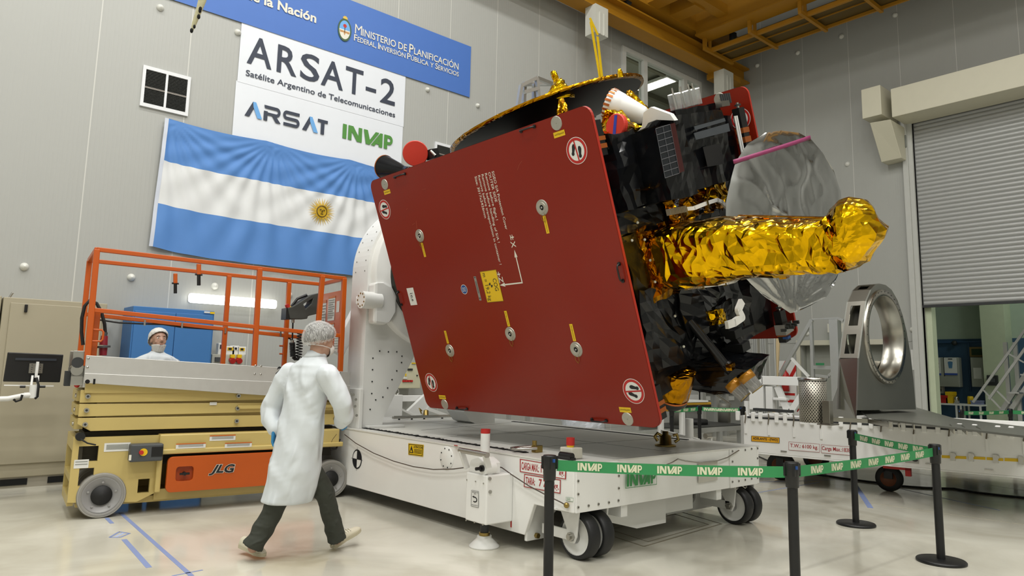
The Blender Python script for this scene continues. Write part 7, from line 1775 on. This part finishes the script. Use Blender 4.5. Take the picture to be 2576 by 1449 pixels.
# ================================================================== PEOPLE
skin = mat('skin', 'b08a76', .5, var=.05, scale=20); hairm = mat('hair_dark', '241d1a', .6)
coat = wrinkle(mat('lab_coat', 'd2d8dc', .72, var=.03, scale=4), 7., .9, .06)
trs = wrinkle(mat('trousers_dark', '34372f', .8, var=.08, scale=15), 10., .8, .03, (1,1,1.6)); shoe_m = mat('shoe_white', 'd3ccb6', .6); sole_m = mat('sole_cream', 'bdb59c', .7)
glove_m = mat('glove_blue', '2f7fb0', .45)
maskm = mat('mask_white', 'd2cfca', .75, bump=.06, bscale=60)
netm = bpy.data.materials.new('hairnet'); netm.use_nodes = True
N_, L_ = netm.node_tree.nodes, netm.node_tree.links; b_ = N_['Principled BSDF']; b_.inputs['Base Color'].default_value = (.78,.78,.76,1); b_.inputs['Roughness'].default_value = .7
tc = N_.new('ShaderNodeTexCoord'); nz = N_.new('ShaderNodeTexNoise'); nz.inputs['Scale'].default_value = 60; nz.inputs['Detail'].default_value = 5; nz.inputs['Distortion'].default_value = 1.2
mp = N_.new('ShaderNodeMapping'); mp.inputs['Scale'].default_value = (2.2,2.2,.5); L_.new(tc.outputs['Object'], mp.inputs[0]); L_.new(mp.outputs[0], nz.inputs['Vector'])
rp = N_.new('ShaderNodeValToRGB'); rp.color_ramp.elements[0].position = .40; rp.color_ramp.elements[0].color = (.10,.10,.10,1); rp.color_ramp.elements[1].position = .72; rp.color_ramp.elements[1].color = (.50,.50,.50,1)
L_.new(nz.outputs['Fac'], rp.inputs['Fac']); L_.new(rp.outputs['Color'], b_.inputs['Alpha'])
net2 = mat('hairnet_thick', 'd6d5d1', .75, var=.12, scale=25, bump=.2, bscale=40)
def ell(c, ax, ay, rx, ry, n=28): return [c+ax*(rx*math.cos(2*PI*i/n))+ay*(ry*math.sin(2*PI*i/n)) for i in range(n)]
def chain(b, pts, rs, n=14, k=4, cap=True):
    """tapering limb through the joints, rounded at both ends"""
    P, R = [], []
    for i in range(len(pts)-1):
        for j in range(k): t = j/k; P.append(V(pts[i]).lerp(V(pts[i+1]), t)); R.append(rs[i]+(rs[i+1]-rs[i])*t)
    P.append(V(pts[-1])); R.append(rs[-1]); b.tube(P, R, n); b.sphere(P[0], R[0], n, 8)
    if cap: b.sphere(P[-1], R[-1], n, 8)
def head_shapes(b, M):
    S_ = lambda c, r, sc: b.sphere(c, r, 20, 14, sc, M)
    S_((-.008,0,.03), .1, (1.0,.80,.98)); S_((.02,0,-.045), .075, (.98,.84,1.0)); S_((.045,0,-.085), .045, (.9,1.0,.6)); S_((.05,0,.0), .07, (.6,.9,.9))
    b.tube([M @ V((.082,0,.02)), M @ V((.106,0,-.022)), M @ V((.096,0,-.034))], [.011,.0155,.012], 10); S_((.094,.012,-.03), .010, (1,1,.8)); S_((.094,-.012,-.03), .010, (1,1,.8))
    S_((.080,0,.034), .02, (.5,1.9,.45)); S_((.085,0,-.058), .014, (.6,1.6,.5)); S_((.083,0,-.070), .014, (.6,1.4,.5))
    for s in (1, -1): S_((-.012,s*.080,-.008), .03, (.65,.30,1.05)); S_((.058,s*.045,-.03), .028, (.7,.7,.8))
def face_bits(M, parent, brow=hairm):
    b = MB().mat(mat('eye_white', 'd8d4cc', .3))
    for s in (1, -1): b.sphere((.074,s*.031,.012), .0135, 12, 8, (1,1.15,.75), M)
    b.mat(mat('iris_dark', '2a221c', .3))
    for s in (1, -1): b.sphere((.0835,s*.031,.012), .0065, 10, 6, (.8,1,1), M)
    b.build('eyes', parent)
    b = MB().mat(brow)
    for s in (1, -1): b.tube([M @ V((.0885,s*.014,.031)), M @ V((.087,s*.03,.037)), M @ V((.074,s*.05,.031))], [.003,.0045,.003], 6)
    b.build('eyebrows', parent)
def hand(w, d, side, nrm, name, parent, m, size=1., curl=.5, flip=1):
    """w wrist, d towards the fingertips, nrm out of the back of the hand, side towards the thumb"""
    d = V(d).normalized(); nrm = V(nrm); nrm = (nrm-d*nrm.dot(d)).normalized(); sd = d.cross(nrm)*flip
    b = MB().mat(m); s = size
    P = lambda x, y, z: w+d*(x*s)+sd*(y*s)+nrm*(z*s)
    b.loft([[P(x, hw*math.cos(2*PI*i/14)+o, ht*math.sin(2*PI*i/14)) for i in range(14)] for x, hw, ht, o in ((-.02,.028,.024,0),(.0,.028,.021,0),(.03,.036,.017,.002),(.07,.042,.015,.001),(.095,.040,.012,0),(.102,.03,.006,0))])
    for y, L0, c_ in ((.031,.074,.9),(.0105,.083,1.0),(-.0105,.077,1.1),(-.030,.060,1.25)):
        p = P(.092, y, .0); pts = [P(.075,y,0), p]; a = 0.; 
        for k_, seg in enumerate((.45,.30,.25)):
            a += curl*c_*(.55,.8,.6)[k_]; p = p+(d*math.cos(a)-nrm*math.sin(a))*(L0*seg*s); pts.append(p)
        chain(b, pts, [.0095*s,.0098*s,.0092*s,.0085*s,.0072*s], 10, 3)
    t0 = P(.018,.026,-.004); t1 = P(.045,.050,-.014); t2 = P(.072,.058,-.026); t3 = P(.094,.052,-.036); chain(b, [t0,t1,t2,t3], [.015*s,.0125*s,.0105*s,.008*s], 10, 3)
    o = b.build(name, parent, remesh=.0042, smooth_it=3); return o
def shoe(heel, D, parent, L0=.285, lab=None):
    D = V(D).normalized(); s = D.cross(V((0,0,1))).normalized(); u = s.cross(D)
    P = lambda x, y, z: heel+D*x+s*y+u*z
    o = MB().mat(sole_m); out = [(.0,.030),(.02,.036),(.07,.036),(.12,.034),(.17,.043),(.215,.048),(.25,.042),(.275,.026),(.287,.008)]
    ring = [P(x, w, 0) for x, w in out]+[P(x, -w, 0) for x, w in reversed(out)]
    o.loft([[p+u*.0 for p in ring], [p+u*.024 for p in ring]], True, False)
    so = o
    b = MB().mat(shoe_m); R = []
    for x, w, h in ((.004,.028,.075),(.02,.035,.088),(.06,.037,.092),(.10,.036,.085),(.14,.037,.074),(.18,.041,.062),(.22,.044,.054),(.25,.039,.046),(.27,.028,.036),(.282,.010,.028)):
        R.append([P(x, w*math.copysign(abs(math.cos(a))**.8, math.cos(a)), .02+max(0,math.sin(a))**.85*(h-.02)) for a in [2*PI*i/20 for i in range(20)]])
    b.loft(R); sh_ = b.build('shoe', parent, smooth_it=1); so.build('sole', sh_, bevel=.006)
    b = MB().mat(mat('lace', 'e0dccb', .7))
    for k in range(4): x = .115+.022*k; b.tube([P(x,-.03,.07-.004*k), P(x+.006,0,.094-.009*k), P(x,.03,.07-.004*k)], .0035, 6)
    b.build('laces', sh_); return sh_
# ------------------------------------------------------------------ the walking person
base = onZ(752,1392); base = V((2.55,5.42,0))
wp = thing('person', 'person walking right in a white coat, hairnet, face mask, blue gloves and dark trousers', 'person', base)
ph = math.radians(14); F_, Lt = V((math.cos(ph),math.sin(ph),0)), V((-math.sin(ph),math.cos(ph),0)); U_ = V((0,0,1))
J = dict(head=dep(808,852,5.56), neck=dep(796,893,5.54), chest=dep(770,985,5.5), hip=dep(752,1130,5.45), lsh=dep(728,938,5.62), lel=dep(684,1030,5.62), lwr=dep(695,1078,5.58), rsh=dep(826,946,5.36), rel=dep(866,1022,5.38), rwr=dep(858,1062,5.52),
  lhip=dep(738,1160,5.48), lkn=dep(684,1292,5.36), lan=dep(636,1378,5.30), rhip=dep(768,1165,5.50), rkn=dep(820,1245,5.56), ran=dep(848,1358,5.64))
hf = (F_*.98+Lt*-.12+U_*-.10).normalized(); hl = U_.cross(hf).normalized(); hu = hf.cross(hl)
HMx = frame(J['head']-U_*.015, hf, hl, hu)
b = MB().mat(skin); head_shapes(b, HMx)
chain(b, [HMx @ V((-.02,0,-.06)), J['neck']-U_*.06], [.058,.062]); chain(b, [J['neck']-U_*.10, J['chest'], J['hip']], [.085,.125,.125], 20)
for k in 'lr': chain(b, [J[k+'sh'], J[k+'el'], J[k+'wr']], [.05,.042,.028]); chain(b, [J[k+'hip'], J[k+'kn'], J[k+'an']], [.075,.052,.038])
body1 = b.build('body', wp, remesh=.0075, smooth_it=4)
face_bits(HMx, wp)
# bouffant cap
b = MB().mat(netm)
def cap_pt(u, v):
    a = 2*PI*u; t = v*PI*.66
    r = Vector((math.sin(t)*math.cos(a), math.sin(t)*math.sin(a), math.cos(t)))
    k = 1+.035*math.sin(a*15+3*noise.noise(r*2))*max(0,v-.25)*1.2+.03*noise.noise(r*4)
    z = .045+r.z*.108*k; tilt = -.30
    x, y = r.x*.132*k-.024, r.y*.112*k
    rim = max(0, v-.86)/.14; x *= 1-.10*rim; y *= 1-.08*rim
    z2 = z+(x)*(.38)*v*v+.004*math.sin(a*22)*rim
    return HMx @ V((x, y, z2))
b.grid(cap_pt, 96, 26); b.build('hairnet', wp, normals=False, solid=.0012)
b = MB().mat(hairm); hcn = HMx @ V((-.02,0,.03)); b.grid(lambda u, v: hcn.lerp(cap_pt(u, v*.93), .90), 48, 18); b.build('hair', wp)
b = MB().mat(maskm); b.lathe([(.0,.055),(.02,.052),(.04,.035),(.052,.012),(.058,-.012)], HMx @ frame(V((.068,0,-.062)), V((0,1,0)), V((-.28,0,1)).normalized(), V((1,0,.28)).normalized()), 28)
mk = b.build('face_mask', wp, solid=.002)
b = MB().mat(maskm)
for s in (1, -1): b.tube([HMx @ V(p) for p in ((.06,s*.055,-.055),(.02,s*.078,-.05),(-.03,s*.086,-.046),(-.07,s*.066,-.044),(-.098,0,-.042))], .0028, 6)
b.build('strap', mk)
# coat
def ring(px, py, d, a, bb, lean=0., n=36):
    c = dep(px, py, d); return [c+Lt*(a*math.copysign(abs(math.cos(t))**.9,math.cos(t)))+F_*(bb*math.copysign(abs(math.sin(t))**.9,math.sin(t)))+U_*lean*math.sin(t) for t in [2*PI*i/n for i in range(n)]]
b = MB().mat(coat)
spec_ = [(797,884,5.545,.062,.066),(794,893,5.54,.07,.078),(788,906,5.53,.115,.09),(780,920,5.52,.175,.105),(776,938,5.51,.20,.118),(770,985,5.5,.195,.135),(761,1040,5.48,.183,.142),(755,1085,5.46,.185,.152),(749,1130,5.45,.19,.165),(742,1180,5.44,.193,.18),(733,1222,5.43,.185,.185),(722,1258,5.42,.172,.185),(721,1262,5.42,.166,.178)]
rings = []
for i in range(len(spec_)-1):
    for t in (0,.25,.5,.75): rings.append(ring(*[spec_[i][k]+(spec_[i+1][k]-spec_[i][k])*t for k in range(5)]))
rings.append(ring(*spec_[-1])); b.loft(rings)
chain(b, [dep(730,938,5.60), dep(700,985,5.62), dep(683,1028,5.62), dep(681,1055,5.57), dep(690,1078,5.52)], [.083,.080,.078,.076,.060], 18, 5)
chain(b, [dep(824,944,5.38), dep(848,985,5.37), dep(862,1018,5.37), dep(866,1045,5.42), dep(858,1062,5.50)], [.086,.082,.076,.072,.055], 18, 5)
for i, p in enumerate(b.v):
    q = p-base
    f1 = noise.noise(V((q.x*5+q.z*3.2, q.y*5-q.z*3.5, q.z*2.0))); f2 = 1-abs(noise.noise(V((q.x*9-q.z*5, q.y*9, q.z*4+7))))*2
    c = V((base.x+.02, base.y, p.z)); d = (p-c); d.z = 0
    amt = .016 if q.z < 1.05 else .011
    cre = max(0, 1-abs(noise.noise(V((q.x*3.2+q.z*2.6-q.y*2, q.y*3, q.z*1.2+3))))*3.5)
    d = d*1.0
    if q.z < 1.44: b.v[i] = p+d.normalized()*(cre-.3)*.012; p = b.v[i]
    if q.z < 1.44: b.v[i] = p+d.normalized()*(f1*amt*1.1+(f2-.4)*.007)
ct = b.build('coat', wp, remesh=.010, smooth_it=1)
b = MB().mat(coat); 
cr = [ring(797,882,5.545,.060,.064), ring(796,891,5.54,.067,.074), ring(792,899,5.535,.082,.086)]
b.loft(cr, False); b.build('collar', ct, solid=.006)
b = MB().mat(mat('seam_white','c3c6c8',.8)); pts = [dep(x, y, d) for x, y, d in ((797,1062,5.32),(790,1090,5.29),(781,1120,5.26),(772,1155,5.23),(762,1190,5.22),(752,1225,5.22))]
# trousers
b = MB().mat(trs); chain(b, [J['hip'], J['hip']-U_*.12], [.15,.15], 18)
chain(b, [J['lhip'], J['lkn'], J['lkn'].lerp(J['lan'],.6), J['lan']+U_*.008], [.105,.080,.076,.082], 18, 6, False); chain(b, [J['rhip'], J['rkn'], J['rkn'].lerp(J['ran'],.6), J['ran']+U_*.0], [.095,.080,.068,.072], 18, 6, False)
for i, p in enumerate(b.v):
    q = p-base; b.v[i] = p+V((noise.noise(V((q.x*7,q.y*7,q.z*13)))*.016, noise.noise(V((q.x*7+9,q.y*7,q.z*13)))*.016, 0))
b.build('trousers', wp, remesh=.010, smooth_it=1)
# shoes
h1 = onZ(604,1390); h1 = dep(606,1378,(h1-CAM).dot(FW)-.02)
toe = onZ(690,1414,.0)
D1 = (toe-h1).normalized(); h1 = V((h1.x, h1.y, max(h1.z, .05))); D1 = (V((toe.x,toe.y,.006))-h1); shoe(h1, D1, wp, D1.length)
h2 = onZ(836,1384); h2 = V((h2.x, h2.y, .012)); shoe(h2, V((.90,.12,.36)), wp)
hand(dep(690,1080,5.50), V((-.03,-.02,-1)), None, V((-.75,.55,0)), 'glove', wp, glove_m, 1.02, .55, 1)
hand(J['rwr']+V((0,0,-.0)), (F_*.75+Lt*.45+U_*-.15), None, V((.3,-.8,.5)), 'glove', wp, glove_m, 1.02, .7, -1)
# ------------------------------------------------------------------ the person looking on behind the lift
d2 = 8.35; hd = dep(399,856,d2); gx, gy = hd.x, hd.y
pp = thing('person', 'person in white coat, hairnet and beard cover looking up from behind the lift platform', 'person', V((gx, gy, 0)))
F2 = (RT*.55-FW*.83); F2.z = 0; F2.normalize(); L2 = U_.cross(F2)
hf = (F2*.98+RT*.28+U_*.16); hf.normalize(); hl = U_.cross(hf).normalized(); hu = hf.cross(hl)
HM2 = frame(hd, hf, hl, hu)
b = MB().mat(skin); head_shapes(b, HM2); nk = V((gx,gy,hd.z-.16))-F2*.03
chain(b, [HM2 @ V((-.02,0,-.06)), nk], [.06,.066]); hz = hd.z-.82
chain(b, [nk-U_*.06, V((gx,gy,hd.z-.45)), V((gx,gy,hz))], [.09,.14,.14], 20)
arms = {}
for s, k in ((1,'l'),(-1,'r')):
    sh_ = V((gx,gy,hd.z-.285))+L2*.2*s-F2*.03; el_ = sh_+L2*.06*s-U_*.30-F2*.02; wr = el_+F2*.10-U_*.25
    arms[k] = (sh_, el_, wr); chain(b, [sh_, el_, wr], [.05,.042,.03]); hp_ = V((gx,gy,hz))+L2*.09*s; chain(b, [hp_, V((hp_.x,hp_.y,.5))+F2*.02, V((hp_.x,hp_.y,.09))], [.085,.058,.042])
b.build('body', pp, remesh=.0075, smooth_it=3); face_bits(HM2, pp, mat('brow_brown','5b4532',.6))
b = MB().mat(mat('lip', '9b5f50', .5)); b.sphere((.090,0,-.064), .012, 10, 6, (.5,1.7,.45), HM2); b.build('lips', pp)
b = MB().mat(net2)
def cap2(u, v):
    a = 2*PI*u; t = v*PI*.56; r = V((math.sin(t)*math.cos(a), math.sin(t)*math.sin(a), math.cos(t))); k = 1+.04*math.sin(a*17)*max(0,v-.4)+.03*noise.noise(r*4)
    x = r.x*.117*k-.022; y = r.y*.104*k; z = .048+r.z*.105*k+x*.62*v*v
    return HM2 @ V((x, y, z))
b.grid(cap2, 80, 22); b.build('hairnet', pp, normals=False, solid=.0015)
b = MB().mat(net2)
def beard(u, v):
    a = -PI*.62+PI*1.24*u; z = -.066-.085*v+.012*abs(u-.5)*2; r_ = (.084+.002*math.sin(v*PI))*(1-.30*v); wv = .0025*math.sin(a*18+v*3)
    return HM2 @ V((.008+(r_+wv)*math.cos(a)-.012*v, (r_*.9+wv)*math.sin(a), z))
b.grid(beard, 40, 10); b.build('beard_cover', pp, normals=False, solid=.002)
b = MB().mat(coat); R = []
for z, a, c in ((hd.z-.125,.07,.075),(hd.z-.145,.085,.085),(hd.z-.165,.13,.10),(hd.z-.19,.185,.12),(hd.z-.22,.225,.13),(hd.z-.26,.24,.14),(hd.z-.45,.215,.15),(hd.z-.65,.205,.155),(hd.z-.85,.215,.17),(hd.z-1.1,.23,.19)):
    R.append(ell(V((gx,gy,z))-F2*.02, L2, F2, a, c, 32))
b.loft(R)
for k in 'lr': chain(b, list(arms[k]), [.078,.075,.06], 16, 4)
for i, p in enumerate(b.v):
    q = p-V((gx,gy,0)); b.v[i] = p+V((noise.noise(q*7), noise.noise(q*7+V((5,5,5))), 0))*.012
c2 = b.build('coat', pp, remesh=.012, smooth_it=3)
b = MB().mat(trs)
for s in (1, -1):
    hp_ = V((gx,gy,hz))+L2*.09*s; chain(b, [hp_, V((hp_.x,hp_.y,.5))+F2*.02, V((hp_.x,hp_.y,.12))], [.10,.078,.07], 16)
b.build('trousers', pp, remesh=.014, smooth_it=2)
for s in (1, -1): shoe(V((gx,gy,.0))+L2*.1*s-F2*.1, F2+L2*.1*s, pp)
hand(arms['l'][2], V((0,0,-1))+F2*.2, None, L2, 'glove', pp, glove_m, 1., .5, -1); hand(arms['r'][2], V((0,0,-1))+F2*.2, None, -L2, 'glove', pp, glove_m, 1., .5, 1)
# ================================================================== LIGHT, CAMERA
def area(name, loc, sx_, sy_, power, col=(1,.97,.90), rot=(0,0,0)):
    l = bpy.data.lights.new(name, 'AREA'); l.shape = 'RECTANGLE'; l.size = sx_; l.size_y = sy_; l.energy = power; l.color = col
    o = bpy.data.objects.new(name, l); C.objects.link(o); o.location = loc; o.rotation_euler = rot
    return o
for x, k in ((-4.5, 1.0), (-.5, 1.15), (3.5, 1.15), (7.5, .8)):
    for y in (-5.0, -1.0, 3.0, 6.8):
        area('ceiling_lamp', (x, y, ZC-.05), 1.6, .5, 245*k, (1,.985,.945))
area('ceiling_lamp', (12.0, -4.0, ZC-.05), 1.6, .5, 150, (1,.985,.945))
area('office_fill', (13.2, 12.9, 9.68), .6, 1.3, 140, (1,.96,.88))  # unseen fill light added to brighten the office behind the high window
area('beyond_lamp', (19.5, 3.5, 5.9), 1.5, .5, 110, (.92,1,.92))
w = bpy.data.worlds.new('world'); w.use_nodes = True; w.node_tree.nodes['Background'].inputs['Color'].default_value = (.5,.52,.5,1); w.node_tree.nodes['Background'].inputs['Strength'].default_value = .05
bpy.context.scene.world = w
cd = bpy.data.cameras.new('camera'); cam = bpy.data.objects.new('camera', cd); C.objects.link(cam)
cd.sensor_width = 36; cd.lens = F_PX/IMG_W*36; cd.clip_end = 100
cd.shift_y = CYO/IMG_W
cam.matrix_world = frame(CAM, RT, UP, -FW)
sc_ = bpy.context.scene; sc_.camera = cam
sc_.view_settings.view_transform = 'Standard'; sc_.view_settings.look = 'None'; sc_.view_settings.gamma = 1; sc_.view_settings.use_curve_mapping = False
sc_.view_settings.exposure = -0.48
